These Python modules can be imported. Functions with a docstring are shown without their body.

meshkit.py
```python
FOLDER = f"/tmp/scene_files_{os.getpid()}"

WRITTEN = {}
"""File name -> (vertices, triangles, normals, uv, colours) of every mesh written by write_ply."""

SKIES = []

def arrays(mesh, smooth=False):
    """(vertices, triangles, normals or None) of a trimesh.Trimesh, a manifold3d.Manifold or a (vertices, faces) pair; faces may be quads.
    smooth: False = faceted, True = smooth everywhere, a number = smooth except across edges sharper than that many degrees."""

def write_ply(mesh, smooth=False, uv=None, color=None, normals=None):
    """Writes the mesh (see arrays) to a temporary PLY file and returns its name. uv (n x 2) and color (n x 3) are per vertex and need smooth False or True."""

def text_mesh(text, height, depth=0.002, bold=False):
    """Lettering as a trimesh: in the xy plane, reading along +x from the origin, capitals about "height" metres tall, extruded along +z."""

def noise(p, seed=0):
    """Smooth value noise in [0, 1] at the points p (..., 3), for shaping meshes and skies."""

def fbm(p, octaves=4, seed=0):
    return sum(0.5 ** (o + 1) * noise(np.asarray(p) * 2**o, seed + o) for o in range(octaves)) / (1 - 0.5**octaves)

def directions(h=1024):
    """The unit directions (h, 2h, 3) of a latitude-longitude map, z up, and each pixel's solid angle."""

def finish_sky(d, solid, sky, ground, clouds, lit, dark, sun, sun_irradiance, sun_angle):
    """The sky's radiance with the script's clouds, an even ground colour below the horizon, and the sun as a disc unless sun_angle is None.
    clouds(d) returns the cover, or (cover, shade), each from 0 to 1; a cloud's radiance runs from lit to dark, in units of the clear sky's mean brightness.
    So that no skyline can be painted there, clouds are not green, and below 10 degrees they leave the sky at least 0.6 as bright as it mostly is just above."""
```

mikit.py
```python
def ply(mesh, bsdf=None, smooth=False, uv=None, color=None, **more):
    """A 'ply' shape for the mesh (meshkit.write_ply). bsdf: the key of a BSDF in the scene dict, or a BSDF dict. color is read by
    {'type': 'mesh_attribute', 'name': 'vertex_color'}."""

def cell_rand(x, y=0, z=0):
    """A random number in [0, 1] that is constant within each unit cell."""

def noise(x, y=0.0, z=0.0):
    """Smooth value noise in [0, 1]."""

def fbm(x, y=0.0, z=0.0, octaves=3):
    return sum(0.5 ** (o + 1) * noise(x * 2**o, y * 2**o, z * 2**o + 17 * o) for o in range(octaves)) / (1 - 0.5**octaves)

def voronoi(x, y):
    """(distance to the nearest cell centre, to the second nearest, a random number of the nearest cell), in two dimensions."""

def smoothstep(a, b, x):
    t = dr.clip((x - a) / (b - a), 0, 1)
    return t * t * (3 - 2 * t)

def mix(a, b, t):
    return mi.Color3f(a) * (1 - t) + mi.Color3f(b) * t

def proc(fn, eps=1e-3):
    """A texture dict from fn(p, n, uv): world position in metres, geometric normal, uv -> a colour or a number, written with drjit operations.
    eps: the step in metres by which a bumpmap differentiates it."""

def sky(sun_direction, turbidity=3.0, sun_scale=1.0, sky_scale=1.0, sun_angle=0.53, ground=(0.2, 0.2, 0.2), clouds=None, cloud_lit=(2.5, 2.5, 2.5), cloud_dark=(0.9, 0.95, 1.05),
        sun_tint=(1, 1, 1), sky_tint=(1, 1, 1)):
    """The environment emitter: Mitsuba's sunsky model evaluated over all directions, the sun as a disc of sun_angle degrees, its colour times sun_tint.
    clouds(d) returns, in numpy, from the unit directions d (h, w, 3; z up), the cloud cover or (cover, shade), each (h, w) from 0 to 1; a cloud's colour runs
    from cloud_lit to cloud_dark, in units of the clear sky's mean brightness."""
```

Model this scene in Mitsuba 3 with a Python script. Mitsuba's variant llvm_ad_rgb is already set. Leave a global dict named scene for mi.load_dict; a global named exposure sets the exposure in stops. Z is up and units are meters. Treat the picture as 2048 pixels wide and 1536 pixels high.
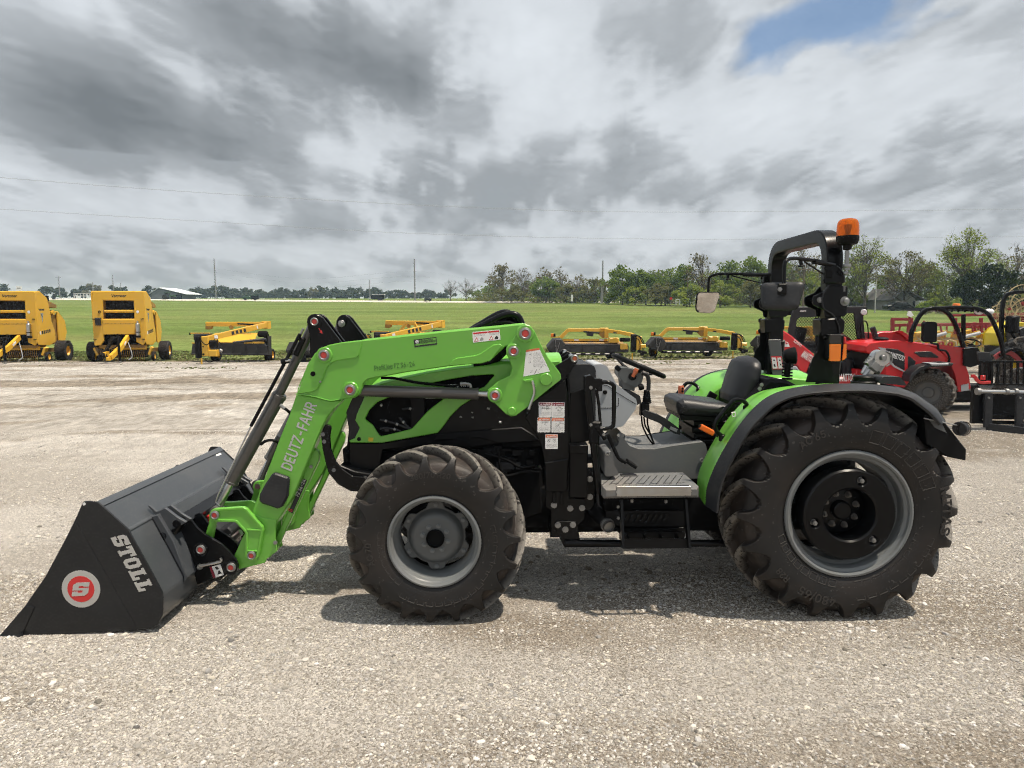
import math, random
import numpy as np, trimesh, drjit as dr, mitsuba as mi, mikit, meshkit
from shapely.geometry import Polygon
from shapely import affinity
from mikit import noise, fbm, voronoi, cell_rand, smoothstep, mix

# ------------------------------------------------------------------ camera, sky, exposure
F = 1425.0                                   # focal length in pixels of a 2048 wide picture
PITCH = math.radians(6.65)                   # the phone looks slightly down
EYE = np.array([0.0, 0.0, 1.85])
RIGHT = np.array([1.0, 0, 0]); FWD = np.array([0, math.cos(PITCH), -math.sin(PITCH)]); UP = np.array([0, math.sin(PITCH), math.cos(PITCH)])
def ray(u, v):
    return FWD + RIGHT * (u - 1024) / F + UP * (768 - v) / F
def at(u, v, dist):
    """World point seen at (u, v), dist metres ahead (along world y)."""
    d = ray(u, v); return EYE + d * (dist / d[1])
# frame of the tractor (x backwards along the tractor = right, y away from the viewer, z up): the yard falls away gently
TY = ray(1015, 638); TY /= np.linalg.norm(TY)
_tx = np.array([1.0, 0, math.tan(math.radians(0.55))]); TX = _tx - TY * (_tx @ TY); TX /= np.linalg.norm(TX); TZ = np.cross(TX, TY)
_rim = EYE + ray(1698.6, 1029) * 4.107       # centre of the near rear rim
TO = _rim - TY * (-0.80) - TZ * 0.615        # ground under the middle of the rear axle
TM = np.eye(4); TM[:3, 0], TM[:3, 1], TM[:3, 2], TM[:3, 3] = TX, TY, TZ, TO
def tp(u, v, y):
    """(x, z) in the tractor's frame of the point of its lateral plane y that is seen at (u, v)."""
    d = ray(u, v); t = ((TO + TY * y - EYE) @ TY) / (d @ TY); p = EYE + d * t - TO
    return np.array([p @ TX, p @ TZ])
def tp3(u, v, y):
    a = tp(u, v, y); return np.array([a[0], y, a[1]])
# sun: almost overhead, a little behind the tractor and a little on the viewer's side
_s = np.array([0.34, -0.15, 1.0]); SUN = TX * _s[0] + TY * _s[1] + TZ * _s[2]; SUN /= np.linalg.norm(SUN)
exposure = 1.68
def az_el(u, v):
    d = ray(u, v); d = d / np.linalg.norm(d); return math.degrees(math.atan2(d[0], d[1])), math.degrees(math.asin(d[2]))
def cloud_deck(d):
    """Broken cumulus: density over direction, lit from above, so that tops are bright and bases grey. Rows of d run down from the zenith."""
    az = np.degrees(np.arctan2(d[..., 0], d[..., 1])); el = np.degrees(np.arcsin(np.clip(d[..., 2], -1, 1))); step = abs(el[1, 0] - el[0, 0])
    def n3(x, y, o, s, billow=False):
        t = 0
        for i in range(o):
            a = 0.6 + 1.1 * i; c, q = math.cos(a) * 2 ** i, math.sin(a) * 2 ** i
            n = meshkit.noise(np.stack([c * x - q * y + i * 3.1, q * x + c * y, 0.37 + 0 * x], -1), s + i); t = t + 0.5 ** (i + 1) * (np.abs(2 * n - 1) if billow else n)
        return t / (1 - 0.5 ** o)
    k = 1.0 / (np.maximum(d[..., 2], 0) + 0.20)                     # puffs shrink towards the horizon
    qx, qy = d[..., 0] * k * 3.4, np.log(np.maximum(el, 0) + 5.0) * 3.2
    wx, wy = n3(qx * 1.5 + 5, qy * 1.5, 5, 3) - 0.5, n3(qx * 1.5 + 9, qy * 1.5 + 4, 5, 8) - 0.5
    ax, ay = az + 7 * wx, el + 4.5 * wy
    def blob(a, e, sa, se, rot=0.0, p=1.0):
        c, s = math.cos(math.radians(rot)), math.sin(math.radians(rot)); x, y = ax - a, ay - e
        return np.exp(-((((x * c + y * s) / sa) ** 2 + ((-x * s + y * c) / se) ** 2) ** p))
    big = n3(qx * 1.0 + 0.4 * wx, qy * 1.8 + 0.4 * wy, 3, 21) - 0.5
    puff = n3(qx * 2.4 + 0.5 * wx, qy * 3.2 + 0.5 * wy, 6, 22) - 0.5
    lump = n3(qx * 3.4 + 0.35 * wx, qy * 3.6 + 0.35 * wy, 4, 61, True) - 0.33      # rounded heads with creases between them
    # grey cloud masses (azimuth, elevation, widths in degrees) and the bright breaks between them
    thick = (1.0 * blob(-13, 18.8, 10.5, 3.3, -16, 1.6) + 0.9 * blob(-26, 13.2, 10.5, 3.6, -4, 1.6) + 0.55 * blob(-7, 8.6, 12, 1.9, 0, 1.5) + 0.45 * blob(4, 11.8, 11, 2.0, 8, 1.3) + 0.35 * blob(24, 8.6, 12, 1.6, 0, 1.3)
             + 0.30 * blob(-22, 5.6, 9, 1.0) + 0.35 * blob(30, 11.5, 8, 1.4))
    thin = (0.9 * blob(-28, 17.8, 4.6, 1.5, -24) + 0.75 * blob(2, 18.5, 4.5, 4.2, 30) + 0.85 * blob(19.5, 14.0, 6.5, 2.1, 4) + 0.55 * blob(31, 15.5, 6, 3) + 0.75 * blob(-14.5, 11.2, 4.2, 1.5, -18) + 0.55 * blob(-25, 8.8, 5, 1.0)
            + 0.8 * blob(9, 8.0, 4.6, 1.0, -8) + 0.5 * blob(20, 6.3, 7, 0.8) + 0.55 * blob(-8, 5.2, 5, 0.8) + 0.45 * blob(9, 14.5, 5, 2.2) + 0.4 * blob(10.5, 5.0, 4, 0.7) + 0.4 * blob(-19, 4.0, 5, 0.6))
    far = np.exp(-np.maximum(el, 0) / 4.5)
    f = 0.5 + 0.85 * big + 1.05 * puff + 0.66 * lump + 0.44 * thick - 0.30 * thin
    D = np.clip((f - 0.37) / 0.21, 0, 1); D = D * D * (3 - 2 * D)       # fairly sharp outlines
    soft = np.clip((f - 0.30) / 0.50, 0, 1); row = np.arange(len(el)); small = (el[:, 0] + 3.0) / 14.0
    up = lambda q, deg: q[np.clip(row - np.maximum(1, np.round(deg * small / step)).astype(int), 0, None)]
    sh = 0.06 * D + 0.30 * up(D, 0.45) + 0.26 * up(D, 1.0) + 0.14 * up(soft, 1.7) + 0.14 * up(soft, 2.6) + 0.10 * up(soft, 3.8)
    s = 0.07 + 0.68 * sh * (0.82 + 0.55 * thick.clip(0, 1)) + 0.06 * soft + 0.10 * puff - 0.26 * lump * (1 - 0.55 * thick.clip(0, 1)) - 0.05 * thin + 0.07 * (1 - D) * (1 - thin.clip(0, 1))
    s = s * (1 - 0.36 * far) + (0.62 + 0.40 * puff - 0.3 * lump) * 0.36 * far + 0.10 * far
    gap = 1.15 * blob(21.0, 18.4, 5.4, 2.2, 16, 1.3) + 1.0 * blob(27.5, 19.6, 5.0, 1.7, 8, 1.3)
    cover = 1 - np.clip((gap + 2.6 * puff - 0.9 * lump + 0.5 * big - 0.50) * 1.1, 0, 0.80) * np.clip(gap * 3, 0, 1)
    return cover, np.clip(s, 0, 1)
scene, labels = {"type": "scene"}, {}
scene["camera"] = {"type": "perspective", "fov": math.degrees(2 * math.atan(1024 / F)), "fov_axis": "x", "near_clip": 0.05, "far_clip": 9000.0,
                   "to_world": mi.ScalarTransform4f().look_at(origin=EYE.tolist(), target=(EYE + FWD).tolist(), up=[0, 0, 1])}
scene["sky"] = mikit.sky(SUN.tolist(), turbidity=3.0, sun_scale=1.1, sun_angle=1.4, clouds=cloud_deck, cloud_lit=(2.38, 2.53, 2.68), cloud_dark=(0.58, 0.65, 0.71), ground=(0.26, 0.23, 0.19), sky_tint=(0.95, 1.0, 1.02), sun_tint=(0.95, 1.0, 1.07))

# ------------------------------------------------------------------ materials
def pr(c, rough=0.5, **k):
    return {"type": "principled", "base_color": c if isinstance(c, dict) else {"type": "rgb", "value": list(c) if not np.isscalar(c) else [c] * 3}, "roughness": rough, **k}
def two(b): return {"type": "twosided", "bsdf": b}
def mat(name, b, sided=True): scene["m_" + name] = two(b) if sided else b
def dusty(c, dust=(0.16, 0.135, 0.11), amount=0.5, sc=9.0, low=0.0):
    """A painted or rubber surface with an uneven film of yard dust."""
    def fn(p, n, uv):
        a = smoothstep(0.42, 0.80, fbm(p.x * sc, p.y * sc, p.z * sc, 4)) * amount
        g = smoothstep(0.55, 0.72, noise(p.x * 95, p.y * 95, p.z * 95)) * 0.35 * amount
        return mix(c, dust, dr.minimum(a + g, 1))
    return mikit.proc(fn)
mat("green", pr(dusty((0.135, 0.41, 0.045), (0.20, 0.34, 0.11), 0.22, 4.0), mikit.proc(lambda p, n, uv: 0.16 + 0.26 * fbm(p.x * 5, p.y * 5, p.z * 5, 4)), specular=0.5, clearcoat=0.5, clearcoat_gloss=0.92))
mat("black", pr((0.0035, 0.0037, 0.0043), 0.25, specular=0.20, clearcoat=0.10))
mat("matt_black", pr((0.0045, 0.0045, 0.005), 0.5, specular=0.18))
mat("void", pr((0.003, 0.003, 0.0033), 0.8, specular=0.2))
mat("bucket", pr(dusty((0.050, 0.056, 0.064), (0.085, 0.085, 0.085), 0.35, 3.0), 0.30, specular=0.5, clearcoat=0.3))
mat("bucket_black", pr(dusty((0.0085, 0.0098, 0.0120), (0.032, 0.033, 0.034), 0.35, 3.0), mikit.proc(lambda p, n, uv: 0.22 + 0.35 * fbm(p.x * 4 + p.z * 2, p.y * 4, p.z * 9, 4)), specular=0.4))
mat("anthracite", pr(dusty((0.0135, 0.0148, 0.018), (0.05, 0.048, 0.045), 0.25, 6.0), 0.5, specular=0.45))
mat("plastic_dark", pr((0.014, 0.0145, 0.017), 0.45, specular=0.4))
mat("grey_light", pr(dusty((0.34, 0.36, 0.385), (0.30, 0.29, 0.27), 0.2, 5.0), 0.5))
mat("grey_mid", pr(dusty((0.098, 0.103, 0.108), (0.15, 0.135, 0.115), 0.5, 6.0), 0.6))
mat("grey_deck", pr(dusty((0.115, 0.121, 0.126), (0.20, 0.175, 0.145), 0.65, 4.5), 0.65))
mat("rim_grey", pr(dusty((0.140, 0.151, 0.155), (0.14, 0.128, 0.112), 0.35, 7.0), 0.40, specular=0.5))
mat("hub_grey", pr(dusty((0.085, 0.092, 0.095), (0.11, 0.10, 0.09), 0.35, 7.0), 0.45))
mat("cylinder_grey", pr((0.095, 0.090, 0.085), 0.30, specular=0.6, metallic=0.35))
mat("steel", pr((0.55, 0.55, 0.54), 0.24, metallic=1.0))
mat("zinc", pr((0.30, 0.30, 0.295), 0.42, metallic=0.8))
mat("red", pr((0.55, 0.03, 0.03), 0.4))
mat("red_cap", pr((0.62, 0.075, 0.065), 0.5))
mat("blue", pr((0.02, 0.07, 0.45), 0.4))
mat("white", pr((0.74, 0.74, 0.73), 0.5))
mat("silver_foil", pr((0.50, 0.50, 0.49), 0.35, metallic=0.4))
mat("ink", pr((0.02, 0.02, 0.022), 0.6))
mat("ink_grey", pr((0.30, 0.30, 0.30), 0.6))
mat("ink_green", pr((0.03, 0.13, 0.02), 0.6))
mat("orange", pr((0.80, 0.15, 0.015), 0.4))
mat("orange_dull", pr((0.62, 0.16, 0.07), 0.5))
mat("yellow_tag", pr((0.55, 0.40, 0.02), 0.5))
mat("smoked", pr((0.02, 0.016, 0.012), 0.15, clearcoat=0.6))
mat("maroon", pr((0.20, 0.012, 0.03), 0.5))
mat("amber", {"type": "principledthin", "base_color": {"type": "rgb", "value": [0.95, 0.36, 0.02]}, "roughness": 0.08, "spec_trans": 0.82, "diff_trans": 0.8, "eta": 1.4}, False)
mat("amber_lens", pr((0.80, 0.19, 0.012), 0.18, clearcoat=0.6))
mat("glass", {"type": "thindielectric"}, False)
mat("mirror", {"type": "conductor", "material": "Al"})
def rub(p, n, uv):
    """uv: how much of a lug's running face this is, and how far down in a gap between lugs."""
    a = smoothstep(0.36, 0.74, fbm(p.x * 5, p.y * 5, p.z * 5, 4)); b = fbm(p.x * 60, p.y * 60, p.z * 60, 3)
    c = mix((0.0092, 0.0088, 0.0088), (0.020, 0.0158, 0.0138), a * 0.8)
    c = mix(c, (0.050, 0.036, 0.029), uv.y * 0.55 * smoothstep(0.3, 0.7, fbm(p.x * 9, p.y * 9, p.z * 9, 3)))
    grit = uv.x * smoothstep(0.20, 0.52, b)                           # the running faces carry pale yard dust
    scuff = smoothstep(0.72, 0.80, b) * 0.14
    return mix(c, (0.25, 0.232, 0.205), dr.minimum(grit * 0.64 + scuff, 1))
mat("rubber", pr(mikit.proc(rub), 0.55, specular=0.4))
mat("rubber_edge", pr((0.026, 0.023, 0.021), 0.55))
mat("rubber_plain", pr((0.014, 0.012, 0.0115), 0.65, specular=0.35))

# ------------------------------------------------------------------ mesh helpers
class Mesh:
    """Collects pieces; becomes one mesh."""
    def __init__(s): s.parts = []
    def add(s, m):
        if m is None: return s
        if isinstance(m, tuple):
            v, f = np.asarray(m[0], float), np.asarray(m[1], int)
            if f.shape[1] == 4: f = np.vstack([f[:, [0, 1, 2]], f[:, [0, 2, 3]]])
            m = trimesh.Trimesh(v, f, process=False)
        elif hasattr(m, "to_mesh"):
            q = m.to_mesh(); m = trimesh.Trimesh(q.vert_properties[:, :3], q.tri_verts, process=False)
        s.parts.append((np.asarray(m.vertices, float), np.asarray(m.faces, int))); return s
    def get(s):
        n, v, f = 0, [], []
        for a, b in s.parts: v.append(a); f.append(b + n); n += len(a)
        return trimesh.Trimesh(np.vstack(v), np.vstack(f), process=False)
def M(*parts):
    m = Mesh()
    for p in parts: m.add(p)
    return m.get()
COUNT = {}
def key_for(name):
    n = COUNT.get(name, 0); COUNT[name] = n + 1
    return name if n == 0 else f"{name}_{n:03d}"
def thing(name, label=None, cat=None, group=None, kind=None):
    k = key_for(name); e = {}
    if label: e["label"] = label
    if cat: e["category"] = cat
    if group: e["group"] = group
    if kind: e["kind"] = kind
    if e: labels[k] = e
    return k
def obj(name, mesh, m, parent=None, to=None, smooth=35, label=None, kind=None, **more):
    if isinstance(mesh, (tuple, Mesh)) or hasattr(mesh, "to_mesh"): mesh = mesh.get() if isinstance(mesh, Mesh) else M(mesh)
    k = key_for((parent + "__" if parent else "") + name)
    d = mikit.ply(mesh, "m_" + m, smooth=smooth, **more)
    if to is not None: d["to_world"] = mi.ScalarTransform4f(to.tolist())
    scene[k] = d
    if label or kind: labels[k] = {a: b for a, b in (("label", label), ("kind", kind)) if b}
    return k
def tag(k, label, cat=None, group=None, kind=None):
    labels[k] = {a: b for a, b in (("label", label), ("category", cat), ("group", group), ("kind", kind)) if b}; return k
def inset(ring, c):
    """The closed ring moved inwards (counter-clockwise ring) by c, same number of points."""
    p = np.asarray(ring, float); a = p - np.roll(p, 1, 0); b = np.roll(p, -1, 0) - p
    a /= np.linalg.norm(a, axis=1, keepdims=True) + 1e-12; b /= np.linalg.norm(b, axis=1, keepdims=True) + 1e-12
    na, nb = np.stack([-a[:, 1], a[:, 0]], 1), np.stack([-b[:, 1], b[:, 0]], 1)
    m = na + nb; m /= np.linalg.norm(m, axis=1, keepdims=True) + 1e-12
    return p + m * (c / np.maximum((m * na).sum(1), 0.45))[:, None]
def fillet(pts, r, n=4):
    """Corners rounded with radius r (a number or one per point)."""
    p = np.asarray([q[:2] for q in pts], float); out = []; N = len(p)
    for i in range(N):
        rr = r[i] if hasattr(r, "__len__") else r
        a, b = p[i - 1] - p[i], p[(i + 1) % N] - p[i]; la, lb = np.linalg.norm(a), np.linalg.norm(b)
        if rr <= 0 or la < 1e-9 or lb < 1e-9: out.append(p[i]); continue
        a, b = a / la, b / lb; ang = math.acos(np.clip(a @ b, -1, 1))
        if ang > 3.05: out.append(p[i]); continue
        t = min(rr / math.tan(ang / 2), 0.46 * la, 0.46 * lb)
        p0, p1 = p[i] + a * t, p[i] + b * t
        for s in np.linspace(0, 1, n + 1): out.append(p0 * (1 - s) ** 2 + 2 * p[i] * s * (1 - s) + p1 * s ** 2)
    return np.array(out)
def prism(poly, y0, y1, c=0.0, holes=(), axis="y"):
    """The outline (x, z) extruded from y0 to y1, both edges bevelled by c."""
    P = Polygon(np.asarray(poly)[:, :2], [np.asarray(h)[:, :2] for h in holes])
    if not P.is_valid:
        P = P.buffer(0); P = max(getattr(P, "geoms", [P]), key=lambda g: g.area)
    rings = []
    for i, r in enumerate([P.exterior, *P.interiors]):
        q = np.array(r.coords)[:-1]; keep = np.linalg.norm(q - np.roll(q, 1, 0), axis=1) > 1e-6; q = q[keep]
        area = 0.5 * np.sum(q[:, 0] * np.roll(q[:, 1], -1) - np.roll(q[:, 0], -1) * q[:, 1])
        rings.append(q if (area > 0) == (i == 0) else q[::-1])
    levels = [(y0, 0.0), (y1, 0.0)] if c <= 0 else [(y0, c), (y0 + c, 0.0), (y1 - c, 0.0), (y1, c)]
    m = Mesh()
    for q in rings:
        n = len(q); v = []
        for y, cc in levels:
            w = inset(q, cc) if cc else q
            v.append(np.stack([w[:, 0], np.full(n, y), w[:, 1]], 1))
        f = []
        i = np.arange(n); j = (i + 1) % n
        for k in range(len(levels) - 1): f.append(np.stack([k * n + i, (k + 1) * n + i, (k + 1) * n + j, k * n + j], 1))
        m.add((np.vstack(v), np.vstack(f)))
    cap = [inset(q, c) if c else q for q in rings]
    try:
        C = Polygon(cap[0], cap[1:]); assert C.is_valid
        v2, f2 = trimesh.creation.triangulate_polygon(C, engine="earcut")
    except Exception:
        v2, f2 = trimesh.creation.triangulate_polygon(Polygon(rings[0], rings[1:]), engine="earcut")
    a, b, cc = v2[f2[:, 0]], v2[f2[:, 1]], v2[f2[:, 2]]
    ccw = ((b - a)[:, 0] * (cc - a)[:, 1] - (b - a)[:, 1] * (cc - a)[:, 0]) > 0
    f2 = np.where(ccw[:, None], f2, f2[:, ::-1])
    m.add((np.stack([v2[:, 0], np.full(len(v2), y0), v2[:, 1]], 1), f2))
    m.add((np.stack([v2[:, 0], np.full(len(v2), y1), v2[:, 1]], 1), f2[:, ::-1]))
    return m.get()
def box(c, s, R=None, b=0.0):
    """A box at c of full size s, bevelled by b, turned by the matrix R."""
    h = np.asarray(s, float) / 2; b = min(b, 0.45 * h.min() * 2 * 0.5)
    m = prism([(-h[0], -h[2]), (h[0], -h[2]), (h[0], h[2]), (-h[0], h[2])], -h[1], h[1], b)
    v = np.array(m.vertices)
    if R is not None: v = v @ np.asarray(R).T
    return (v + np.asarray(c, float), m.faces)
def rot(axis, deg):
    return trimesh.transformations.rotation_matrix(math.radians(deg), axis)[:3, :3]
def frames(path):
    p = np.asarray(path, float); t = np.gradient(p, axis=0) if len(p) > 2 else np.repeat((p[1] - p[0])[None], 2, 0)
    t /= np.linalg.norm(t, axis=1, keepdims=True) + 1e-12
    a = np.array([0, 0, 1.0]) if abs(t[0][2]) < 0.9 else np.array([0, 1.0, 0])
    u = np.cross(a, t[0]); u /= np.linalg.norm(u); U = [u]
    for i in range(1, len(p)):
        u = U[-1] - t[i] * (U[-1] @ t[i]); U.append(u / (np.linalg.norm(u) + 1e-12))
    U = np.array(U); return p, t, U, np.cross(t, U)
def sweep(path, section, caps=True, scale=None, up=None):
    """The closed 2D section swept along the path; up fixes the section's second axis."""
    p, t, U, V = frames(path); s = np.asarray(section, float); n, k = len(p), len(s)
    if up is not None:
        V = np.asarray(up, float) - t * (t @ np.asarray(up, float))[:, None]; V /= np.linalg.norm(V, axis=1, keepdims=True); U = np.cross(V, t)
    sc = np.ones(n) if scale is None else np.asarray(scale)
    v = (p[:, None] + U[:, None] * s[None, :, :1] * sc[:, None, None] + V[:, None] * s[None, :, 1:] * sc[:, None, None]).reshape(-1, 3)
    i = np.arange(k); j = (i + 1) % k; f = [np.stack([a * k + i, a * k + j, (a + 1) * k + j, (a + 1) * k + i], 1) for a in range(n - 1)]
    f = np.vstack(f); f = np.vstack([f[:, [0, 1, 2]], f[:, [0, 2, 3]]])
    if caps:
        o = len(v); v = np.vstack([v, p[:1], p[-1:]])
        f = np.vstack([f, np.stack([j, i, np.full(k, o)], 1), np.stack([(n - 1) * k + i, (n - 1) * k + j, np.full(k, o + 1)], 1)])
    return (v, f)
def circle(r, n=10): a = np.arange(n) * 2 * np.pi / n; return np.stack([np.cos(a), np.sin(a)], 1) * r
def rrect(w, h, r, n=3): return fillet([(-w / 2, -h / 2), (w / 2, -h / 2), (w / 2, h / 2), (-w / 2, h / 2)], r, n)
def curve(pts, n=8):
    """Catmull-Rom through the points."""
    p = np.asarray(pts, float)
    if len(p) < 3: return p
    q = np.vstack([2 * p[0] - p[1], p, 2 * p[-1] - p[-2]]); out = []
    for i in range(1, len(q) - 2):
        for s in np.linspace(0, 1, n, endpoint=False):
            out.append(0.5 * (2 * q[i] + (q[i + 1] - q[i - 1]) * s + (2 * q[i - 1] - 5 * q[i] + 4 * q[i + 1] - q[i + 2]) * s ** 2 + (3 * q[i] - q[i - 1] - 3 * q[i + 1] + q[i + 2]) * s ** 3))
    return np.vstack([out, p[-1:]])
def bent(pts, r, n=5):
    """A polyline in space with its corners rounded."""
    p = np.asarray(pts, float); out = [p[0]]
    for i in range(1, len(p) - 1):
        a, b = p[i - 1] - p[i], p[i + 1] - p[i]; la, lb = np.linalg.norm(a), np.linalg.norm(b); t = min(r, 0.48 * la, 0.48 * lb)
        p0, p1 = p[i] + a / la * t, p[i] + b / lb * t
        for s in np.linspace(0, 1, n + 1): out.append(p0 * (1 - s) ** 2 + 2 * p[i] * s * (1 - s) + p1 * s ** 2)
    return np.array(out + [p[-1]])
def tube(pts, r, n=10, rr=0.0, smooth=0):
    p = bent(pts, rr) if rr else curve(pts, smooth) if smooth else np.asarray(pts, float)
    return sweep(p, circle(r, n))
def cyl(p0, p1, r, n=20, c=0.0, r1=None):
    p0, p1 = np.asarray(p0, float), np.asarray(p1, float); r1 = r if r1 is None else r1
    if c <= 0: return sweep([p0, p1], circle(1, n), scale=[r, r1])
    d = (p1 - p0) / np.linalg.norm(p1 - p0)
    return sweep([p0, p0 + d * c, p1 - d * c, p1], circle(1, n), scale=[r - c, r, r1, r1 - c])
def lathe(prof, c=(0, 0, 0), axis="y", n=48, closed=False, a0=0, a1=360):
    """(radius, height) profile turned about an axis through c."""
    q = np.asarray(prof, float); full = abs(a1 - a0 - 360) < 1e-6
    a = np.radians(np.linspace(a0, a1, n, endpoint=not full)); k = len(q)
    x, z, y = q[None, :, 0] * np.cos(a)[:, None], q[None, :, 0] * np.sin(a)[:, None], np.repeat(q[None, :, 1], n, 0)
    v = np.stack([x, y, z] if axis == "y" else [x, z, y] if axis == "z" else [y, x, z], -1).reshape(-1, 3) + np.asarray(c, float)
    i = np.arange(n if full else n - 1); j = (i + 1) % n; f = []
    for b in range(k - (0 if closed else 1)):
        e = (b + 1) % k; f.append(np.stack([i * k + b, j * k + b, j * k + e, i * k + e], 1))
    return (v, np.vstack(f))
def bolt(c, r=0.014, h=0.012, axis=(0, -1, 0), washer=True):
    c, a = np.asarray(c, float), np.asarray(axis, float); m = Mesh()
    if washer: m.add(cyl(c, c + a * 0.004, r * 1.35, 14))
    m.add(cyl(c, c + a * h, r, 6)); return m.get()
def ngon(c, r, n=16): return [(c[0] + r * math.cos(a), c[1] + r * math.sin(a)) for a in np.arange(n) * 2 * np.pi / n]
def text(s, h, bold=True, shear=0.0, wide=1.0, depth=0.0015):
    m = meshkit.text_mesh(s, h, depth, bold); v = np.array(m.vertices)
    v[:, 0] = v[:, 0] * wide + v[:, 1] * shear
    return v, np.array(m.faces)
def lay(vf, origin, right, up):
    """A flat mesh (x right, y up, z out) stood on the plane of the two directions."""
    v, f = vf; r, u = np.asarray(right, float), np.asarray(up, float); r = r / np.linalg.norm(r); u = u / np.linalg.norm(u); n = np.cross(r, u)
    return (np.asarray(origin, float) + v[:, :1] * r + v[:, 1:2] * u + v[:, 2:] * n, f)
CROP = dict(O=(0, 0, 1), C3=(560, 600, 3.657), C5=(1060, 660, 3.338), C6=(1340, 420, 3.657), C7=(1380, 740, 2.953), C8=(1540, 460, 3.657), B=(0, 880, 3.657), L=(380, 860, 4.8), K=(480, 620, 5.486),
            M=(1060, 680, 6.982), S=(1080, 880, 5.389), E=(1260, 660, 6.4), R=(1480, 440, 7.68), Q=(1500, 600, 6.827), H=(680, 700, 5.12))
def P(pts, crop, y):
    """Outline measured on an enlargement of the photograph -> (x, z) in the tractor's side plane y."""
    a, b, s = CROP[crop]; return np.array([tp(a + q[0] / s, b + q[1] / s, y) for q in pts])
def P3(pts, crop, y):
    q = P(pts, crop, 0) if False else None
    a, b, s = CROP[crop]; ys = y if hasattr(y, "__len__") else [y] * len(pts)
    return np.array([tp3(a + q[0] / s, b + q[1] / s, yy) for q, yy in zip(pts, ys)])
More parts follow.
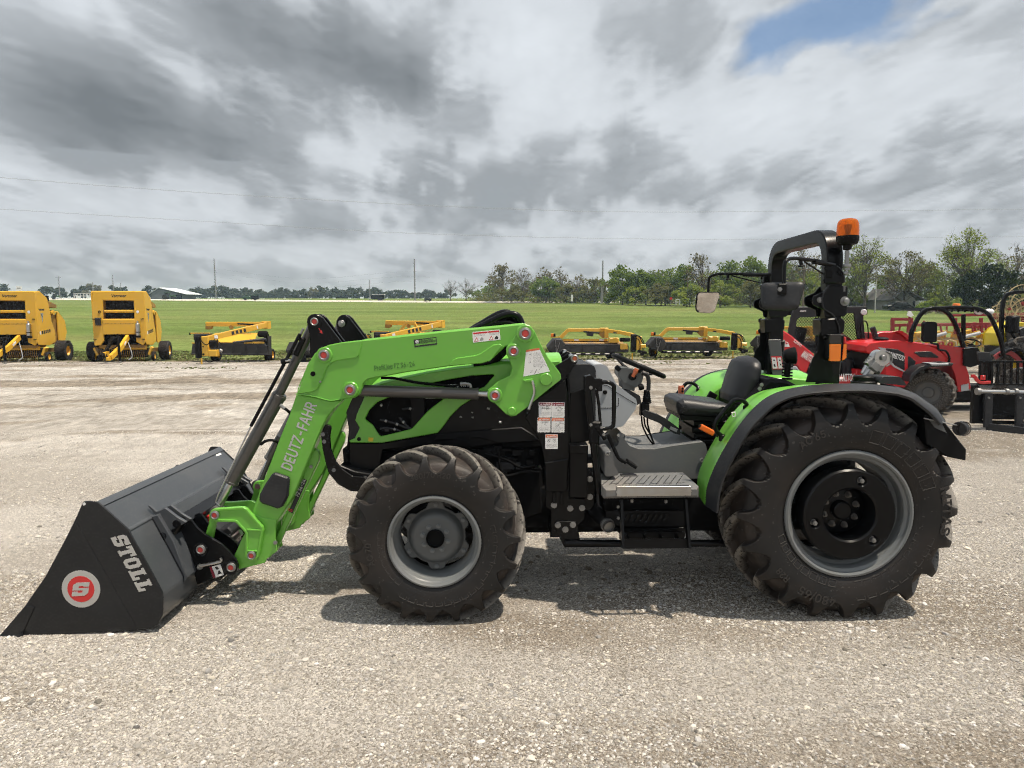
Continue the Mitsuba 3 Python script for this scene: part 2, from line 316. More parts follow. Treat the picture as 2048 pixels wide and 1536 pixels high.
# ------------------------------------------------------------------ the ground
def gz(x, y):
    """Height of the ground: the yard falls away from the viewer, the field beyond rises to the road."""
    x, y = np.asarray(x, float), np.asarray(y, float)
    tilt = 0.0094 * 16 * np.tanh((x - TO[0]) / 16)
    yard = TO[2] + tilt - 0.0251 * (np.minimum(y, 31) - TO[1])
    w = np.clip(y - 31, 0, None)
    far = 0.0134 * np.where(w < 10, w * w / 20, w - 5) - 0.0251 * np.where(w < 10, w - w * w / 20, 5)
    far = np.where(y > 330, far - (y - 330) * 0.0134 - np.minimum((y - 330) * 0.002, 3.0), far)
    return yard + far
def grid(xs, ys, fn):
    X, Y = np.meshgrid(xs, ys); v = np.stack([X, Y, fn(X, Y)], -1).reshape(-1, 3); a, b = len(xs), len(ys)
    i = (np.arange(b - 1)[:, None] * a + np.arange(a - 1)[None]).ravel()
    return (v, np.stack([i, i + 1, i + a + 1, i + a], 1))
def rough_yard(X, Y):
    p = np.stack([X * 0.35, Y * 1.3, 0 * X], -1); q = np.stack([X * 3.1, Y * 3.1, 0 * X], -1)
    near = np.clip(2.2 - np.abs(Y - 4.6) / 1.2, 0, 1) * np.clip(2 - np.abs(X) / 4, 0, 1)
    return gz(X, Y) + ((meshkit.fbm(p, 3, 4) - 0.5) * 0.05 + (meshkit.fbm(q, 3, 5) - 0.5) * 0.016) * (1 - 0.8 * near) - 0.030 + 0.05 * np.clip((Y - 9) / 12, 0, 1)
YARD_END = 30.2
def yard_edge(x): return YARD_END + 2.6 * (meshkit.fbm(np.stack([np.asarray(x) * 0.45, 0 * np.asarray(x), 0 * np.asarray(x)], -1), 4, 9) - 0.5) - 0.8 * np.tanh(np.asarray(x) / 8)
ys = np.concatenate([np.arange(-8, 1, 0.5), np.arange(1, 9, 0.06), np.arange(9, 16, 0.2), np.linspace(16, 31, 50)])
xs = np.concatenate([np.arange(-60, -8, 1.5), np.arange(-8, 8, 0.08), np.arange(8, 61, 1.5)])
yv, yf = grid(xs, ys, lambda X, Y: 0 * X)
k_ = np.clip((yv[:, 1] - 12) / 19, 0, 1); yv[:, 1] += k_ * (yard_edge(yv[:, 0]) - 31)
yv[:, 2] = rough_yard(yv[:, 0], yv[:, 1]) + 0.012
def gravel(p, n, uv):
    wx, wy = p.x + 0.8 * fbm(p.x * 0.5, p.y * 0.5, 1.0, 3), p.y + 0.8 * fbm(p.x * 0.5, p.y * 0.5, 5.0, 3)
    tracks = fbm(wx * 0.16, wy * 1.05, 2.0, 4)                      # ruts and swept bands run along the yard
    patch = fbm(p.x * 0.8, p.y * 1.3, 7.0, 4)
    dirt = smoothstep(0.44, 0.62, tracks * 0.62 + patch * 0.38)
    pale = smoothstep(0.50, 0.68, fbm(p.x * 0.45 + 20, p.y * 0.8, 3.0, 4)) * (1 - dirt)
    c = mix((0.350, 0.328, 0.294), (0.228, 0.197, 0.158), dirt * 0.9)
    c = mix(c, (0.470, 0.450, 0.415), pale * 0.7)
    mud = smoothstep(0.64, 0.74, fbm(wx * 0.22, wy * 1.9, 11.0, 5)) * smoothstep(7.0, 11.0, p.y)
    c = mix(c, (0.115, 0.088, 0.064), mud * 0.5)
    d1, e1, r1 = voronoi(p.x * 118, p.y * 118)
    d2, e2, r2 = voronoi(p.x * 58 + 3.3, p.y * 58)
    near = 1 - smoothstep(5.0, 15.0, p.y)
    fines = noise(p.x * 260, p.y * 260, 0.5)
    tone = mix((0.52, 0.49, 0.45), (1.48, 1.48, 1.50), r1)
    stone = smoothstep(0.02, 0.22, e1 - d1)
    c1 = c * tone * (0.50 + 0.50 * stone)
    big = smoothstep(0.62, 0.70, r2) * smoothstep(0.06, 0.20, e2 - d2) * (1 - dirt * 0.6)
    c1 = mix(c1, mix((0.26, 0.245, 0.23), (0.60, 0.56, 0.50), cell_rand(r2 * 977, 3.0)), big * 0.8)
    c1 = c1 * (0.82 + 0.36 * fines)
    spk = noise(p.x * 17, p.y * 7, 3.0) * 0.55 + noise(p.x * 6.1, p.y * 2.6, 8.0) * 0.45
    rough_far = c * (0.58 + 0.84 * spk) * (0.9 + 0.2 * noise(p.x * 30, p.y * 10, 1.0))
    return mix(rough_far, c1, near)
def gravel_bump(p, n, uv):
    d1, e1, r1 = voronoi(p.x * 118, p.y * 118); d2, e2, r2 = voronoi(p.x * 58 + 3.3, p.y * 58)
    h = smoothstep(0.0, 0.35, e1 - d1) * (0.2 + 0.8 * r1) * 0.006 + smoothstep(0.62, 0.70, r2) * smoothstep(0.0, 0.35, e2 - d2) * 0.009
    return h + fbm(p.x * 14, p.y * 14, 0.0, 3) * 0.03
mat("gravel", {"type": "bumpmap", "arbitrary": mikit.proc(gravel_bump, eps=0.003), "scale": 1.0, "nested": pr(mikit.proc(gravel), 0.95, specular=0.1)})
obj("gravel_yard", (yv, yf), "gravel", smooth=True); tag("gravel_yard", "pale crushed stone yard with brown wheel tracks", None, None, "structure")
# the stones that lie loose on it, near the viewer
rng = np.random.default_rng(7)
ico = trimesh.creation.icosahedron(); iv, if_ = np.array(ico.vertices), np.array(ico.faces)
OCT = trimesh.Trimesh([[1, 0, 0], [-1, 0, 0], [0, 1, 0], [0, -1, 0], [0, 0, 1], [0, 0, -1]], [[0, 2, 4], [2, 1, 4], [1, 3, 4], [3, 0, 4], [2, 0, 5], [1, 2, 5], [3, 1, 5], [0, 3, 5]], process=False)
def stones(n, ylo, yhi, smin, smax, power, base=ico):
    iv, if_ = np.array(base.vertices), np.array(base.faces); nv = len(iv)
    y = ylo + (yhi - ylo) * rng.random(n) ** power; x = (rng.random(n) * 2 - 1) * (y * 0.76 + 0.5)
    s = smin * (smax / smin) ** (rng.random(n) ** 2.3)
    keep = meshkit.fbm(np.stack([x * 1.1, y * 1.7, 0 * x], -1), 4, 77) + rng.random(n) * 0.30 > 0.53
    x, y, s = x[keep], y[keep], s[keep]; n = len(x)
    z = rough_yard(x, y) + 0.012
    sq = np.stack([1 + 0.5 * rng.random(n), 0.75 + 0.5 * rng.random(n), 0.45 + 0.35 * rng.random(n)], 1) * s[:, None]
    a = rng.random(n) * 2 * np.pi; c, si = np.cos(a), np.sin(a)
    v = iv[None] * (0.75 + 0.5 * rng.random((n, nv, 1))) * sq[:, None]
    v = np.stack([v[..., 0] * c[:, None] - v[..., 1] * si[:, None], v[..., 0] * si[:, None] + v[..., 1] * c[:, None], v[..., 2]], -1)
    v += np.stack([x, y, z + 0.20 * s], 1)[:, None]
    g = rng.random(n) ** 1.2; warm = rng.random(n)
    col = (0.25 + 0.40 * g - 0.15 * (rng.random(n) < 0.08))[:, None] * np.stack([1.0 + 0.0 * warm, 0.97 - 0.05 * warm, 0.94 - 0.17 * warm], 1)
    f = (if_[None] + (np.arange(n) * nv)[:, None, None]).reshape(-1, 3)
    return v.reshape(-1, 3), f, np.repeat(col, nv, 0)
A = [stones(205000, 1.7, 5.8, 0.0028, 0.0085, 0.8, OCT), stones(52000, 4.4, 11.5, 0.0045, 0.013, 1.0, OCT), stones(4200, 1.8, 7.0, 0.007, 0.016, 0.8), stones(220, 1.9, 8.0, 0.014, 0.024, 0.8)]
clod = stones(1100, 4.3, 5.4, 0.004, 0.022, 1.0); kx = clod[0].reshape(-1, 12, 3); m_ = (kx[:, 0, 0] > -0.1) & (kx[:, 0, 0] < 1.5); kx = kx[m_] * [1, 1, 1]; A.append((kx.reshape(-1, 3), (if_[None] + (np.arange(len(kx)) * 12)[:, None, None]).reshape(-1, 3), np.full((len(kx) * 12, 3), (0.16, 0.135, 0.105))))
n_, V_, F_, C_ = 0, [], [], []
for v, f, c in A: V_.append(v); F_.append(f + n_); C_.append(c); n_ += len(v)
mat("stone", pr({"type": "mesh_attribute", "name": "vertex_color"}, 0.9, specular=0.15))
scene["loose_stones"] = mikit.ply((np.vstack(V_), np.vstack(F_)), "m_stone", smooth=False, color=np.vstack(C_))
tag("loose_stones", "loose grey and tan stones lying on the yard", "gravel", None, "stuff")
# light haze over the fields: far things fade
scene["haze_air"] = {"type": "homogeneous", "albedo": {"type": "rgb", "value": [0.90, 0.95, 0.985]}, "sigma_t": {"type": "rgb", "value": [0.00022, 0.00028, 0.00036]}}
HZ = np.array([[-6400, 6400], [-60, 6400], [-30, 20.5]], float)
scene["haze"] = {"type": "cube", "to_world": mi.ScalarTransform4f().translate(HZ.mean(1).tolist()).scale(((HZ[:, 1] - HZ[:, 0]) / 2).tolist()), "bsdf": {"type": "null"}, "interior": {"type": "ref", "id": "haze_air"}}
tag("haze", "thin haze over the field", None, None, "stuff")
scene["camera"]["medium"] = {"type": "ref", "id": "haze_air"}
# ------------------------------------------------------------------ the green tractor with its loader
TR = thing("tractor", "green open tractor with black roll bar and front loader bucket in the foreground", "tractor")
def tr(name, mesh, m, parent=None, smooth=35, label=None, kind=None): return obj(name, mesh, m, parent or TR, TM, smooth, label, kind)
def part(name, label=None):
    k = key_for(TR + "__" + name)
    if label: labels[k] = {"label": label}
    return k
def flip(m):
    """The mesh mirrored to the far side of the tractor."""
    if isinstance(m, (tuple, Mesh)): m = M(m) if isinstance(m, tuple) else m.get()
    v = np.array(m.vertices); v[:, 1] *= -1
    return trimesh.Trimesh(v, np.array(m.faces)[:, ::-1], process=False)

# ---- wheels
def tyre(R, Rr, W, nl, depth, axle, nt, ns, side_end=0.66):
    """Tractor tyre: an outer skin into which the gaps between the lugs are sunk."""
    H = R - Rr
    half = np.array([(Rr - 0.012, 0.36 * W), (Rr + 0.010, 0.42 * W), (Rr + 0.16 * H, 0.475 * W), (Rr + 0.36 * H, 0.503 * W), (Rr + 0.52 * H, 0.507 * W), (Rr + 0.67 * H, 0.495 * W), (Rr + 0.79 * H, 0.460 * W),
                     (Rr + 0.885 * H, 0.395 * W), (Rr + 0.945 * H, 0.29 * W), (Rr + 0.985 * H, 0.15 * W), (R, 0.0)])
    cv = curve(half, 24); L = np.concatenate([[0], np.cumsum(np.linalg.norm(np.diff(cv, axis=0), axis=1))]); L /= L[-1]
    dens = np.concatenate([np.linspace(0, 0.42, int(ns * 0.22), endpoint=False), np.linspace(0.42, 1, ns - int(ns * 0.22))])
    r = np.interp(dens, L, cv[:, 0]); y = np.interp(dens, L, cv[:, 1])
    kr = int(np.argmin(np.abs(y - 0.40 * W) + (r < Rr + 0.8 * H)))      # the shoulder
    arc = np.concatenate([[0], np.cumsum(np.hypot(np.diff(r), np.diff(y)))]); t = (arc[-1] - arc) / (arc[-1] - arc[kr])   # 0 crown, 1 shoulder, >1 side
    th = np.arange(nt) * 2 * np.pi / nt; pitch = 2 * np.pi / nl; out = []
    dr_, dy_ = np.gradient(r), np.gradient(y); nn = np.hypot(dr_, dy_); nr, ny = np.abs(dy_) / nn, dr_ / nn      # outward normal of the +y half
    for sgn, ph in ((-1, 0.0), (1, 0.5)):
        a = th[:, None] / pitch + ph + 0.98 * np.minimum(t, 1.0)[None] ** 0.75 - 0.10 * np.clip(t - 1.0, 0, 1)[None]
        d = np.abs(a - np.round(a)) * 2                                  # 0 mid lug .. 1 mid gap
        t1 = 1 + side_end; k = np.clip((t - 0.80) / (t1 - 0.80), 0, 1)
        wg = np.sqrt(np.clip(1 - k ** 3.0, 0, 1)) * (0.66 + 0.12 * np.clip(t, 0, 1))         # half width of the gap
        wob = 0.0
        e = 0.06
        g = np.clip((d - (1 - wg)[None]) / e + 0.5 + wob, 0, 1); g = g * g * (3 - 2 * g)
        nose = np.clip((t - 0.02) / 0.05, 0, 1)
        D = depth * np.where(t < 1, 1.0, np.clip(1 - (t - 1) / side_end, 0, 1) * 0.5 + 0.5) * (t < t1 + 0.02)
        g0 = g; g = g * D[None] * (0.35 + 0.65 * nose)[None]
        # soft ridge along the lug's trailing edge and a shallow dish on top of the sidewall
        rr, yy = r[None] - nr[None] * g, (y[None] - ny[None] * 0 - np.where(t > 0.9, np.clip(-dr_ / nn * 0 + (r > 0) * 1.0, 0, 1), 0)[None] * 0)
        yy = np.broadcast_to(y[None], rr.shape) - np.broadcast_to((np.sign(1) * np.abs(dr_) / nn)[None], rr.shape) * g
        out.append((sgn, rr, yy, np.clip(1 - g0 * 1.15, 0, 1) * np.clip((1.06 - t) / 0.10, 0, 1)[None], np.broadcast_to(g0 * (t < t1)[None], rr.shape)))
    (s0, r0, y0, p0, q0), (s1, r1, y1, p1, q1) = out
    rr = np.concatenate([r0, r1[:, -2::-1]], 1); yy = np.concatenate([-y0, y1[:, -2::-1]], 1); k = rr.shape[1]
    UV = np.stack([np.concatenate([p0, p1[:, -2::-1]], 1), np.concatenate([q0, q1[:, -2::-1]], 1)], -1).reshape(-1, 2)
    x, z = rr * np.cos(th)[:, None], rr * np.sin(th)[:, None]
    z = np.where(z < -axle, -axle - (-axle - z) * 0.12, z)               # pressed flat where it stands
    v = np.stack([x, yy, z], -1).reshape(-1, 3); i = np.arange(nt); j = (i + 1) % nt
    f = [np.stack([i * k + b, i * k + b + 1, j * k + b + 1, j * k + b], 1) for b in range(k - 1)]
    return (v, np.vstack(f)), UV
def on_sidewall(s, ang, rad, h, y, bold=True, wide=1.0):
    """Raised letters bent round the sidewall: centred at the angle ang (degrees, 90 = top), reading with their feet to the hub."""
    v, f = text(s, h, bold, 0, wide, 0.0035); cx = 0.5 * (v[:, 0].min() + v[:, 0].max())
    a = math.radians(ang) - (v[:, 0] - cx) / rad; r = rad - h / 2 + v[:, 1]
    return (np.stack([r * np.cos(a), y - v[:, 2], r * np.sin(a)], 1), f)
def bars(a0, a1, n, r0, r1, lean, y0, y1, w=0.0035):
    """Outlined slanting blocks moulded on the sidewall."""
    m = Mesh(); da = (a1 - a0) / n
    for i in range(n):
        def q(s, t):  # s along 0..1, t radial 0..1
            a = math.radians(a0 + da * (i + 0.08 + 0.72 * s) + lean * t); r = r0 + (r1 - r0) * t
            return np.array([r * math.cos(a), y0 + (y1 - y0) * t, r * math.sin(a)])
        c = [q(0, 0), q(1, 0), q(1, 1), q(0, 1)]
        for a, b in zip(c, c[1:] + c[:1]):
            for s in range(3):
                m.add(sweep([a + (b - a) * s / 3 - [0, 0.001, 0], a + (b - a) * (s + 1) / 3 - [0, 0.001, 0]], circle(w * 0.8, 5), caps=False))
    return m.get()
def wheel(name, cx, axle, side, R, Rr, W, nl, res, rear):
    k = part(name); fine = side < 0
    C = np.array([cx, side * (0.80 - 0.0), axle]); mirror = (lambda m: m) if side < 0 else flip
    Cn = np.array([cx, -0.80, axle])                  # built on the near side, flange plane at y = -0.80
    yc = -0.80 + 0.43 * W + 0.014
    (tv, tf), cv = tyre(R, Rr, W, nl, 0.056 if rear else 0.048, axle, *res)
    ty = M((tv + [cx, yc, axle], tf))
    obj("tyre", mirror(ty), "rubber", k, TM, True, uv=cv)
    if fine:
        yb = yc - 0.508 * W; H = R - Rr; m = Mesh()
        if rear:
            m.add(on_sidewall("AC 65", 118, Rr + 0.46 * H, 0.040, yb)); m.add(on_sidewall("480/65", 249, Rr + 0.50 * H, 0.048, yb + 0.001)); m.add(on_sidewall("R28", 222, Rr + 0.50 * H, 0.036, yb + 0.001))
            m.add(on_sidewall("MITAS", 2, Rr + 0.60 * H, 0.052, yb, wide=1.25))
            m.add(bars(275, 345, 9, Rr + 0.14 * H, Rr + 0.46 * H, 0.16, yb + 0.018, yb + 0.001)); m.add(bars(196, 262, 8, Rr + 0.12 * H, Rr + 0.24 * H, -0.05, yb + 0.020, yb + 0.010))
            m.add(bars(18, 80, 6, Rr + 0.24 * H, Rr + 0.46 * H, -0.20, yb + 0.010, yb + 0.001))
        else:
            m.add(on_sidewall("380/70 R20", 92, Rr + 0.52 * H, 0.030, yb)); m.add(on_sidewall("AC 70", 190, Rr + 0.45 * H, 0.034, yb))
            m.add(bars(236, 320, 10, Rr + 0.16 * H, Rr + 0.44 * H, 0.22, yb + 0.016, yb + 0.001)); m.add(bars(168, 232, 8, Rr + 0.13 * H, Rr + 0.26 * H, -0.05, yb + 0.018, yb + 0.008))
            m.add(bars(-40, 18, 6, Rr + 0.16 * H, Rr + 0.40 * H, 0.18, yb + 0.016, yb + 0.002))
        v = np.array(m.get().vertices) + [cx, 0, axle]
        labels[tr("tyre_lettering", (v, m.get().faces), "rubber_edge", k, smooth=False)] = {"label": "raised letters and slanting blocks on the sidewall", "kind": "stuff"}
    f = Rr + 0.022
    if rear:
        prof = [(f - 0.004, 0.020), (f, 0.006), (f - 0.004, -0.004), (f - 0.016, -0.008), (f - 0.026, -0.002), (f - 0.030, 0.014), (f - 0.046, 0.024), (f - 0.052, 0.040), (f - 0.056, 0.075), (f - 0.075, 0.090), (f - 0.080, 0.16), (f - 0.080, 0.26),
                (f - 0.05, 0.30), (f - 0.02, 0.34)]
        tr("rim", mirror(M(lathe(prof, Cn, n=96))), "rim_grey", k)
        a = np.arange(96) * 2 * np.pi / 96; rad = 0.262 + 0.040 * np.clip(np.cos(a * 4 - 0.5) * 2.2, -1, 1)     # lobed disc bolted to the rim's ears
        tr("wheel_disc", mirror(prism(np.stack([cx + rad * np.cos(a), axle + rad * np.sin(a)], 1), -0.63, -0.615, 0.003)), "black", k)
        tr("hub", mirror(M(lathe([(0, 0.03), (0.045, 0.03), (0.052, 0.035), (0.056, 0.05), (0.056, 0.075), (0.135, 0.080), (0.150, 0.09), (0.152, 0.2)], Cn + [0, 0.045, 0], n=48), lathe([(0.150, 0.0), (0.160, 0.02), (0.160, 0.16), (0.20, 0.185)], Cn + [0, 0.012, 0], n=64))), "black", k)
        hp = [ngon((cx + 0.207 * math.cos(math.radians(q)), axle + 0.207 * math.sin(math.radians(q))), 0.024, 20) for q in (73, 193, 313)]
        tr("wheel_weight", mirror(M(prism(ngon((cx, axle), 0.266, 96), -0.812, -0.70, 0.010, [ngon((cx, axle), 0.152, 64), *hp]))), "black", k)
        m = Mesh(); w = Mesh()
        for q in (73, 193, 313):
            c = Cn + [0.207 * math.cos(math.radians(q)), 0.020, 0.207 * math.sin(math.radians(q))]
            tr("weight_bolt", mirror(M(bolt(c, 0.0135, 0.036), cyl(c + [0, -0.02, 0], c + [0, -0.046, 0], 0.007, 10))), "zinc", k)
        tr("weight_print", mirror(M(*[prism(ngon((cx + 0.207 * math.cos(math.radians(q)), axle + 0.207 * math.sin(math.radians(q))), 0.0235, 20), -0.772, -0.768) for q in (73, 193, 313)])), "void", k)
        for q in range(8):
            a_ = math.radians(q * 45 + 17); c = Cn + [0.098 * math.cos(a_), 0.122, 0.098 * math.sin(a_)]
            tr("wheel_bolt", mirror(M(bolt(c, 0.0145, 0.022), cyl(c + [0, -0.02, 0], c + [0, -0.036, 0], 0.008, 10))), "cylinder_grey", k)
    else:
        prof = [(f - 0.004, 0.018), (f, 0.006), (f - 0.004, -0.004), (f - 0.013, -0.007), (f - 0.020, -0.001), (f - 0.023, 0.012), (f - 0.031, 0.018), (f - 0.036, 0.026), (f - 0.040, 0.055), (f - 0.049, 0.066), (f - 0.052, 0.10), (f - 0.056, 0.20), (f - 0.03, 0.24), (f - 0.01, 0.27)]
        tr("rim", mirror(M(lathe(prof, Cn, n=96))), "rim_grey", k)
        a = np.arange(144) * 2 * np.pi / 144; q = np.cos(a * 6 - math.radians(90) * 6 - 0.05); rad = 0.190 + 0.016 * np.clip(q * 2.6, -1, 1)
        tr("wheel_disc", mirror(M(prism(np.stack([cx + rad * np.cos(a), axle + rad * np.sin(a)], 1), -0.668, -0.656, 0.003, [ngon((cx, axle), 0.12, 48)]),
            lathe([(0.166, 0.0), (0.160, -0.006), (0.152, -0.030), (0.138, -0.046), (0.118, -0.052), (0.05, -0.052)], [cx, -0.668, axle], n=64))), "hub_grey", k)
        tr("hub", mirror(M(lathe([(0.050, -0.075), (0.054, -0.070), (0.054, -0.04)], [cx, -0.668, axle], n=32), lathe([(0, -0.05), (0.044, -0.05), (0.048, -0.054), (0.050, -0.075)], [cx, -0.668, axle], n=32))), "void", k)
        for q in range(8):
            a_ = math.radians(q * 45 + 30); c = [cx + 0.076 * math.cos(a_), -0.719, axle + 0.076 * math.sin(a_)]
            tr("wheel_bolt", mirror(M(bolt(c, 0.0115, 0.014), cyl(np.array(c) + [0, -0.012, 0], np.array(c) + [0, -0.022, 0], 0.006, 10))), "rim_grey", k)
        for q in range(6):
            a_ = math.radians(q * 60 + 90); c = [cx + 0.187 * math.cos(a_), -0.668, axle + 0.187 * math.sin(a_)]
            tr("rim_bolt", mirror(M(bolt(c, 0.0105, 0.014))), "rim_grey", k)
    return k
FX = tp(868, 1086, -0.80)[0]
wheel("rear_wheel", 0.0, 0.615, -1, 0.684, 0.353, 0.47, 20, (960, 110), True)
wheel("front_wheel", FX, 0.478, -1, 0.534, 0.251, 0.375, 19, (912, 100), False)
wheel("rear_wheel", 0.0, 0.615, 1, 0.684, 0.353, 0.47, 20, (300, 44), True)
wheel("front_wheel", FX, 0.478, 1, 0.534, 0.251, 0.375, 19, (285, 44), False)
# ---- loader arms (near outer face y = -0.44)
YA, YB = -0.44, -0.31
def pin(u, v, y, r, parent, crop="O", green=True, side=-1, cap="red_cap"):
    c = P3([(u, v)], crop, y)[0]; fl = (lambda m: m) if side < 0 else flip
    if green: tr("boss", fl(M(cyl(c + [0, 0.006, 0], c + [0, -0.022, 0], r * 1.62, 28, 0.004))), "green", parent)
    b = c + [0, -0.022 if green else 0, 0]
    tr("pin", fl(M(cyl(b, b + [0, -0.006, 0], r * 1.12, 28, 0.001), lathe([(r * 0.98, 0.0), (r * 0.98, -0.014), (r * 0.80, -0.017), (r * 0.66, -0.014), (r * 0.62, -0.006)], b, n=28))), "zinc", parent)
    tr("pin_cap", fl(M(cyl(b + [0, 0.0, 0], b + [0, -0.011, 0], r * 0.64, 20, 0.002), cyl(b + [0, -0.010, 0], b + [0, -0.013, 0], r * 0.26, 12))), cap, parent)
up_out = P([(1790, 172), (1600, 192), (1200, 230), (724 * 0 + 600, 293), (450, 310), (360, 328), (300, 350), (250, 395), (215, 450), (190, 510), (125, 690), (250, 712), (370, 742), (465, 728), (545, 716), (585, 690), (600, 650), (610, 612), (640, 583), (700, 568), (780, 556), (920, 530), (1230, 486), (1470, 462), (1540, 442), (1650, 340), (1760, 330)], "C3", YA)
lower = P([(120, 690), (250, 708), (370, 738), (460, 728), (400, 790), (345, 862), (312, 930), (245, 1085), (170, 1265), (120, 1385), (92, 1450), (20, 1560), (-60, 1690), (-250, 1690), (-205, 1555), (-130, 1350), (0, 1010), (70, 840)], "C3", YA + 0.010)
plate_up = P([(600, 296), (578, 402), (560, 420), (420, 441), (375, 460), (338, 500), (316, 560), (292, 612), (270, 655), (245, 668), (128, 688), (190, 512), (216, 452), (252, 398), (302, 352), (360, 330), (450, 312)], "C3", YA - 0.006)
plate_rear = P([(1232, 482), (1262, 440), (1290, 424), (1430, 404), (1470, 388), (1560, 326), (1612, 320), (1625, 338), (1540, 444), (1470, 464)], "C3", YA - 0.006)
hook = P([(610, 790), (700, 730), (760, 520), (820, 860), (818, 1050), (905, 1005), (835, 1165), (742, 1230), (720, 1272), (470, 1337), (430, 1310), (400, 1290), (445, 1160), (520, 1020)], "L", YA)
hook = P([(600, 800), (690, 840), (830, 860), (818, 1052), (835, 1165), (742, 1232), (720, 1275), (470, 1337), (400, 1300), (395, 1270), (445, 1165), (500, 1040), (560, 930)], "L", YA + 0.004)
bar = P([(1215, 180), (1235, 200), (1248, 235), (1240, 300), (900, 1010), (838, 1165), (800, 1150), (820, 1050), (1090, 470), (1112, 330), (1165, 215)], "L", -0.36)
pad = P([(815, 410), (945, 455), (952, 490), (940, 640), (885, 738), (840, 756), (690, 706), (664, 680), (668, 620), (728, 510), (790, 420)], "L", YA - 0.02)
LA = []
for side, fl in ((-1, lambda m: m), (1, flip)):
    a = part("loader_arm"); LA.append(a)
    tr("upper_beam", fl(prism(fillet(up_out, 0.012), YA, YB, 0.007)), "green", a)
    tr("lower_beam", fl(prism(fillet(lower, 0.012), YA + 0.008, YB - 0.006, 0.007)), "green", a)
    tr("knuckle_plate", fl(prism(fillet(plate_up, 0.006), YA - 0.010, YA + 0.004, 0.003)), "green", a)
    tr("end_plate", fl(prism(fillet(plate_rear, 0.010), YA - 0.010, YA + 0.004, 0.004)), "green", a)
    for path in (plate_up[:9], plate_up[9:13], lower[:5] + [0.0, 0.004]): tr("weld_bead", fl(M(tube([[q[0], YA - 0.0035, q[1]] for q in curve(path, 4)], 0.0034, 6))), "green", a)
    tr("hook_plate", fl(prism(fillet(hook, 0.010), YA + 0.002, YA + 0.020, 0.003)), "green", a)
    tr("hook_plate", fl(prism(fillet(hook, 0.010), YB - 0.02, YB - 0.002, 0.003)), "green", a)
    tr("guard_bar", fl(prism(fillet(bar, 0.008), -0.375, -0.335, 0.005)), "green", a)
    tr("rubber_pad", fl(prism(fillet(pad, 0.014), YA - 0.026, YA + 0.01, 0.010)), "anthracite", a)
    for u, v, r in ((650, 710, 0.030), (702, 779, 0.030)): pin(u, v, YA, r, a, side=side)
    for q in (P3([(241, 540)], "C3", YA - 0.011)[0],): tr("hole", fl(M(cyl(q, q + [0, -0.002, 0], 0.015, 20))), "void", a)
    for q, rr in (((298, 597), 0.007), ((118 * 1.0, 0), 0)):
        if rr: c = P3([q], "C3", YA)[0]; tr("grease_nipple", fl(M(cyl(c, c + [0, -0.014, 0], rr, 10, 0.002))), "zinc", a)
    c = P3([(820, 1080)], "L", YA)[0]; tr("bolt", fl(bolt(c, 0.010, 0.012)), "zinc", a)
    c = P3([(1163, 352)], "L", -0.376)[0]; tr("bolt", fl(bolt(c, 0.008, 0.01)), "zinc", a)
    # tilt bracket: two black cheeks over the knuckle
    cheek = P([(735, 160), (745, 110), (775, 65), (820, 42), (865, 48), (905, 80), (940, 125), (1112, 350), (1150, 420), (1150, 520), (800, 520), (768, 480), (766, 300), (752, 230)], "K", -0.425)
    for y0, y1 in ((-0.425, -0.405), (-0.335, -0.315)): tr("tilt_bracket", fl(prism(fillet(cheek, 0.012), y0, y1, 0.004)), "black", a)
    pin(820, 127, -0.425, 0.025, a, "K", False, side)
    c = P3([(820, 127)], "K", -0.425)[0]; tr("bracket_collar", fl(M(cyl(c, c + [0, -0.008, 0], 0.046, 28, 0.003), cyl(c + [0, 0.02, 0], c + [0, 0.13, 0], 0.028, 20))), "black", a)
    if side < 0:
        tr("arrow_mark", prism(P([(857, 198), (868, 190), (884, 226), (898, 222), (905, 262), (872, 244), (882, 236)], "K", -0.426), -0.4268, -0.4252), "red", a)
# lettering on the near arm
L0 = LA[0]
def letters(s, crop, p0, p1, y, h, m, parent, name="lettering", **k):
    """Text on a side face: starts at p0 and runs towards p1 (pixels of the enlargement); stretched to end there."""
    a, b = P3([p0, p1], crop, y); v, f = text(s, h, **k); L = np.linalg.norm(b - a); v[:, 0] -= v[:, 0].min(); v[:, 0] *= L / v[:, 0].max()
    r = (b - a) / L; u = np.cross([0, -1.0, 0], r)
    return tr(name, lay((v, f), a, r, u), m, parent, smooth=False)
letters("DEUTZ-FAHR", "C3", (82, 1253), (270, 768), YA + 0.0075, 0.068, "silver_foil", L0)
letters("ProfiLine FZ 36-24", "C3", (693, 516), (986, 484), YA - 0.0006, 0.030, "ink_green", L0, bold=False)
# sticker of the dealer: black frame, green field, logo and name
def sticker(name, pts, crop, y, m, parent): return tr(name, prism(P(pts, crop, y), y - 0.0012, y), m, parent, smooth=False)
st = [(978, 291), (1143, 270), (1150, 326), (985, 346)]
s_ = sticker("sticker", st, "C3", YA - 0.0003, "ink", L0)
sticker("sticker_field", [(1020, 292), (1138, 277), (1144, 315), (992, 334), (990, 322), (1022, 318)], "C3", YA - 0.0010, "green", L0)
letters("Eubanks", "C3", (1030, 304), (1118, 293), YA - 0.0022, 0.011, "ink", L0)
letters("Equipment", "C3", (1022, 318), (1140, 303), YA - 0.0022, 0.011, "ink", L0)
letters("e", "C3", (992, 318), (1016, 315), YA - 0.0022, 0.026, "white", L0)
sticker("warning_label", [(1407, 234), (1606, 216), (1613, 290), (1412, 312)], "C3", YA - 0.0003, "white", L0)
for q in ([(1412, 239), (1518, 229), (1518, 241), (1413, 251)], [(1522, 229), (1601, 221), (1602, 233), (1522, 241)]): sticker("warning_header", q, "C3", YA - 0.001, "red", L0)
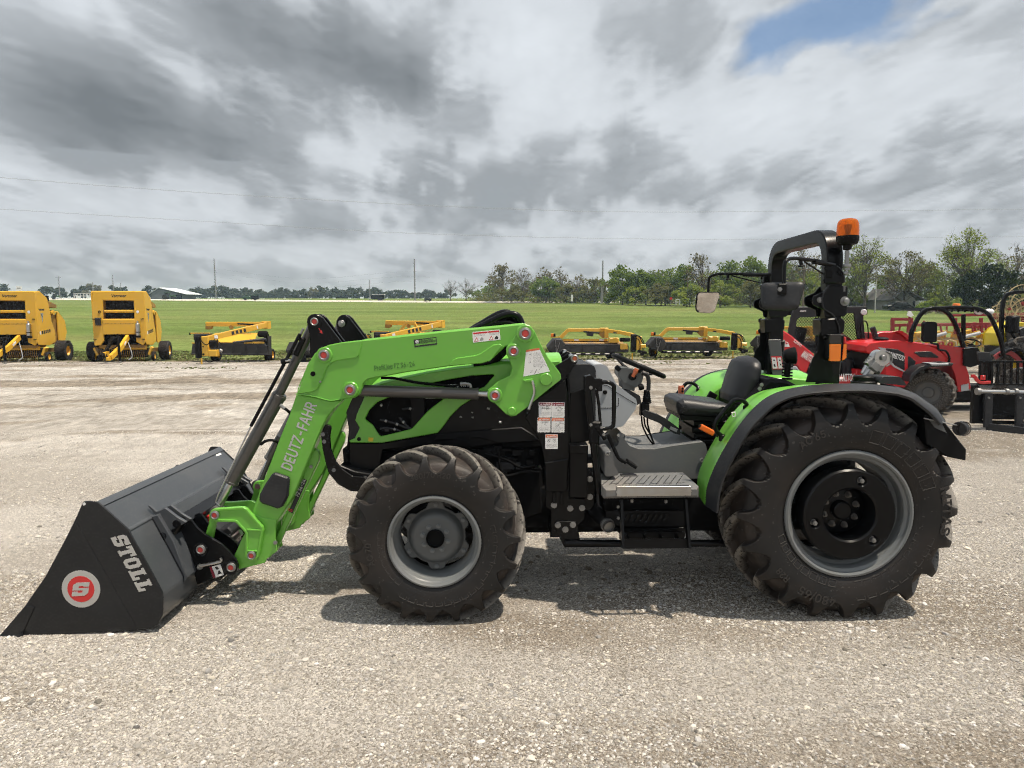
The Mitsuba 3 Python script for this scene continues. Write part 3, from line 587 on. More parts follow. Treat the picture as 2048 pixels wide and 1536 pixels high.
for x0 in (1420, 1528):
    c = x0 + 0; sticker("warning_mark", [(c, 306 - (c - 1412) * 0.1), (c + 34, 303 - (c - 1412) * 0.1), (c + 18, 272 - (c - 1412) * 0.1)], "C3", YA - 0.001, "red", L0); sticker("warning_mark", [(c + 7, 302 - (c - 1412) * 0.1), (c + 28, 300 - (c - 1412) * 0.1), (c + 18, 280 - (c - 1412) * 0.1)], "C3", YA - 0.0018, "white", L0)
    for q in range(2): sticker("warning_print", [(c + 2, 256 + q * 8 - (c - 1412) * 0.1), (c + 78, 249 + q * 8 - (c - 1412) * 0.1), (c + 78, 251 + q * 8 - (c - 1412) * 0.1), (c + 2, 258 + q * 8 - (c - 1412) * 0.1)], "C3", YA - 0.001, "ink_grey", L0)
    sticker("warning_print", [(c + 42, 300 - (c - 1412) * 0.1), (c + 66, 297 - (c - 1412) * 0.1), (c + 70, 285 - (c - 1412) * 0.1), (c + 56, 272 - (c - 1412) * 0.1), (c + 44, 284 - (c - 1412) * 0.1)], "C3", YA - 0.001, "ink_grey" if x0 < 1500 else "ink", L0)
# sticker along the guard bar
tr("bar_sticker", prism(P([(1092, 468), (1124, 484), (984, 800), (946, 782)], "L", -0.376), -0.3768, -0.3754), "ink", L0, smooth=False)
letters("FZ 36-24", "L", (1040, 640), (1112, 482), -0.3775, 0.020, "silver_foil", L0); letters("S", "L", (974, 792), (988, 764), -0.3775, 0.026, "red", L0)
# gussets with ridges seen between the arms' lower ends
# ---- tilt linkage, cylinders
link = [(195, 790), (212, 765), (240, 755), (510, 738), (545, 755), (698, 928), (706, 965), (660, 1215), (630, 1250), (590, 1262), (545, 1240), (530, 1200), (536, 990), (440, 884), (290, 880), (245, 880), (205, 862), (185, 825)]
def ring_plate(poly, y, w, h, c):
    q = Polygon(poly).buffer(-w); q = max(getattr(q, "geoms", [q]), key=lambda g: g.area)
    return prism(poly, y - h, y + 0.002, c, [np.array(q.exterior.coords)[:-1]])
for side, fl in ((-1, lambda m: m), (1, flip)):
    k = part("tilt_link")
    for y, n in ((-0.465, "outer_plate"), (-0.315, "inner_plate")):
        lp = fillet(P(link, "L", -0.465), 0.012)
        tr(n, fl(prism(lp, y, y + 0.026, 0.004)), "green", k)
        if n == "outer_plate":
            tr("ridge", fl(ring_plate(lp, y, 0.016, 0.008, 0.003)), "green", k); rb = P([(545, 945), (700, 955), (698, 975), (545, 965)], "L", -0.465); tr("ridge", fl(prism(rb, y - 0.008, y + 0.001, 0.003)), "green", k)
            rb = P([(548, 1150), (668, 1155), (665, 1170), (548, 1165)], "L", -0.465); tr("ridge", fl(prism(rb, y - 0.008, y + 0.001, 0.003)), "green", k)
    pin(240, 815, -0.474, 0.024, k, "L", False, side); pin(592, 1202, -0.474, 0.024, k, "L", False, side)
    c = P3([(240, 815), (592, 1202)], "L", -0.47); tr("shaft", fl(M(*[cyl(q, q + [0, 0.19, 0], 0.020, 16) for q in c])), "steel", k)
    tr("push_link", fl(prism(fillet(P([(192, 830), (262, 830), (250, 900), (215, 1060), (140, 1040), (185, 900)], "L", -0.40), 0.01), -0.415, -0.375, 0.006)), "green", k)
for side, fl in ((-1, lambda m: m), (1, flip)):
    # tilt cylinder
    k = part("tilt_cylinder"); yc = -0.370
    a, b, c2, d, e = P3([(629.5, 643), (551, 803), (558, 792), (462, 965), (434, 1022)], "O", yc)
    tr("upper_barrel", fl(M(cyl(a, b, 0.0285, 24))), "cylinder_grey", k)
    n = (d - c2) / np.linalg.norm(d - c2)
    tr("barrel", fl(M(cyl(c2, d, 0.043, 28, 0.004), cyl(c2 - n * 0.012, c2 + n * 0.012, 0.046, 28, 0.003))), "cylinder_grey", k)
    tr("collar", fl(M(cyl(d - n * 0.016, d + n * 0.002, 0.046, 28, 0.003), cyl(c2 - n * 0.02, c2 - n * 0.008, 0.040, 24))), "cylinder_grey", k)
    tr("rod", fl(M(cyl(d, e, 0.022, 20))), "steel", k)
    tr("rod_eye", fl(M(cyl(e + [0, -0.035, 0], e + [0, 0.035, 0], 0.036, 24, 0.004))), "cylinder_grey", k)
    # lift cylinder
    k = part("lift_cylinder"); yc = -0.385
    a, b, c2, d = P3([(702, 779), (716, 781), (956, 788), (990, 790)], "O", yc)
    n = (c2 - b) / np.linalg.norm(c2 - b)
    tr("barrel", fl(M(cyl(b, c2, 0.0365, 28, 0.004), cyl(c2 - n * 0.012, c2 + n * 0.004, 0.039, 28, 0.003))), "cylinder_grey", k)
    tr("rod", fl(M(cyl(c2, d, 0.021, 20))), "steel", k)
    tr("rod_eye", fl(M(cyl(d + [0, -0.03, 0], d + [0, 0.03, 0], 0.034, 24, 0.004), cyl(a + [0, -0.03, 0], a + [0, 0.03, 0], 0.034, 24, 0.004))), "green", k)
    f = P3([(1230, 350), (1290, 345), (1335, 352), (1340, 385)], "H", yc - 0.005)
    tr("fitting", fl(M(tube(f, 0.009, 8, 0.01), cyl(f[0], f[1], 0.0125, 6))), "zinc", k)
    h = P3([(420, 285), (560, 290), (800, 335), (1060, 360), (1150, 372), (1230, 352)], "H", [-0.34, -0.33, -0.33, -0.335, -0.35, yc - 0.005])
    tr("hose", fl(M(tube(h, 0.0085, 8, smooth=6))), "matt_black", k)
# level rod in front of the near tilt cylinder
k = part("level_indicator"); q = P3([(600, 668), (569, 724), (502, 852), (436, 990), (431, 1004), (440, 1012)], "O", -0.43)
tr("sleeve", M(cyl(q[0], q[2], 0.0105, 12)), "matt_black", k); tr("rod", M(tube(q[2:], 0.005, 8)), "steel", k)
tr("clamp", M(cyl(q[1] + [-0.02, 0, 0.0], q[1] + [0.03, 0, 0.012], 0.017, 16, 0.004)), "matt_black", k); c = P3([(575, 722)], "O", -0.44)[0]; tr("clamp_screw", M(cyl(c + [-0.012, 0, 0.0], c + [0.02, 0, 0.006], 0.008, 8)), "steel", k)
q = P3([(596, 680), (607, 657)], "O", -0.41); tr("bracket_rod", M(cyl(q[0], q[1], 0.008, 8)), "zinc", k)
q = P3([(606, 690), (600, 662), (592, 684), (583, 712), (592, 728)], "O", -0.405); tr("bracket", M(box((q[0] + q[2]) / 2 - [0, 0, 0.02], (0.03, 0.03, 0.12), rot([0, 1, 0], 26), 0.004)), "matt_black", k)
# hoses of the loader
def hose(pts, crop, ys, r=0.009, m="matt_black", n=6, fl=None): return tr("hydraulic_hose", (fl or (lambda a: a))(M(tube(P3(pts, crop, ys), r, 10, smooth=n))), m)
for side, fl in ((-1, None), (1, flip)):
    hose([(680, 140), (715, 112), (760, 99), (810, 103), (850, 124), (880, 170)], "L", [-0.39, -0.40, -0.40, -0.39, -0.37, -0.36], fl=fl)
    hose([(440, 1042), (490, 1080), (530, 1110), (565, 1150), (600, 1200)], "K", [-0.40, -0.40, -0.39, -0.37, -0.36], fl=fl)
c = P3([(440, 1040), (490, 1082)], "K", -0.40); tr("hose_fitting", M(cyl(c[0], c[1], 0.011, 8)), "zinc")
q = P3([(870, 60), (770, 270), (690, 470)], "L", -0.30); tr("hydraulic_pipe", M(cyl(q[0], q[1], 0.026, 14), cyl(q[1], q[2], 0.014, 12)), "cylinder_grey")

# ---- loader bucket
BK = part("bucket"); YN = 0.865
endp = P([(0, 1455), (0, 1427), (180, 1217), (330, 1000), (480, 720), (560, 560), (600, 465), (612, 450), (640, 447), (712, 454), (748, 482), (938, 655), (1062, 880), (1188, 1115), (1192, 1160), (1190, 1275), (1158, 1345), (1098, 1382), (160, 1440), (150, 1452)], "B", -YN)
for y0, y1 in ((-YN, -YN + 0.012), (YN - 0.012, YN)): tr("end_plate", prism(endp, y0, y1, 0.002), "bucket_black", BK)
prof = P([(20, 1448), (160, 1434), (1090, 1376), (1150, 1338), (1182, 1270), (1184, 1162), (1180, 1120), (1055, 884), (930, 660), (742, 488), (710, 462)], "B", -YN)
t_ = np.gradient(prof, axis=0); t_ /= np.linalg.norm(t_, axis=1, keepdims=True); off = np.stack([-t_[:, 1], t_[:, 0]], 1) * 0.008
tr("back_sheet", prism(np.vstack([prof, (prof + off)[::-1]]), -YN + 0.006, YN - 0.006), "bucket", BK)
edge = P([(0, 1458), (0, 1428), (150, 1418), (160, 1446)], "B", -YN); tr("cutting_edge", prism(edge, -YN - 0.014, YN + 0.014, 0.004), "bucket_black", BK)
c = P3([(148, 1430)], "B", -YN - 0.014)[0]; tr("edge_bolt", bolt(c, 0.014, 0.012), "bucket_black", BK)
tr("wear_plate", prism(P([(0, 1450), (0, 1427), (183, 1214), (252, 1222), (170, 1400), (150, 1440)], "B", -YN - 0.006), -YN - 0.006, -YN, 0.002), "bucket_black", BK)
tr("end_rib", prism(P([(545, 640), (560, 600), (1010, 1385), (960, 1390)], "B", -YN), -YN - 0.002, -YN + 0.001), "bucket_black", BK)
for y in (-YN - 0.002, YN - 0.004): c = P3([(616, 468)], "B", y)[0]; tr("corner_hole", M(cyl([c[0], y, c[2]], [c[0], y - 0.002, c[2]], 0.0085, 14)), "white" if y < 0 else "void", BK)
# flange along the upper edge and stiffeners on the back
tr("top_edge", prism(P([(700, 452), (716, 455), (752, 482), (738, 494), (706, 470)], "B", -YN), -YN + 0.008, YN - 0.008, 0.003), "bucket", BK)
tr("fold_seam", prism(P([(925, 648), (938, 655), (945, 668), (930, 668)], "B", -YN), -YN + 0.012, YN - 0.012), "bucket", BK)
st_ = [(1150, 540), (1210, 510), (1290, 700), (1380, 830), (1432, 1000), (1442, 1062), (1300, 1150), (1190, 1270), (1170, 1150), (1052, 890), (940, 680)]
pl = P([(935, 655), (1062, 882), (1188, 1118), (1190, 1180), (1215, 1130), (1110, 850), (985, 640)], "B", -YN)
tr("back_plate", prism(pl, -0.60, 0.60, 0.004), "bucket", BK)
# "STOLL" and the round badge
def block(pts): return np.array(pts, float)
GLY = {"S": [[(0.04, 0), (0.80, 0), (1, 0.2), (1, 0.58), (0.36, 0.58), (0.36, 0.74), (0.66, 0.74), (0.66, 0.66), (1, 0.66), (1, 1), (0.2, 1), (0, 0.84), (0, 0.42), (0.64, 0.42), (0.64, 0.24), (0.34, 0.24), (0.34, 0.34), (0, 0.34), (0, 0.05)]],
       "T": [[(0.22, 0), (0.78, 0), (0.78, 0.16), (0.68, 0.16), (0.68, 0.78), (0.80, 0.78), (0.80, 0.62), (1, 0.62), (1, 1), (0, 1), (0, 0.62), (0.2, 0.62), (0.2, 0.78), (0.32, 0.78), (0.32, 0.16), (0.22, 0.16)]],
       "O": [[(0.2, 0), (0.8, 0), (1, 0.2), (1, 0.8), (0.8, 1), (0.2, 1), (0, 0.8), (0, 0.2)], [(0.36, 0.22), (0.36, 0.78), (0.64, 0.78), (0.64, 0.22)]],
       "L": [[(0, 0), (1, 0), (1, 0.46), (0.74, 0.46), (0.74, 0.22), (0.56, 0.22), (0.56, 0.84), (0.66, 0.84), (0.66, 1), (0.0, 1), (0, 0.84), (0.16, 0.84), (0.16, 0.16), (0, 0.16)]]}
def slab(word, w, h, gap, shear, d=0.0015):
    m = Mesh(); x = 0
    for ch in word:
        q = [np.array([(x + a * w + b * h * shear, b * h) for a, b in ring]) for ring in GLY[ch]]
        p = prism(q[0], 0, d, 0, q[1:]); v = np.array(p.vertices); m.add((np.stack([v[:, 0], v[:, 2], d - v[:, 1]], 1), p.faces)); x += w + gap
    return m.get(), x - gap
for y in (-YN + 0.014, YN - 0.014): tr("weld_bead", M(tube([[q[0] - 0.001, y, q[1]] for q in prof + off * 1.3], 0.006, 6)), "bucket", BK)
g, Lw = slab("STOLL", 0.070, 0.088, 0.010, 0.22)
a, b = P3([(808, 715), (1022, 1122)], "B", -YN - 0.0008); r_ = (b - a) / np.linalg.norm(b - a); v = np.array(g.vertices); v[:, 0] *= np.linalg.norm(b - a) / (Lw + 0.01)
tr("lettering", lay((v, g.faces), a, r_, np.cross([0, -1.0, 0], r_)), "silver_foil", BK, smooth=False)
bc = P3([(592, 1090)], "B", -YN - 0.002)[0]
tr("badge", M(cyl([bc[0], -YN - 0.0022, bc[2]], [bc[0], -YN, bc[2]], 0.1085, 64)), "silver_foil", BK); tr("badge_disc", M(cyl([bc[0], -YN - 0.0036, bc[2]], [bc[0], -YN, bc[2]], 0.076, 56)), "red", BK)
g, Lw = slab("S", 0.092, 0.078, 0, 0.2); v = np.array(g.vertices); v[:, 0] -= 0.054; v[:, 1] -= 0.039
tr("badge_letter", lay((v, g.faces), [bc[0], -YN - 0.0038, bc[2]], [1, 0, 0.04], [0, 0, 1]), "silver_foil", BK, smooth=False)
tr("top_label", prism(P([(1562, 98), (1586, 84), (1616, 98), (1584, 118)], "B", 0.72), 0.71, 0.74) if False else M(box(np.append(P([(1588, 101)], "B", 0.74)[0][:1], [0.74, P([(1588, 101)], "B", 0.74)[0][1] + 0.002])[[0, 1, 2]], (0.045, 0.09, 0.004), rot([0, 1, 0], 40))), "white", BK)
# lifting eye on the top
c = P3([(1300, 235)], "B", 0.25)[0]; tr("lifting_eye", M(sweep(np.array([c + [0.0, 0.05 * math.cos(a), 0.045 * math.sin(a)] for a in np.linspace(0, math.pi, 12)]), circle(0.010, 8))), "black", BK)
# euro carrier on the back of the bucket
cheek = fillet(P([(1340, 612), (1352, 590), (1392, 575), (1440, 640), (1500, 690), (1620, 760), (1682, 820), (1730, 880), (1745, 925), (1715, 972), (1560, 1012), (1440, 1062), (1425, 1000), (1375, 835), (1290, 705)], "B", -0.47), 0.012)
for y in (-0.47, -0.33, 0.31, 0.45): tr("carrier_plate", prism(cheek, y, y + 0.018, 0.004), "black", BK)
for y in (-0.40, 0.40):
    q = P([(1352, 600), (1240, 640), (1160, 560), (1200, 520), (1290, 560)], "B", -0.40)
cb = P([(1335, 600)], "B", -0.42)[0]
tr("cross_tube", M(box([cb[0], 0, cb[1]], (0.070, 1.12, 0.070), rot([0, 1, 0], 35), 0.010)), "black", BK)
tr("cross_tube", M(cyl([cb[0] - 0.04, -0.60, cb[1] - 0.035], [cb[0] - 0.04, 0.60, cb[1] - 0.035], 0.024, 16)), "black", BK)
cb2 = P([(1560, 960)], "B", -0.42)[0]; tr("cross_tube", M(box([cb2[0], 0, cb2[1]], (0.06, 0.86, 0.10), rot([0, 1, 0], 35), 0.008)), "black", BK)
for side, fl in ((-1, lambda m: m), (1, flip)):
    hookp = P([(1085, 480), (1098, 474), (1150, 520), (1215, 495), (1300, 560), (1370, 600), (1250, 660), (1195, 590), (1140, 545)], "B", -0.56)
    tr("hook_bracket", fl(prism(fillet(hookp, 0.006), -0.57, -0.545, 0.003)), "bucket", BK); tr("hook_bracket", fl(prism(fillet(hookp[2:], 0.006), -0.50, -0.48, 0.003)), "bucket", BK)
    c = P3([(1290, 615)], "B", -0.575)[0]; tr("hook_pin", fl(M(cyl(c, c + [0, 0.12, 0], 0.026, 20, 0.004))), "black", BK)
for u, v, s in ((1470, 800, -1), (1692, 930, -1)):
    for side in (-1, 1):
        fl = (lambda m: m) if side < 0 else flip
        c = P3([(u, v)], "B", -0.472)[0]; tr("carrier_boss", fl(M(cyl(c + [0, 0.02, 0], c + [0, -0.022, 0], 0.043, 26, 0.006))), "black", BK); pin(u, v, -0.494, 0.026, BK, "B", False, side)
q = P3([(1448, 930), (1470, 920), (1600, 892), (1622, 882), (1612, 862)], "B", -0.485); tr("lock_handle", M(tube(q, 0.010, 10, 0.015)), "steel", BK); c = P3([(1465, 925)], "B", -0.474)[0]; tr("lock_bolt", bolt(c, 0.014, 0.02), "zinc", BK)
tr("warning_label", prism(P([(1532, 932), (1610, 908), (1638, 986), (1560, 1012)], "B", -0.4715), -0.4722, -0.4702), "white", BK, smooth=False)
tr("warning_header", prism(P([(1532, 932), (1548, 927), (1577, 1006), (1560, 1012)], "B", -0.4728), -0.4732, -0.4702), "maroon", BK, smooth=False)
tr("warning_print", M(*[prism(P(q, "B", -0.4728), -0.4730, -0.4702) for q in ([(1590, 985), (1625, 975), (1600, 950)], [(1570, 930), (1586, 925), (1604, 942), (1582, 950)], [(1556, 955), (1560, 954), (1574, 992), (1570, 993)])]), "ink", BK, smooth=False)
for (u, v, y, m) in ((404, 1041, -0.18, "red"), (410, 1034, -0.06, "blue"), (420, 1040, -0.12, "red")):
    c = P3([(u, v)], "O", y)[0]; tr("coupler", M(cyl(c + [-0.005, 0, 0.02], c + [0.015, 0, -0.05], 0.014, 12, 0.003), cyl(c + [-0.012, 0, 0.035], c + [-0.005, 0, 0.02], 0.019, 12, 0.004)), m, BK)
    tr("coupler_body", M(cyl(c + [0.015, 0, -0.05], c + [0.025, 0, -0.10], 0.012, 8)), "zinc", BK)
q = P3([(300, 940), (410, 880), (470, 900), (460, 960), (380, 1060)], "L", -0.2); tr("carrier_tube", M(cyl(P3([(380, 1065)], "L", -0.1)[0], P3([(490, 980)], "L", -0.1)[0], 0.022, 14)), "steel", BK)
tr("carrier_cover", prism(fillet(P([(250, 960), (420, 890), (460, 930), (440, 1000), (350, 1060)], "L", 0.0), 0.02), -0.10, 0.10, 0.01), "anthracite", BK)
# ---- loader mast and its frame
for side, fl in ((-1, lambda m: m), (1, flip)):
    k = part("loader_mast")
    mast = P([(1790, 172), (1830, 188), (1862, 228), (1905, 320), (1960, 420), (2020, 495), (2052, 540), (2058, 580), (1900, 705), (1800, 792), (1722, 848), (1690, 852), (1650, 832), (1530, 715), (1515, 690), (1522, 655), (1545, 640), (1600, 592), (1680, 556), (1702, 508), (1680, 440), (1655, 395), (1652, 360), (1664, 335), (1690, 308), (1722, 255), (1732, 215), (1752, 185)], "C3", -0.462)
    for y0, y1, n in ((-0.462, -0.444, "outer_plate"), (-0.306, -0.290, "inner_plate")): tr(n, fl(prism(fillet(mast, 0.010), y0, y1, 0.003)), "green", k)
    for u, v, r in ((1793, 245, 0.033), (1708, 373, 0.028), (1573, 695, 0.028)): pin(u, v, -0.462, r, k, "C3", True, side)
    for u, v, r in ((1695, 812, 0.026), (1945, 580, 0.038)):
        c = P3([(u, v)], "C3", -0.462)[0]; tr("plug", fl(M(cyl(c, c + [0, -0.018, 0], r, 28, 0.004))), "green", k)
    c = P3([(1974, 608)], "C3", -0.468)[0]; tr("slot", fl(M(box(c, (0.022, 0.012, 0.009), rot([0, 1, 0], -25), 0.003))), "void", k)
    sub = P([(0, 470), (140, 395), (205, 350), (255, 330), (262, 760), (385, 770), (388, 975), (430, 972), (430, 1180), (365, 1205), (365, 1262), (320, 1300), (332, 1402), (230, 1455), (170, 1342), (138, 1335), (138, 1212), (102, 1180), (105, 1085), (95, 880), (78, 780), (40, 690), (-30, 590)], "C5", -0.44)
    sub = P([(-30, 590), (10, 485), (140, 400), (205, 352), (236, 330), (250, 420), (262, 760), (262, 1120), (366, 1125), (366, 1262), (310, 1312), (138, 1320), (138, 1200), (102, 1180), (105, 1085), (95, 880), (78, 780), (40, 690)], "C5", -0.44)
    tr("frame_plate", fl(prism(sub, -0.445, -0.425, 0.004)), "black", k)
    tr("frame_plate", fl(prism(P([(225, 770), (428, 965), (432, 990), (430, 1170), (400, 1205), (240, 1210)], "C5", -0.415), -0.415, -0.395, 0.004)), "black", k)
    tr("frame_box", fl(prism(P([(265, 768), (386, 772), (384, 1122), (262, 1118)], "C5", -0.47), -0.478, -0.30, 0.006)), "black", k)
    tr("frame_lid", fl(prism(P([(262, 766), (388, 770), (387, 830), (263, 826)], "C5", -0.48), -0.482, -0.29, 0.004)), "black", k)
    tr("frame_box", fl(prism(P([(98, 885), (258, 860), (250, 1080), (104, 1080)], "C5", -0.458), -0.460, -0.33, 0.006)), "black", k)
    for x0 in (150, 200): tr("frame_rib", fl(prism(P([(x0, 1085), (x0 + 22, 1085), (x0 + 22, 1165), (x0, 1165)], "C5", -0.452), -0.455, -0.43, 0.003)), "black", k)
    foot = P([(172, 1275), (308, 1278), (318, 1310), (334, 1405), (232, 1456), (175, 1345)], "C5", -0.452)
    tr("foot_plate", fl(prism(fillet(foot, 0.008), -0.457, -0.44, 0.003)), "black", k)
    for u, v in ((400, 995), (400, 1113)): tr("bolt", fl(bolt(P3([(u, v)], "C5", -0.415)[0], 0.0145, 0.014)), "zinc", k)
    for u, v in ((160, 1168), (268, 1190), (347, 1188)): tr("bolt", fl(bolt(P3([(u, v)], "C5", -0.445)[0], 0.0145, 0.014)), "zinc", k)
    for u, v in ((186, 1302), (286, 1300), (236, 1332)): tr("bolt", fl(bolt(P3([(u, v)], "C5", -0.457)[0], 0.0145, 0.014)), "zinc", k)
    # side rail below
    c = P3([(1130, 1087), (1470, 1088)], "O", -0.47); tr("side_rail", fl(M(cyl(c[0], c[1] + [0.5, 0, 0], 0.022, 18))), "black", k)
    # swivel arm with its chromed bar
    arm = P([(320, 385), (560, 235), (600, 205), (640, 212), (668, 250), (660, 310), (600, 390), (540, 480), (480, 580), (420, 640), (330, 560)], "M", -0.40)
    tr("parking_arm", fl(prism(fillet(arm, 0.008), -0.405, -0.385, 0.003)), "black", k); pin(622, 258, -0.405, 0.022, k, "M", False, side, "orange_dull")
    arm2 = P([(258, 270), (395, 178), (440, 180), (470, 215), (440, 270), (420, 290), (300, 290)], "M", -0.40 + 0.36)
    c = P3([(622, 258)], "M", -0.39)[0]; tr("chromed_bar", fl(M(cyl(c, c + [0, 0.30, 0], 0.018, 16))), "steel", k)
    tr("parking_arm", fl(prism(fillet(arm, 0.008), -0.10, -0.085, 0.003)), "black", k)
    c = P3([(1060, 600)], "O", 0)
    q = P3([(1843, 588), (1858, 640), (1858, 690), (1838, 748), (1815, 812)], "C3", -0.475); tr("lock_handle", fl(M(tube(q, 0.0085, 10, smooth=4))), "steel", k)
    tr("handle_clip", fl(prism(P([(1778, 585), (1845, 575), (1858, 605), (1845, 612), (1832, 598), (1790, 600)], "C3", -0.475), -0.482, -0.46, 0.003)), "green", k)
    tr("handle_tip", fl(M(cyl(q[-1] - (q[-1] - q[-2]) * 0.2, q[-1] + (q[-1] - q[-2]) * 0.35, 0.012, 12, 0.004))), "matt_black", k)
    if side < 0:
        lab = [(1800, 366), (1895, 350), (1974, 522), (1780, 560)]
        tr("instruction_label", prism(P(lab, "C3", -0.4625), -0.4634, -0.4618), "white", k, smooth=False)
        tr("label_header", prism(P([(1800, 366), (1895, 350), (1901, 364), (1799, 381)], "C3", -0.4638), -0.4641, -0.4628), "orange_dull", k, smooth=False)
        m = Mesh(); rg = random.Random(3)
        for r in range(20):
            y = 388 + r * 7.2; x0 = 1850 + (r % 3); x1 = 1905 + r * 3.0
            if r < 15: m.add(prism(P([(x0, y), (x1, y - 8), (x1, y - 6.4), (x0, y + 1.6)], "C3", -0.4638), -0.4640, -0.4630))
        tr("label_print", m, "ink_grey", k, smooth=False); m = Mesh()
        for (x, y, w, h) in ((1822, 392, 18, 18), (1815, 422, 20, 18), (1812, 448, 22, 14), (1845, 470, 22, 14), (1830, 515, 26, 16), (1868, 510, 24, 18), (1895, 500, 16, 20), (1905, 485, 14, 14), (1940, 478, 12, 20), (1858, 530, 14, 10)):
            for _ in range(4):
                a, b = rg.random(), rg.random(); x0, y0 = x + a * w, y + b * h; dx, dy = (rg.random() - 0.5) * w, (rg.random() - 0.5) * h
                m.add(prism(P([(x0 - dx / 2 - 2, y0 - dy / 2), (x0 + dx / 2 - 1, y0 + dy / 2), (x0 + dx / 2 + 2, y0 + dy / 2 + 2), (x0 - dx / 2 + 1, y0 - dy / 2 + 3)], "C3", -0.4638), -0.4640, -0.4630))
        tr("label_print", m, "ink", k, smooth=False)
        # five safety signs
        def sign(q, head, word, pict):
            (x0, y0), (x1, y1) = q; w, h = x1 - x0, y1 - y0; rg = random.Random(int(x0 + y0)); e = -0.4452
            R_ = [(x0, y0), (x1, y0), (x1, y1), (x0, y1)]
            tr("safety_sign", prism(fillet(P(R_, "M", e), 0.004), e - 0.0012, e), "white", k, smooth=False)
            tr("sign_header", prism(fillet(P([(x0 + 6, y0 + 6), (x1 - 6, y0 + 6), (x1 - 6, y0 + 0.23 * h), (x0 + 6, y0 + 0.23 * h)], "M", e), 0.002), e - 0.0018, e), head, k, smooth=False)
            a, b = P3([(x0 + 0.32 * w, y0 + 0.19 * h), (x1 - 0.10 * w, y0 + 0.19 * h)], "M", e - 0.0019); v, f = text(word, 0.008, True); v[:, 0] *= np.linalg.norm(b - a) / v[:, 0].max()
            tr("sign_word", lay((v, f), a, b - a, [0, 0, 1]), "white", k, smooth=False)
            tr("sign_word", prism(P([(x0 + 0.12 * w, y0 + 0.20 * h), (x0 + 0.28 * w, y0 + 0.20 * h), (x0 + 0.20 * w, y0 + 0.08 * h)], "M", e), e - 0.0024, e), "white", k, smooth=False)
            m = Mesh()
            if pict == "rings":
                for cx in (0.28, 0.72):
                    c = P3([(x0 + cx * w, y0 + 0.43 * h)], "M", e - 0.0012)[0]
                    m.add(lathe([(0.0100, 0), (0.0100, -0.0008), (0.0088, -0.0008), (0.0088, 0)], c, n=24)); m.add(box(c, (0.008, 0.002, 0.003)))
            else:
                for _ in range(11):
                    a, b = 0.25 + 0.55 * rg.random(), 0.30 + 0.26 * rg.random(); l, t = 0.05 + 0.16 * rg.random(), rg.random() * 3.1
                    dx, dy = l * math.cos(t) * w, l * math.sin(t) * w; cx, cy = x0 + a * w, y0 + b * h
                    m.add(prism(P([(cx - dx, cy - dy - 3), (cx + dx, cy + dy - 3), (cx + dx, cy + dy + 3), (cx - dx, cy - dy + 3)], "M", e), e - 0.0017, e))
            tr("sign_pictogram", m, "ink", k, smooth=False); m = Mesh()
            for r in range(5): m.add(prism(P([(x0 + 0.10 * w, y0 + (0.66 + 0.06 * r) * h), (x1 - (0.10 + 0.2 * (r == 4)) * w, y0 + (0.66 + 0.06 * r) * h), (x1 - (0.10 + 0.2 * (r == 4)) * w, y0 + (0.68 + 0.06 * r) * h), (x0 + 0.10 * w, y0 + (0.68 + 0.06 * r) * h)], "M", e), e - 0.0017, e))
            tr("sign_print", m, "ink_grey", k, smooth=False)
        sign(((122, 868), (300, 1074)), "maroon", "DANGER", ""); sign(((304, 872), (482, 1080)), "maroon", "DANGER", "")
        sign(((104, 1080), (286, 1288)), "orange_dull", "WARNING", ""); sign(((300, 1084), (480, 1290)), "orange_dull", "WARNING", ""); sign(((212, 1316), (390, 1522)), "orange_dull", "WARNING", "rings")
tr("crossbeam", M(box([P([(1125, 1065)], "O", -0.4)[0][0], 0, P([(1125, 1060)], "O", -0.4)[0][1]], (0.16, 0.86, 0.08), None, 0.01)), "black")

# ---- bonnet
BN = part("bonnet"); YH = -0.315
side_out = P([(690, 955), (105, 950), (90, 930), (150, 905), (200, 800), (155, 720), (170, 660), (250, 470), (330, 370), (420, 340), (640, 290), (900, 232), (1200, 180), (1720, 125), (2250, 110), (2280, 300), (1560, 420), (1320, 510), (1230, 570), (1130, 670), (1060, 770), (1000, 850)], "H", YH)
side_out = P([(430, 952), (105, 950), (92, 930), (150, 905), (200, 800), (155, 720), (172, 655), (255, 470), (330, 385), (420, 345), (640, 292), (900, 236), (1200, 190), (1720, 140), (2250, 112), (2280, 250), (1800, 360), (1560, 430), (1320, 520), (1230, 580), (1130, 680), (1060, 780), (1000, 850)], "H", YH)
win1 = P([(258, 700), (300, 615), (380, 535), (500, 485), (700, 480), (1080, 490), (1000, 545), (900, 625), (800, 735), (740, 805), (690, 822), (425, 885), (402, 878), (330, 765), (262, 715)], "H", YH)
win2 = P([(905, 345), (1100, 305), (1350, 262), (1570, 250), (1580, 262), (1480, 378), (1400, 410), (1160, 400)], "H", YH)
for fl in (lambda m: m, flip): tr("side_panel", fl(prism(side_out, YH, YH + 0.022, 0.005, [fillet(win1, 0.012), fillet(win2, 0.008)])), "green", BN)
top = P([(255, 470), (300, 400), (330, 372), (420, 335), (640, 282), (900, 226), (1200, 176), (1720, 126), (2270, 100)], "H", YH + 0.02)
sec_y = np.linspace(-1, 1, 21); sec = [(y * -YH * 0.985, 0.032 * (1 - abs(y) ** 2.2) - 0.030 * max(0, (abs(y) - 0.86) / 0.14) ** 1.6) for y in sec_y]
v = np.array([[(q[0], y, q[1] + z) for y, z in sec] for q in top]); n_, m_ = len(top), len(sec); i = (np.arange(n_ - 1)[:, None] * m_ + np.arange(m_ - 1)).ravel()
tr("top_panel", (v.reshape(-1, 3), np.stack([i, i + m_, i + m_ + 1, i + 1], 1)), "green", BN, smooth=60)
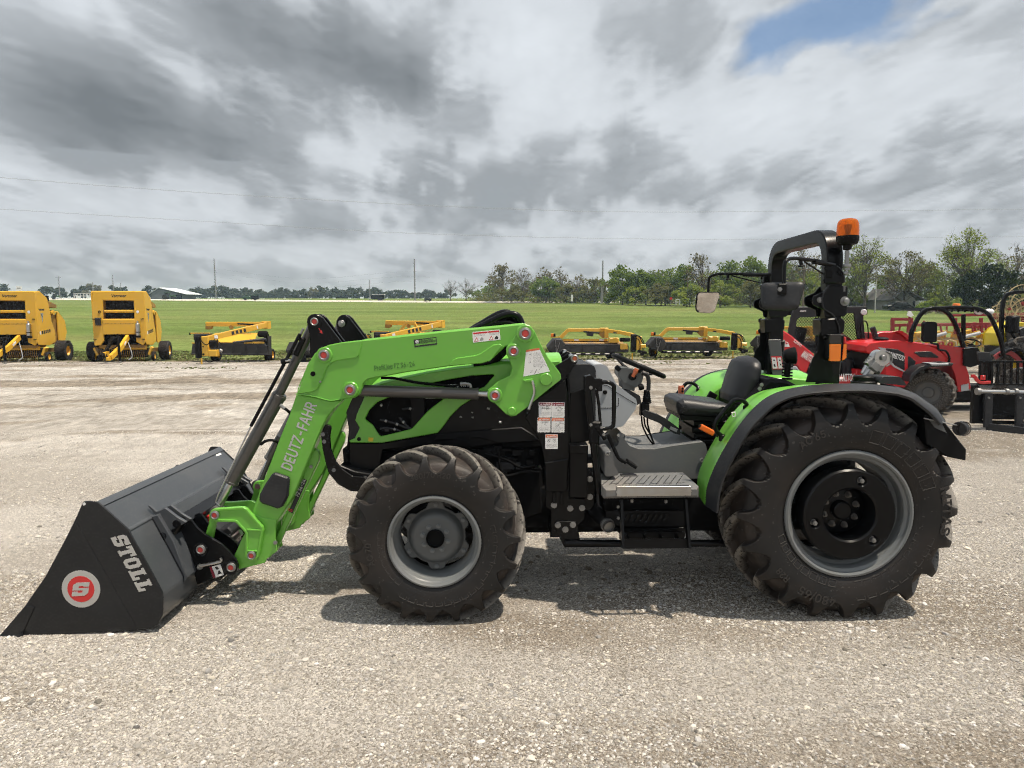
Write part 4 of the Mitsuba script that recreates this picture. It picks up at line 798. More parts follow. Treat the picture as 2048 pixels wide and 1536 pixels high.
cr = [tp3(680 + a / 5.12, 700 + b / 5.12, -0.20) for a, b in ((420, 318), (640, 268), (900, 212), (1200, 160), (1720, 108), (2250, 84))]
for s in (-1, 1): tr("bonnet_crease", M(sweep(np.array(cr) * [1, -s, 1] + [0, 0, 0.0], rrect(0.05, 0.03, 0.012), scale=[1] * 6)), "green", BN)
nose = P([(255, 470), (172, 655), (155, 720), (200, 800), (150, 905), (95, 925), (85, 800), (60, 640), (120, 500), (200, 440), (300, 395)], "H", YH + 0.02)
tr("grille", prism(nose, YH + 0.03, -YH - 0.03, 0.02), "plastic_dark", BN)
m = Mesh()
for s in np.linspace(0.05, 0.95, 16):
    a, b = P([(78, 650), (100, 900)], "H", -0.26); q = a + (b - a) * s; m.add(box([q[0] - 0.004, 0, q[1]], (0.012, 0.44, 0.006)))
tr("grille_bars", m, "black", BN)
for q, r in (((195, 912), 0.0125),): c = P3([q], "H", YH)[0]; tr("latch_hole", M(cyl(c + [0, 0.004, 0], c + [0, -0.003, 0], r, 18)), "void", BN)
tr("yellow_tag", prism(P([(290, 895), (340, 898), (340, 938), (290, 935)], "H", YH - 0.0005), YH - 0.0012, YH + 0.001), "yellow_tag", BN, smooth=False)
letters("DEUTZ-FAHR", "H", (1105, 386), (1330, 372), YH + 0.018, 0.020, "white", BN)
core = P([(270, 470), (420, 350), (900, 240), (1720, 150), (2250, 130), (2400, 900), (1900, 940), (700, 960), (150, 950), (180, 700)], "H", 0)
tr("engine_cover", prism(core, -0.255, 0.255, 0.01), "void", BN)
grey = P([(720, 480), (1000, 480), (1000, 820), (720, 830)], "H", -0.27)
tr("air_filter", M(cyl(P3([(740, 480)], "H", -0.275)[0], P3([(740, 830)], "H", -0.275)[0], 0.010, 10), box(P3([(800, 640)], "H", -0.27)[0], (0.10, 0.04, 0.30), None, 0.012)), "matt_black", BN)
for pts in ([(410, 715), (480, 728), (600, 765), (710, 810)], [(610, 690), (640, 730), (700, 790), (760, 830)], [(410, 808), (470, 800), (560, 812), (620, 830)], [(640, 610), (700, 600), (760, 605)]):
    tr("engine_hose", M(tube(P3(pts, "H", -0.285), 0.0085, 8, smooth=5)), "plastic_dark", BN)
c = P3([(480, 818)], "H", -0.29)[0]; tr("engine_clip", M(box(c, (0.03, 0.012, 0.024), None, 0.003)), "plastic_dark", BN)
c = P3([(940, 488)], "H", -0.29)[0]; tr("engine_bottle", M(cyl(c + [-0.04, 0, 0.005], c + [0.05, 0, 0.008], 0.014, 12, 0.005)), "grey_light", BN)
for u, v in ((470, 726), (585, 760), (650, 738), (560, 812), (720, 600), (425, 565)): c = P3([(u, v)], "H", -0.292)[0]; tr("hose_clamp", M(cyl(c + [-0.006, 0, 0.003], c + [0.006, 0, -0.003], 0.0105, 12)), "zinc", BN)
# black panel behind and below the green one
tr("lower_panel", prism(P([(430, 955), (700, 915), (1000, 852), (1060, 780), (1130, 680), (1230, 580), (1320, 520), (1560, 430), (1950, 400), (2080, 700), (2030, 935), (1600, 960), (1400, 990), (900, 975), (440, 1020), (395, 1230), (100, 1230), (105, 955)], "H", -0.30), -0.300, -0.28, 0.004), "black", BN)
tr("panel_strip", prism(P([(1000, 858), (1500, 815), (1860, 790), (1990, 870), (2040, 930), (1620, 955), (1420, 900), (960, 930)], "H", -0.312), -0.315, -0.29, 0.006), "matt_black", BN)
c = P3([(1330, 900)], "H", -0.316); tr("panel_recess", prism(P([(1200, 885), (1340, 875), (1345, 915), (1205, 922)], "H", -0.316), -0.318, -0.31, 0.002), "black", BN)
# engine and chassis
EN = part("chassis")
tr("engine_block", prism(P([(100, 955), (2060, 900), (2080, 1600), (1500, 1800), (700, 1700), (350, 1320), (120, 1250)], "H", 0.0), -0.24, 0.24, 0.03), "void", EN)
tr("axle_housing", M(box([FX, 0, 0.46], (0.16, 1.25, 0.16), None, 0.03), cyl([FX, -0.66, 0.478], [FX, 0.66, 0.478], 0.11, 24, 0.02)), "matt_black", EN)
tr("transmission", M(box([-0.95, 0, 0.52], (2.3, 0.46, 0.36), None, 0.05), box([0.0, 0, 0.66], (0.55, 0.7, 0.5), None, 0.06), cyl([0, -0.62, 0.615], [0, 0.62, 0.615], 0.14, 24, 0.02)), "void", EN)
tr("oil_sump", prism(fillet(P([(0, 1180), (140, 1200), (140, 1310), (60, 1300), (10, 1250)], "C5", -0.15), 0.03), -0.2, 0.2, 0.02), "matt_black", EN)
m = Mesh(); rg = random.Random(11)
for _ in range(26):
    u, v = 1480 + 560 * rg.random(), 1000 + 250 * rg.random(); c = P3([(u, v)], "H", -0.26)[0]
    m.add(box(c, (0.02 + 0.08 * rg.random(), 0.03 + 0.03 * rg.random(), 0.01 + 0.04 * rg.random()), None, 0.004))
labels[tr("engine_parts", m, "matt_black", EN)] = {"kind": "stuff"}
for pts in ([(1480, 1060), (1700, 1120), (1850, 1200), (2000, 1180)], [(1620, 1010), (1640, 1200), (1700, 1320)], [(1500, 1250), (1700, 1290), (1900, 1240), (2040, 1250)], [(1700, 700), (1640, 800), (1600, 940)]): tr("engine_pipe", M(tube(P3(pts, "H", -0.29), 0.009, 8, smooth=5)), "matt_black", EN)
for u0, u1, v in ((1600, 1780, 1185), (1800, 1850, 1185)): a, b = P3([(u0, v), (u1, v)], "H", -0.28); tr("engine_plate", M(box((a + b) / 2, (abs(b - a)[0], 0.02, 0.05), None, 0.006)), "plastic_dark", EN)
for u, v, s in ((1238, 684, 0.010), (1355, 640, 0.008), (1358, 690, 0.009), (1520, 600, 0.012), (1640, 740, 0.010)): c = P3([(u, v)], "H", -0.305)[0]; tr("panel_clip", M(box(c, (s * 1.6, 0.008, s), rot([0, 1, 0], 15), 0.002)), "zinc", EN)
# front guard: two bent straps with holes
for side, fl in ((-1, lambda m: m), (1, flip)):
    gd = P([(1258, 40), (1300, -60), (1360, -40), (1345, 60), (1352, 180), (1398, 300), (1460, 370), (1560, 440), (1700, 455), (1700, 600), (1540, 585), (1420, 520), (1330, 410), (1300, 300), (1272, 170)], "L", -0.42)
    tr("front_guard", fl(prism(fillet(gd, 0.02), -0.425, -0.405, 0.004)), "black")
    for u, v in ((1276, 42), (1288, 112), (1380, 386)): c = P3([(u, v)], "L", -0.426)[0]; tr("guard_hole", fl(M(cyl(c, c + [0, -0.002, 0], 0.0125, 14))), "grey_mid")
    tr("guard_mount", fl(prism(P([(0, 1180), (150, 1240), (320, 1270), (330, 1330), (240, 1450), (100, 1440), (0, 1390)], "H", -0.40), -0.40, -0.26, 0.006)), "black")
    tr("bolt", fl(bolt(P3([(253, 1333)], "H", -0.40)[0], 0.019, 0.014)), "zinc")
tr("front_weight_frame", prism(P([(100, 1230), (400, 1235), (400, 1330), (300, 1450), (150, 1440), (90, 1330)], "H", -0.3), -0.30, 0.30, 0.01), "black")
# black bundle of hoses humped over the far mast
hp = P3([(1400, 225), (1480, 180), (1560, 130), (1620, 100), (1670, 95), (1715, 115), (1745, 160), (1765, 215), (1790, 300)], "C3", 0.40)
HB = part("hose_bundle")
for i, (dy, dz, r) in enumerate(((0, 0, 0.030), (0.05, 0.0, 0.022), (-0.05, -0.012, 0.024), (0.0, -0.05, 0.02), (0.05, -0.045, 0.02), (-0.05, -0.06, 0.018))):
    sh = np.array([[0.02 * math.sin(j * 0.7 + i * 2.0), 0, 0.012 * math.sin(j + i * 1.3)] for j in range(len(hp))])
    tr("hose", M(tube(hp + [0, dy, dz] + sh, r, 12, smooth=6)), "black" if i < 3 else "matt_black", HB)
sl = P([(1400, 228), (1480, 182), (1560, 135), (1620, 112), (1680, 112), (1730, 150), (1760, 215), (1780, 300), (1500, 320)], "C3", 0.46)
tr("sleeve", prism(sl, 0.43, 0.50, 0.012), "matt_black", HB)
for pts in ([(1420, 480), (1540, 440), (1640, 350), (1700, 300)],): tr("hydraulic_hose", M(tube(P3(pts, "C3", -0.25), 0.04, 12, smooth=6)), "matt_black")
# ---- rear fenders
def loft(curves):
    """Skin through curves of equal length."""
    v = np.array(curves); a, b = v.shape[:2]; i = (np.arange(a - 1)[:, None] * b + np.arange(b - 1)).ravel()
    return (v.reshape(-1, 3), np.stack([i, i + 1, i + b + 1, i + b], 1))
def resample(p, n):
    p = np.asarray(p, float); L = np.concatenate([[0], np.cumsum(np.linalg.norm(np.diff(p, axis=0), axis=1))]); t = np.linspace(0, L[-1], n)
    return np.stack([np.interp(t, L, p[:, k]) for k in range(p.shape[1])], 1)
NF = 60
gb = resample(curve(P([(96, 802), (110, 680), (178, 520), (288, 340), (398, 212), (500, 143), (640, 104), (830, 86), (1050, 88), (1225, 106)], "C7", -0.715), 6), NF)      # seam between green and rubber
lip = resample(curve(P([(156, 846), (176, 700), (232, 558), (342, 368), (430, 270), (520, 194), (650, 147), (850, 126), (1050, 122), (1225, 140)], "C7", -0.845), 6), NF)
ctr = np.array([0.03, 0.62])
def out_(c, d): q = c - ctr; return c + q / np.linalg.norm(q, axis=1, keepdims=True) * d
Y = lambda c, y: np.stack([c[:, 0], np.full(len(c), y), c[:, 1]], 1)
# behind the top the fender runs down to the mud flap
tail_s = P([(1225, 106), (1322, 142), (1452, 232), (1500, 300)], "C7", -0.715); tail_l = P([(1225, 140), (1310, 165), (1420, 250), (1482, 318)], "C7", -0.845)
for side, fl in ((-1, lambda m: m), (1, flip)):
    k = part("fender")
    tr("green_panel", fl(M(loft([Y(out_(gb, -0.060), -0.33), Y(out_(gb, -0.048), -0.335), Y(out_(gb, -0.034), -0.37), Y(out_(gb, -0.022), -0.46), Y(out_(gb, -0.006), -0.60), Y(out_(gb, 0.002), -0.68), Y(gb, -0.716)]))), "green", k, smooth=50)
    tr("inner_wall", fl(M(loft([Y(out_(gb, -0.060), -0.33), Y(out_(gb, -0.25), -0.325), Y(out_(gb, -0.45), -0.32)]))), "green", k, smooth=50)
    g2 = np.vstack([gb, resample(tail_s, 14)[1:]]); l2 = np.vstack([lip, resample(tail_l, 14)[1:]])
    mid = (g2 + l2) / 2
    tr("rubber_flare", fl(M(loft([Y(out_(g2, 0.002), -0.700), Y(out_(g2, 0.006), -0.722), Y(g2 * 0.72 + l2 * 0.28, -0.775), Y(g2 * 0.4 + l2 * 0.6, -0.822), Y(l2 * 0.9 + g2 * 0.1, -0.842), Y(l2, -0.845), Y(out_(l2, -0.012), -0.838), Y(out_(g2 * 0.3 + l2 * 0.7, -0.02), -0.80), Y(out_(g2, -0.02), -0.72)]))), "anthracite", k, smooth=50)
    tr("rear_panel", fl(M(loft([Y(resample(tail_s, 14), -0.716), Y(out_(resample(tail_s, 14), -0.005), -0.60), Y(out_(resample(tail_s, 14), -0.04), -0.36)]))), "matt_black", k, smooth=50)
    tr("underside", fl(M(loft([Y(out_(g2, -0.03), -0.72), Y(out_(g2, -0.08), -0.36)]))), "void", k, smooth=50)
    flap = P([(1385, 270), (1400, 255), (1500, 300), (1634, 470), (1632, 536), (1530, 515), (1400, 440)], "C7", -0.80)
    tr("mud_flap", fl(prism(fillet(flap, 0.008), -0.80, -0.40, 0.006)), "matt_black", k)
    tr("reflective_label", fl(prism(P([(1412, 296), (1480, 302), (1516, 372), (1448, 342)], "C7", -0.802), -0.803, -0.799)), "grey_mid", k)
    q = P3([(1380, 285), (1480, 306), (1592, 330)], "C7", -0.83); tr("reflector_rod", fl(M(tube(q, 0.0035, 8))), "zinc", k)
    c = P3([(1606, 345)], "C7", -0.83)[0]; tr("round_reflector", fl(M(cyl(c + [-0.022, -0.010, 0], c + [0.012, 0.012, 0], 0.040, 28, 0.004))), "plastic_dark", k); tr("reflector_rim", fl(M(lathe([(0.036, 0), (0.041, 0.0), (0.041, 0.004)], c + [0.004, -0.014, 0], n=28))), "black", k)
    # grab rail on the fender
    g_ = P3([(1180, 1360), (1105, 1290), (1088, 1220), (1130, 1130), (1300, 930), (1360, 895), (1430, 898), (1490, 945), (1490, 985)], "E", [-0.55, -0.56, -0.57, -0.57, -0.57, -0.57, -0.57, -0.56, -0.54]); tr("grab_rail", fl(M(tube(g_, 0.0125, 12, smooth=5))), "black", k)
    for q in (g_[0], g_[-1]): tr("rail_foot", fl(M(cyl(q + [0, 0.0, -0.03], q + [0, 0, 0.01], 0.020, 14, 0.004))), "black", k)
tr("clip", M(tube(P3([(1296, 1058), (1345, 1052), (1350, 1100), (1312, 1112), (1308, 1065)], "E", -0.52), 0.004, 6)), "white")
c = P3([(1925, 1335)], "C7", -0.7) if False else None
# ---- operator's platform, pod, seat
k = part("platform")
deck = P([(495, 1030), (1128, 1040), (1128, 1124), (560, 1118), (508, 1108)], "C5", -0.72)
zt = P([(700, 1052)], "C5", -0.72)[0][1]; x0, x1 = P([(492, 1060)], "C5", -0.72)[0][0], P([(1130, 1060)], "C5", -0.72)[0][0]
tr("deck", M(box([(x0 + x1) / 2, -0.515, zt - 0.033], (x1 - x0, 0.41, 0.066), None, 0.018)), "grey_deck", k)
tr("deck", M(box([(x0 + x1) / 2, 0.515, zt - 0.033], (x1 - x0, 0.41, 0.066), None, 0.018)), "grey_deck", k)
m = Mesh()
for i in range(12):
    u = x0 + 0.05 + i * (x1 - x0 - 0.08) / 12; m.add(box([u + 0.0, -0.53, zt + 0.0012], (0.004, 0.26, 0.002), rot([0, 0, 1], -22)))
    if i % 2 == 0: m.add(box([u + 0.03, -0.62, zt + 0.0012], (0.045, 0.004, 0.002)))
tr("deck_grooves", m, "plastic_dark", k)
tr("deck_badge", M(box([x0 + 0.20, -0.40, zt + 0.003], (0.10, 0.05, 0.006), None, 0.002)), "plastic_dark", k)
a, b = P3([(580, 1060), (1075, 1062)], "C5", -0.722); zb = P([(800, 1110)], "C5", -0.722)[0][1]
tr("tread_strip", M(box([(a[0] + b[0]) / 2, -0.723, (zt + zb) / 2 + 0.004], (b[0] - a[0], 0.004, zt - zb + 0.006), None, 0.001), box([(a[0] + b[0]) / 2, -0.706, zt + 0.002], (b[0] - a[0], 0.036, 0.004), None, 0.001)), "steel", k)
m = Mesh(); nb = 14
for i in range(nb):
    cx = a[0] + (i + 0.5) * (b[0] - a[0]) / nb
    for j in range(4):
        o = (j - 1.5) * 0.0085; sgn = 1 if i % 2 else -1; d = np.array([sgn * 0.7071, 0, 0.7071]); e = np.array([-d[2], 0, d[0]])
        m.add(sweep([np.array([cx, -0.7255, (zt + zb) / 2]) + e * o - d * 0.017, np.array([cx, -0.7255, (zt + zb) / 2]) + e * o + d * 0.017], circle(0.0022, 5)))
tr("tread_ribs", m, "steel", k)
# tunnel between the feet
tun = [(500, 985), (495, 810), (520, 795), (560, 780), (585, 760), (600, 660), (620, 720), (660, 770), (720, 790), (830, 790), (940, 770), (1050, 755), (1160, 740), (1175, 800), (1170, 985)]
tr("tunnel", prism(fillet(P(tun, "C5", -0.24), 0.03), -0.27, 0.27, 0.035), "grey_mid", k)
tr("toe_board", prism(fillet(P([(495, 975), (495, 815), (545, 805), (560, 900), (600, 965)], "C5", -0.5), 0.02), -0.52, -0.2, 0.02), "grey_mid", k)
for u, v, y in ((517, 823, -0.53), (1147, 867, -0.275)): c = P3([(u, v)], "C5", y)[0]; tr("screw", M(lathe([(0.006, 0), (0.014, 0), (0.015, -0.006), (0.008, -0.008), (0.005, -0.003)], c, n=18)), "zinc", k)
# pedal
q = P3([(520, 700), (560, 790), (590, 860), (640, 885)], "C5", -0.33); tr("pedal_arm", M(sweep(bent(q, 0.06), rrect(0.022, 0.034, 0.006))), "matt_black", k)
c = P3([(675, 893)], "C5", -0.33)[0]; tr("pedal", M(box(c, (0.07, 0.08, 0.022), rot([0, 1, 0], 35), 0.006)), "matt_black", k)
# instrument pod
k = part("dashboard")
dk = fillet(P([(256, 735), (254, 330), (262, 250), (292, 228), (400, 228), (430, 245), (438, 270), (436, 640), (400, 715), (330, 736)], "C5", -0.27), 0.02)
tr("rear_cowl", prism(dk, -0.285, 0.285, 0.035), "anthracite", k)
lg = fillet(P([(425, 655), (425, 228), (480, 228), (512, 240), (545, 300), (575, 360), (620, 395), (705, 458), (714, 490), (700, 530), (650, 600), (620, 640), (560, 655)], "C5", -0.25), 0.02)
tr("pod", prism(lg, -0.262, 0.262, 0.035), "grey_light", k)
m = Mesh()
for pts in ([(470, 362), (520, 372), (575, 415), (640, 455), (708, 495)], [(468, 522), (560, 520), (590, 505), (592, 455)]): m.add(tube(P3(pts, "C5", -0.2625), 0.0022, 6))
tr("pod_seam", m, "plastic_dark", k)
c = P3([(500, 415)], "C5", -0.262)[0]; tr("ignition_lock", M(cyl(c, c + [0, -0.012, 0], 0.014, 18, 0.003)), "matt_black", k)
tr("display_hood", prism(fillet(P([(640, 420), (660, 400), (735, 440), (742, 480), (715, 505), (700, 480), (690, 455)], "C5", -0.12), 0.008), -0.12, 0.12, 0.01), "plastic_dark", k)
tr("column_base", prism(fillet(P([(620, 390), (612, 330), (600, 300), (705, 345), (698, 410)], "C5", -0.08), 0.01), -0.08, 0.08, 0.012), "grey_mid", k)
tr("column_cowl", prism(fillet(P([(592, 255), (640, 250), (742, 278), (756, 312), (742, 362), (705, 385), (625, 350), (590, 300)], "C5", -0.09), 0.012), -0.095, 0.095, 0.02), "hub_grey", k)
c = P3([(684, 310), (712, 258)], "C5", -0.10); tr("turn_lever_socket", M(cyl(c[0] + [0, 0.02, 0], c[0] + [0, -0.012, 0], 0.026, 20, 0.005)), "matt_black", k)
tr("orange_knob", M(sweep([c[0] + [0, -0.012, 0], c[0] * 0.7 + c[1] * 0.3 + [0, -0.016, 0], c[0] * 0.3 + c[1] * 0.7 + [0, -0.016, 0], c[1] + [0, -0.016, 0]], rrect(0.036, 0.034, 0.012), scale=[0.62, 0.66, 1.0, 0.85])), "orange_dull", k)
c = P3([(580, 250)], "C5", -0.1); tr("knob", M(cyl(P3([(572, 243)], "C5", -0.10)[0], P3([(600, 268)], "C5", -0.10)[0], 0.016, 14, 0.004), cyl(P3([(725, 385)], "C5", -0.1)[0], P3([(758, 378)], "C5", -0.1)[0], 0.020, 14, 0.005)), "matt_black", k)
k = part("steering_wheel"); e0, e1 = P3([(560, 170), (888, 308)], "C5", 0.0); cc = (e0 + e1) / 2; ax = (e1 - e0) / 2; rw = np.linalg.norm(ax)
th = np.linspace(0, 2 * np.pi, 49); rim = [cc + ax * math.cos(t) + np.array([0, rw, 0]) * math.sin(t) for t in th]
tr("rim", M(sweep(rim, circle(0.0165, 12), caps=False)), "matt_black", k)
nrm = np.cross(ax / rw, [0, 1.0, 0]); nrm = nrm if nrm[2] > 0 else -nrm
hub = cc - nrm * 0.055
for t in (0.6, 2.6, 4.71): p_ = cc + ax * math.cos(t) + np.array([0, rw, 0]) * math.sin(t); tr("spoke", M(sweep([hub, (hub * 0.45 + p_ * 0.55) - nrm * 0.012, p_], rrect(0.03, 0.012, 0.005))), "matt_black", k)
tr("hub", M(cyl(hub - nrm * 0.02, hub + nrm * 0.022, 0.045, 24, 0.008), cyl(hub - nrm * 0.09, hub, 0.03, 16)), "matt_black", k)
# shuttle lever with bellows on a bracket
k = part("gear_lever"); q = P3([(748, 288), (780, 300), (792, 340), (790, 400)], "C5", -0.10); tr("stick", M(tube(q, 0.014, 12, smooth=5)), "plastic_dark", k)
z0, z1 = P([(780, 400)], "C5", -0.10)[0], P([(772, 490)], "C5", -0.10)[0]
pr_ = []
for i in range(15): s = i / 14; pr_.append((0.016 + 0.012 * s + (0.005 if i % 2 else 0), z0[1] + (z1[1] - z0[1]) * s))
tr("bellows", M(lathe(pr_, (z0[0], -0.10, 0), "z", 20)), "matt_black", k)
tr("console", prism(P([(742, 490), (798, 490), (798, 560), (740, 575)], "C5", -0.13), -0.13, -0.06, 0.006), "matt_black", k)
tr("bracket", prism(fillet(P([(745, 545), (770, 532), (850, 560), (905, 590), (1000, 660), (1005, 700), (960, 690), (860, 620), (760, 580)], "C5", -0.14), 0.006), -0.145, -0.12, 0.003), "plastic_dark", k)
tr("bracket_label", prism(P([(938, 642), (985, 662), (978, 682), (932, 662)], "C5", -0.1455), -0.1462, -0.1445), "ink_grey", k)
for pts in ([(745, 575), (752, 640), (790, 720), (830, 772)], [(760, 580), (770, 640), (805, 700), (832, 772)], [(782, 580), (788, 640), (812, 720), (834, 770)]): tr("cable", M(tube(P3(pts, "C5", -0.11), 0.0055, 8, smooth=5)), "matt_black", k)
# seat
k = part("seat"); W2 = 0.235
cu = fillet(P([(985, 520), (992, 480), (1030, 462), (1120, 470), (1190, 482), (1300, 492), (1345, 500), (1330, 560), (1260, 588), (1100, 585), (1000, 572)], "C5", -W2), 0.02)
def cushion(poly, w, c, n=5, p=2.4):
    """A padded outline: its edges round off towards both sides."""
    q = np.asarray(poly); a = 0.5 * np.sum(q[:, 0] * np.roll(q[:, 1], -1) - np.roll(q[:, 0], -1) * q[:, 1]); q = q if a > 0 else q[::-1]
    lev = []
    for s in np.linspace(0, 1, n): lev.append((-w + c * (1 - math.cos(s * math.pi / 2)), c * (1 - math.sin(s * math.pi / 2))))
    lev = lev + [(-y, i) for y, i in lev[::-1]]; v = [np.stack([r[:, 0], np.full(len(r), y), r[:, 1]], 1) for y, i in lev for r in [inset(q, i) if i > 1e-6 else q]]
    N = len(q); i = np.arange(N); j = (i + 1) % N; f = [np.stack([b * N + i, (b + 1) * N + i, (b + 1) * N + j, b * N + j], 1) for b in range(len(lev) - 1)]
    m = Mesh(); m.add((np.vstack(v), np.vstack(f))); ring = v[0][:, [0, 2]]
    P_ = Polygon(ring); P_ = P_ if P_.is_valid else P_.buffer(0)
    v2, f2 = trimesh.creation.triangulate_polygon(P_, engine="earcut")
    for y, fl in ((-w, False), (w, True)): m.add((np.stack([v2[:, 0], np.full(len(v2), y), v2[:, 1]], 1), f2[:, ::-1] if fl else f2))
    return m.get()
tr("cushion", cushion(cu, W2, 0.06, 7), "plastic_dark", k, smooth=50)
ba = fillet(P([(1180, 880), (1215, 740), (1260, 560), (1300, 430), (1360, 345), (1450, 318), (1570, 325), (1655, 352), (1682, 385), (1672, 560), (1640, 700), (1580, 850), (1500, 930), (1290, 945), (1200, 930)], "E", -0.22), 0.02)
ba = fillet(P([(1165, 900), (1215, 740), (1262, 560), (1302, 430), (1362, 345), (1440, 318), (1500, 330), (1520, 400), (1500, 600), (1440, 800), (1370, 900), (1290, 945)], "E", -0.20), 0.02)
ba2 = fillet(P([(1165, 900), (1215, 740), (1262, 560), (1302, 430), (1362, 345), (1440, 318), (1520, 320), (1655, 352), (1684, 390), (1672, 560), (1625, 720), (1560, 850), (1450, 935), (1290, 945)], "E", -0.12), 0.02)
bp = curve(np.array([[q[0], 0, q[1]] for q in P([(1350, 930), (1385, 830), (1425, 700), (1467, 560), (1498, 430), (1508, 330)], "E", 0.0)]), 5); nb_ = len(bp); tt = np.linspace(0, 1, nb_); a_ = np.linspace(0, 2 * np.pi, 41)[:-1]
wd = np.interp(tt, [0, 0.2, 0.55, 0.75, 0.88, 0.96, 1.0], [0.205, 0.225, 0.235, 0.222, 0.185, 0.125, 0.02]); hd = np.interp(tt, [0, 0.15, 0.6, 0.85, 0.95, 1.0], [0.052, 0.066, 0.062, 0.052, 0.036, 0.010])
se = np.stack([np.sign(np.cos(a_)) * np.abs(np.cos(a_)) ** 0.7, np.sign(np.sin(a_)) * np.abs(np.sin(a_)) ** 0.55], 1); tg_ = np.gradient(bp, axis=0); tg_ /= np.linalg.norm(tg_, axis=1, keepdims=True); nb2 = np.cross(tg_, [0, 1.0, 0])
dish = 0.035 * (1 - se[:, 1] ** 2)                                   # hollowed for the back, wings forward
v = np.array([[bp[i] + np.array([0, 1.0, 0]) * wd[i] * s_[1] + nb2[i] * (hd[i] * s_[0] + dish[j] * min(1, wd[i] * 5)) for j, s_ in enumerate(se)] for i in range(nb_)]); i = np.arange(40); j = (i + 1) % 40
f = np.vstack([np.stack([b * 40 + i, b * 40 + j, (b + 1) * 40 + j, (b + 1) * 40 + i], 1) for b in range(nb_ - 1)]); v = np.vstack([v.reshape(-1, 3), bp[-1:] + tg_[-1] * 0.004]); f = np.vstack([f[:, [0, 1, 2]], f[:, [0, 2, 3]], np.stack([(nb_ - 1) * 40 + i, (nb_ - 1) * 40 + j, np.full(40, len(v) - 1)], 1)])
tr("backrest", (v, f), "plastic_dark", k, smooth=60)
sh = P([(1500, 340), (1655, 352), (1690, 390), (1680, 560), (1635, 730), (1560, 860), (1480, 930), (1560, 760), (1620, 560)], "E", -0.18)

tr("seat_pan", prism(fillet(P([(1000, 568), (1260, 586), (1330, 560), (1300, 612), (1010, 600)], "C5", -0.21), 0.01), -0.21, 0.21, 0.012), "matt_black", k)
m = Mesh(); b0 = P([(1150, 600)], "C5", 0)[0]; b1 = P([(1150, 760)], "C5", 0)[0]
for i in range(5): s = i / 4; m.add(box([b0[0] + 0.03, 0, b0[1] + (b1[1] - b0[1]) * s], (0.26 + 0.03 * (i % 2), 0.34 + 0.02 * (i % 2), 0.035), None, 0.012))
tr("suspension", m, "matt_black", k)
c = P3([(1215, 440)], "C5", 0.26)[0]; tr("armrest_bracket", M(box(c, (0.06, 0.03, 0.05), rot([0, 1, 0], 30), 0.004)), "matt_black", k)
k = part("brake_lever"); q = P3([(1068, 1322), (900, 1235)], "E", -0.42); tr("grip", M(sweep([q[0], q[0] * 0.9 + q[1] * 0.1, q[1] * 0.9 + q[0] * 0.1, q[1]], rrect(0.034, 0.036, 0.008), scale=[0.92, 1, 1, 0.9])), "orange", k); d = (q[1] - q[0]) / np.linalg.norm(q[1] - q[0])
tr("button", M(cyl(q[1], q[1] + d * 0.012, 0.010, 14, 0.002)), "matt_black", k); tr("arm", M(cyl(q[0], q[0] - d * 0.2, 0.010, 12)), "matt_black", k)
k = part("joystick"); q = P3([(648, 885), (655, 715)], "E", 0.34); tr("grip", M(sweep([q[0], q[0] * 0.6 + q[1] * 0.4, q[0] * 0.2 + q[1] * 0.8, q[1]], rrect(0.040, 0.036, 0.012), scale=[0.7, 0.86, 1.08, 0.9])), "orange_dull", k)
for s in (0.82, 0.62): c = q[0] * (1 - s) + q[1] * s; tr("button", M(cyl(c + [0.006, -0.012, 0], c + [0.008, -0.024, 0], 0.008, 12, 0.002)), "matt_black", k)
tr("stem", M(cyl(q[0] + [0, 0, -0.25], q[0], 0.012, 10)), "matt_black", k)
c = P3([(1730, 620), (1880, 640)], "E", -0.1)
tr("rear_cover", prism(fillet(P([(1690, 690), (1760, 620), (2000, 640), (2150, 720), (2100, 1100), (1500, 1250), (1500, 900)], "E", -0.30), 0.03), -0.33, 0.33, 0.02), "matt_black")
for u, v in ((1685, 700), (1660, 750)): c = P3([(u, v)], "E", -0.33)[0]; tr("bolt", M(bolt(c, 0.009, 0.010, (-0.4, -0.9, 0))), "zinc")
# ---- access: rail, step, tank guard, exhaust
k = part("entry_rail")
tr("rail", M(tube(P3([(1000, 590), (1090, 590), (1160, 625), (1172, 680), (1168, 1140), (1140, 1215), (1060, 1240), (1000, 1235)], "M", -0.60), 0.0125, 12, smooth=5)), "black", k)
tr("rail_bracket", prism(fillet(P([(765, 510), (850, 490), (905, 540), (1005, 545), (1005, 712), (950, 715), (935, 660), (880, 700), (765, 720)], "M", -0.60), 0.004), -0.61, -0.52, 0.006), "black", k)
q = P3([(850, 700), (880, 1200), (860, 1560)], "M", -0.58); tr("post", M(cyl(q[0] + [-0.02, 0, 0], P3([(395, 1090)], "C5", -0.58)[0] + [0.06, 0, 0], 0.022, 16)), "black", k)
tr("post", M(sweep(P3([(930, 700), (960, 900), (985, 1200)], "M", -0.58), rrect(0.016, 0.03, 0.004))), "black", k)
tr("post", M(sweep(P3([(900, 1400), (905, 1536), (955, 2300)], "M", -0.56), rrect(0.012, 0.05, 0.004))), "plastic_dark", k)
c = P3([(850, 665)], "M", -0.612)[0]; tr("screw", M(bolt(c, 0.008, 0.008)), "zinc", k)
tr("inner_plate", prism(P([(560, 730), (800, 660), (830, 1400), (560, 1440), (540, 1200)], "M", -0.40), -0.42, -0.40, 0.004), "black", k)
tr("rubber_seal", M(tube(P3([(530, 500), (540, 640), (545, 1000), (540, 1400)], "M", -0.43), 0.008, 8, smooth=4)), "matt_black", k)
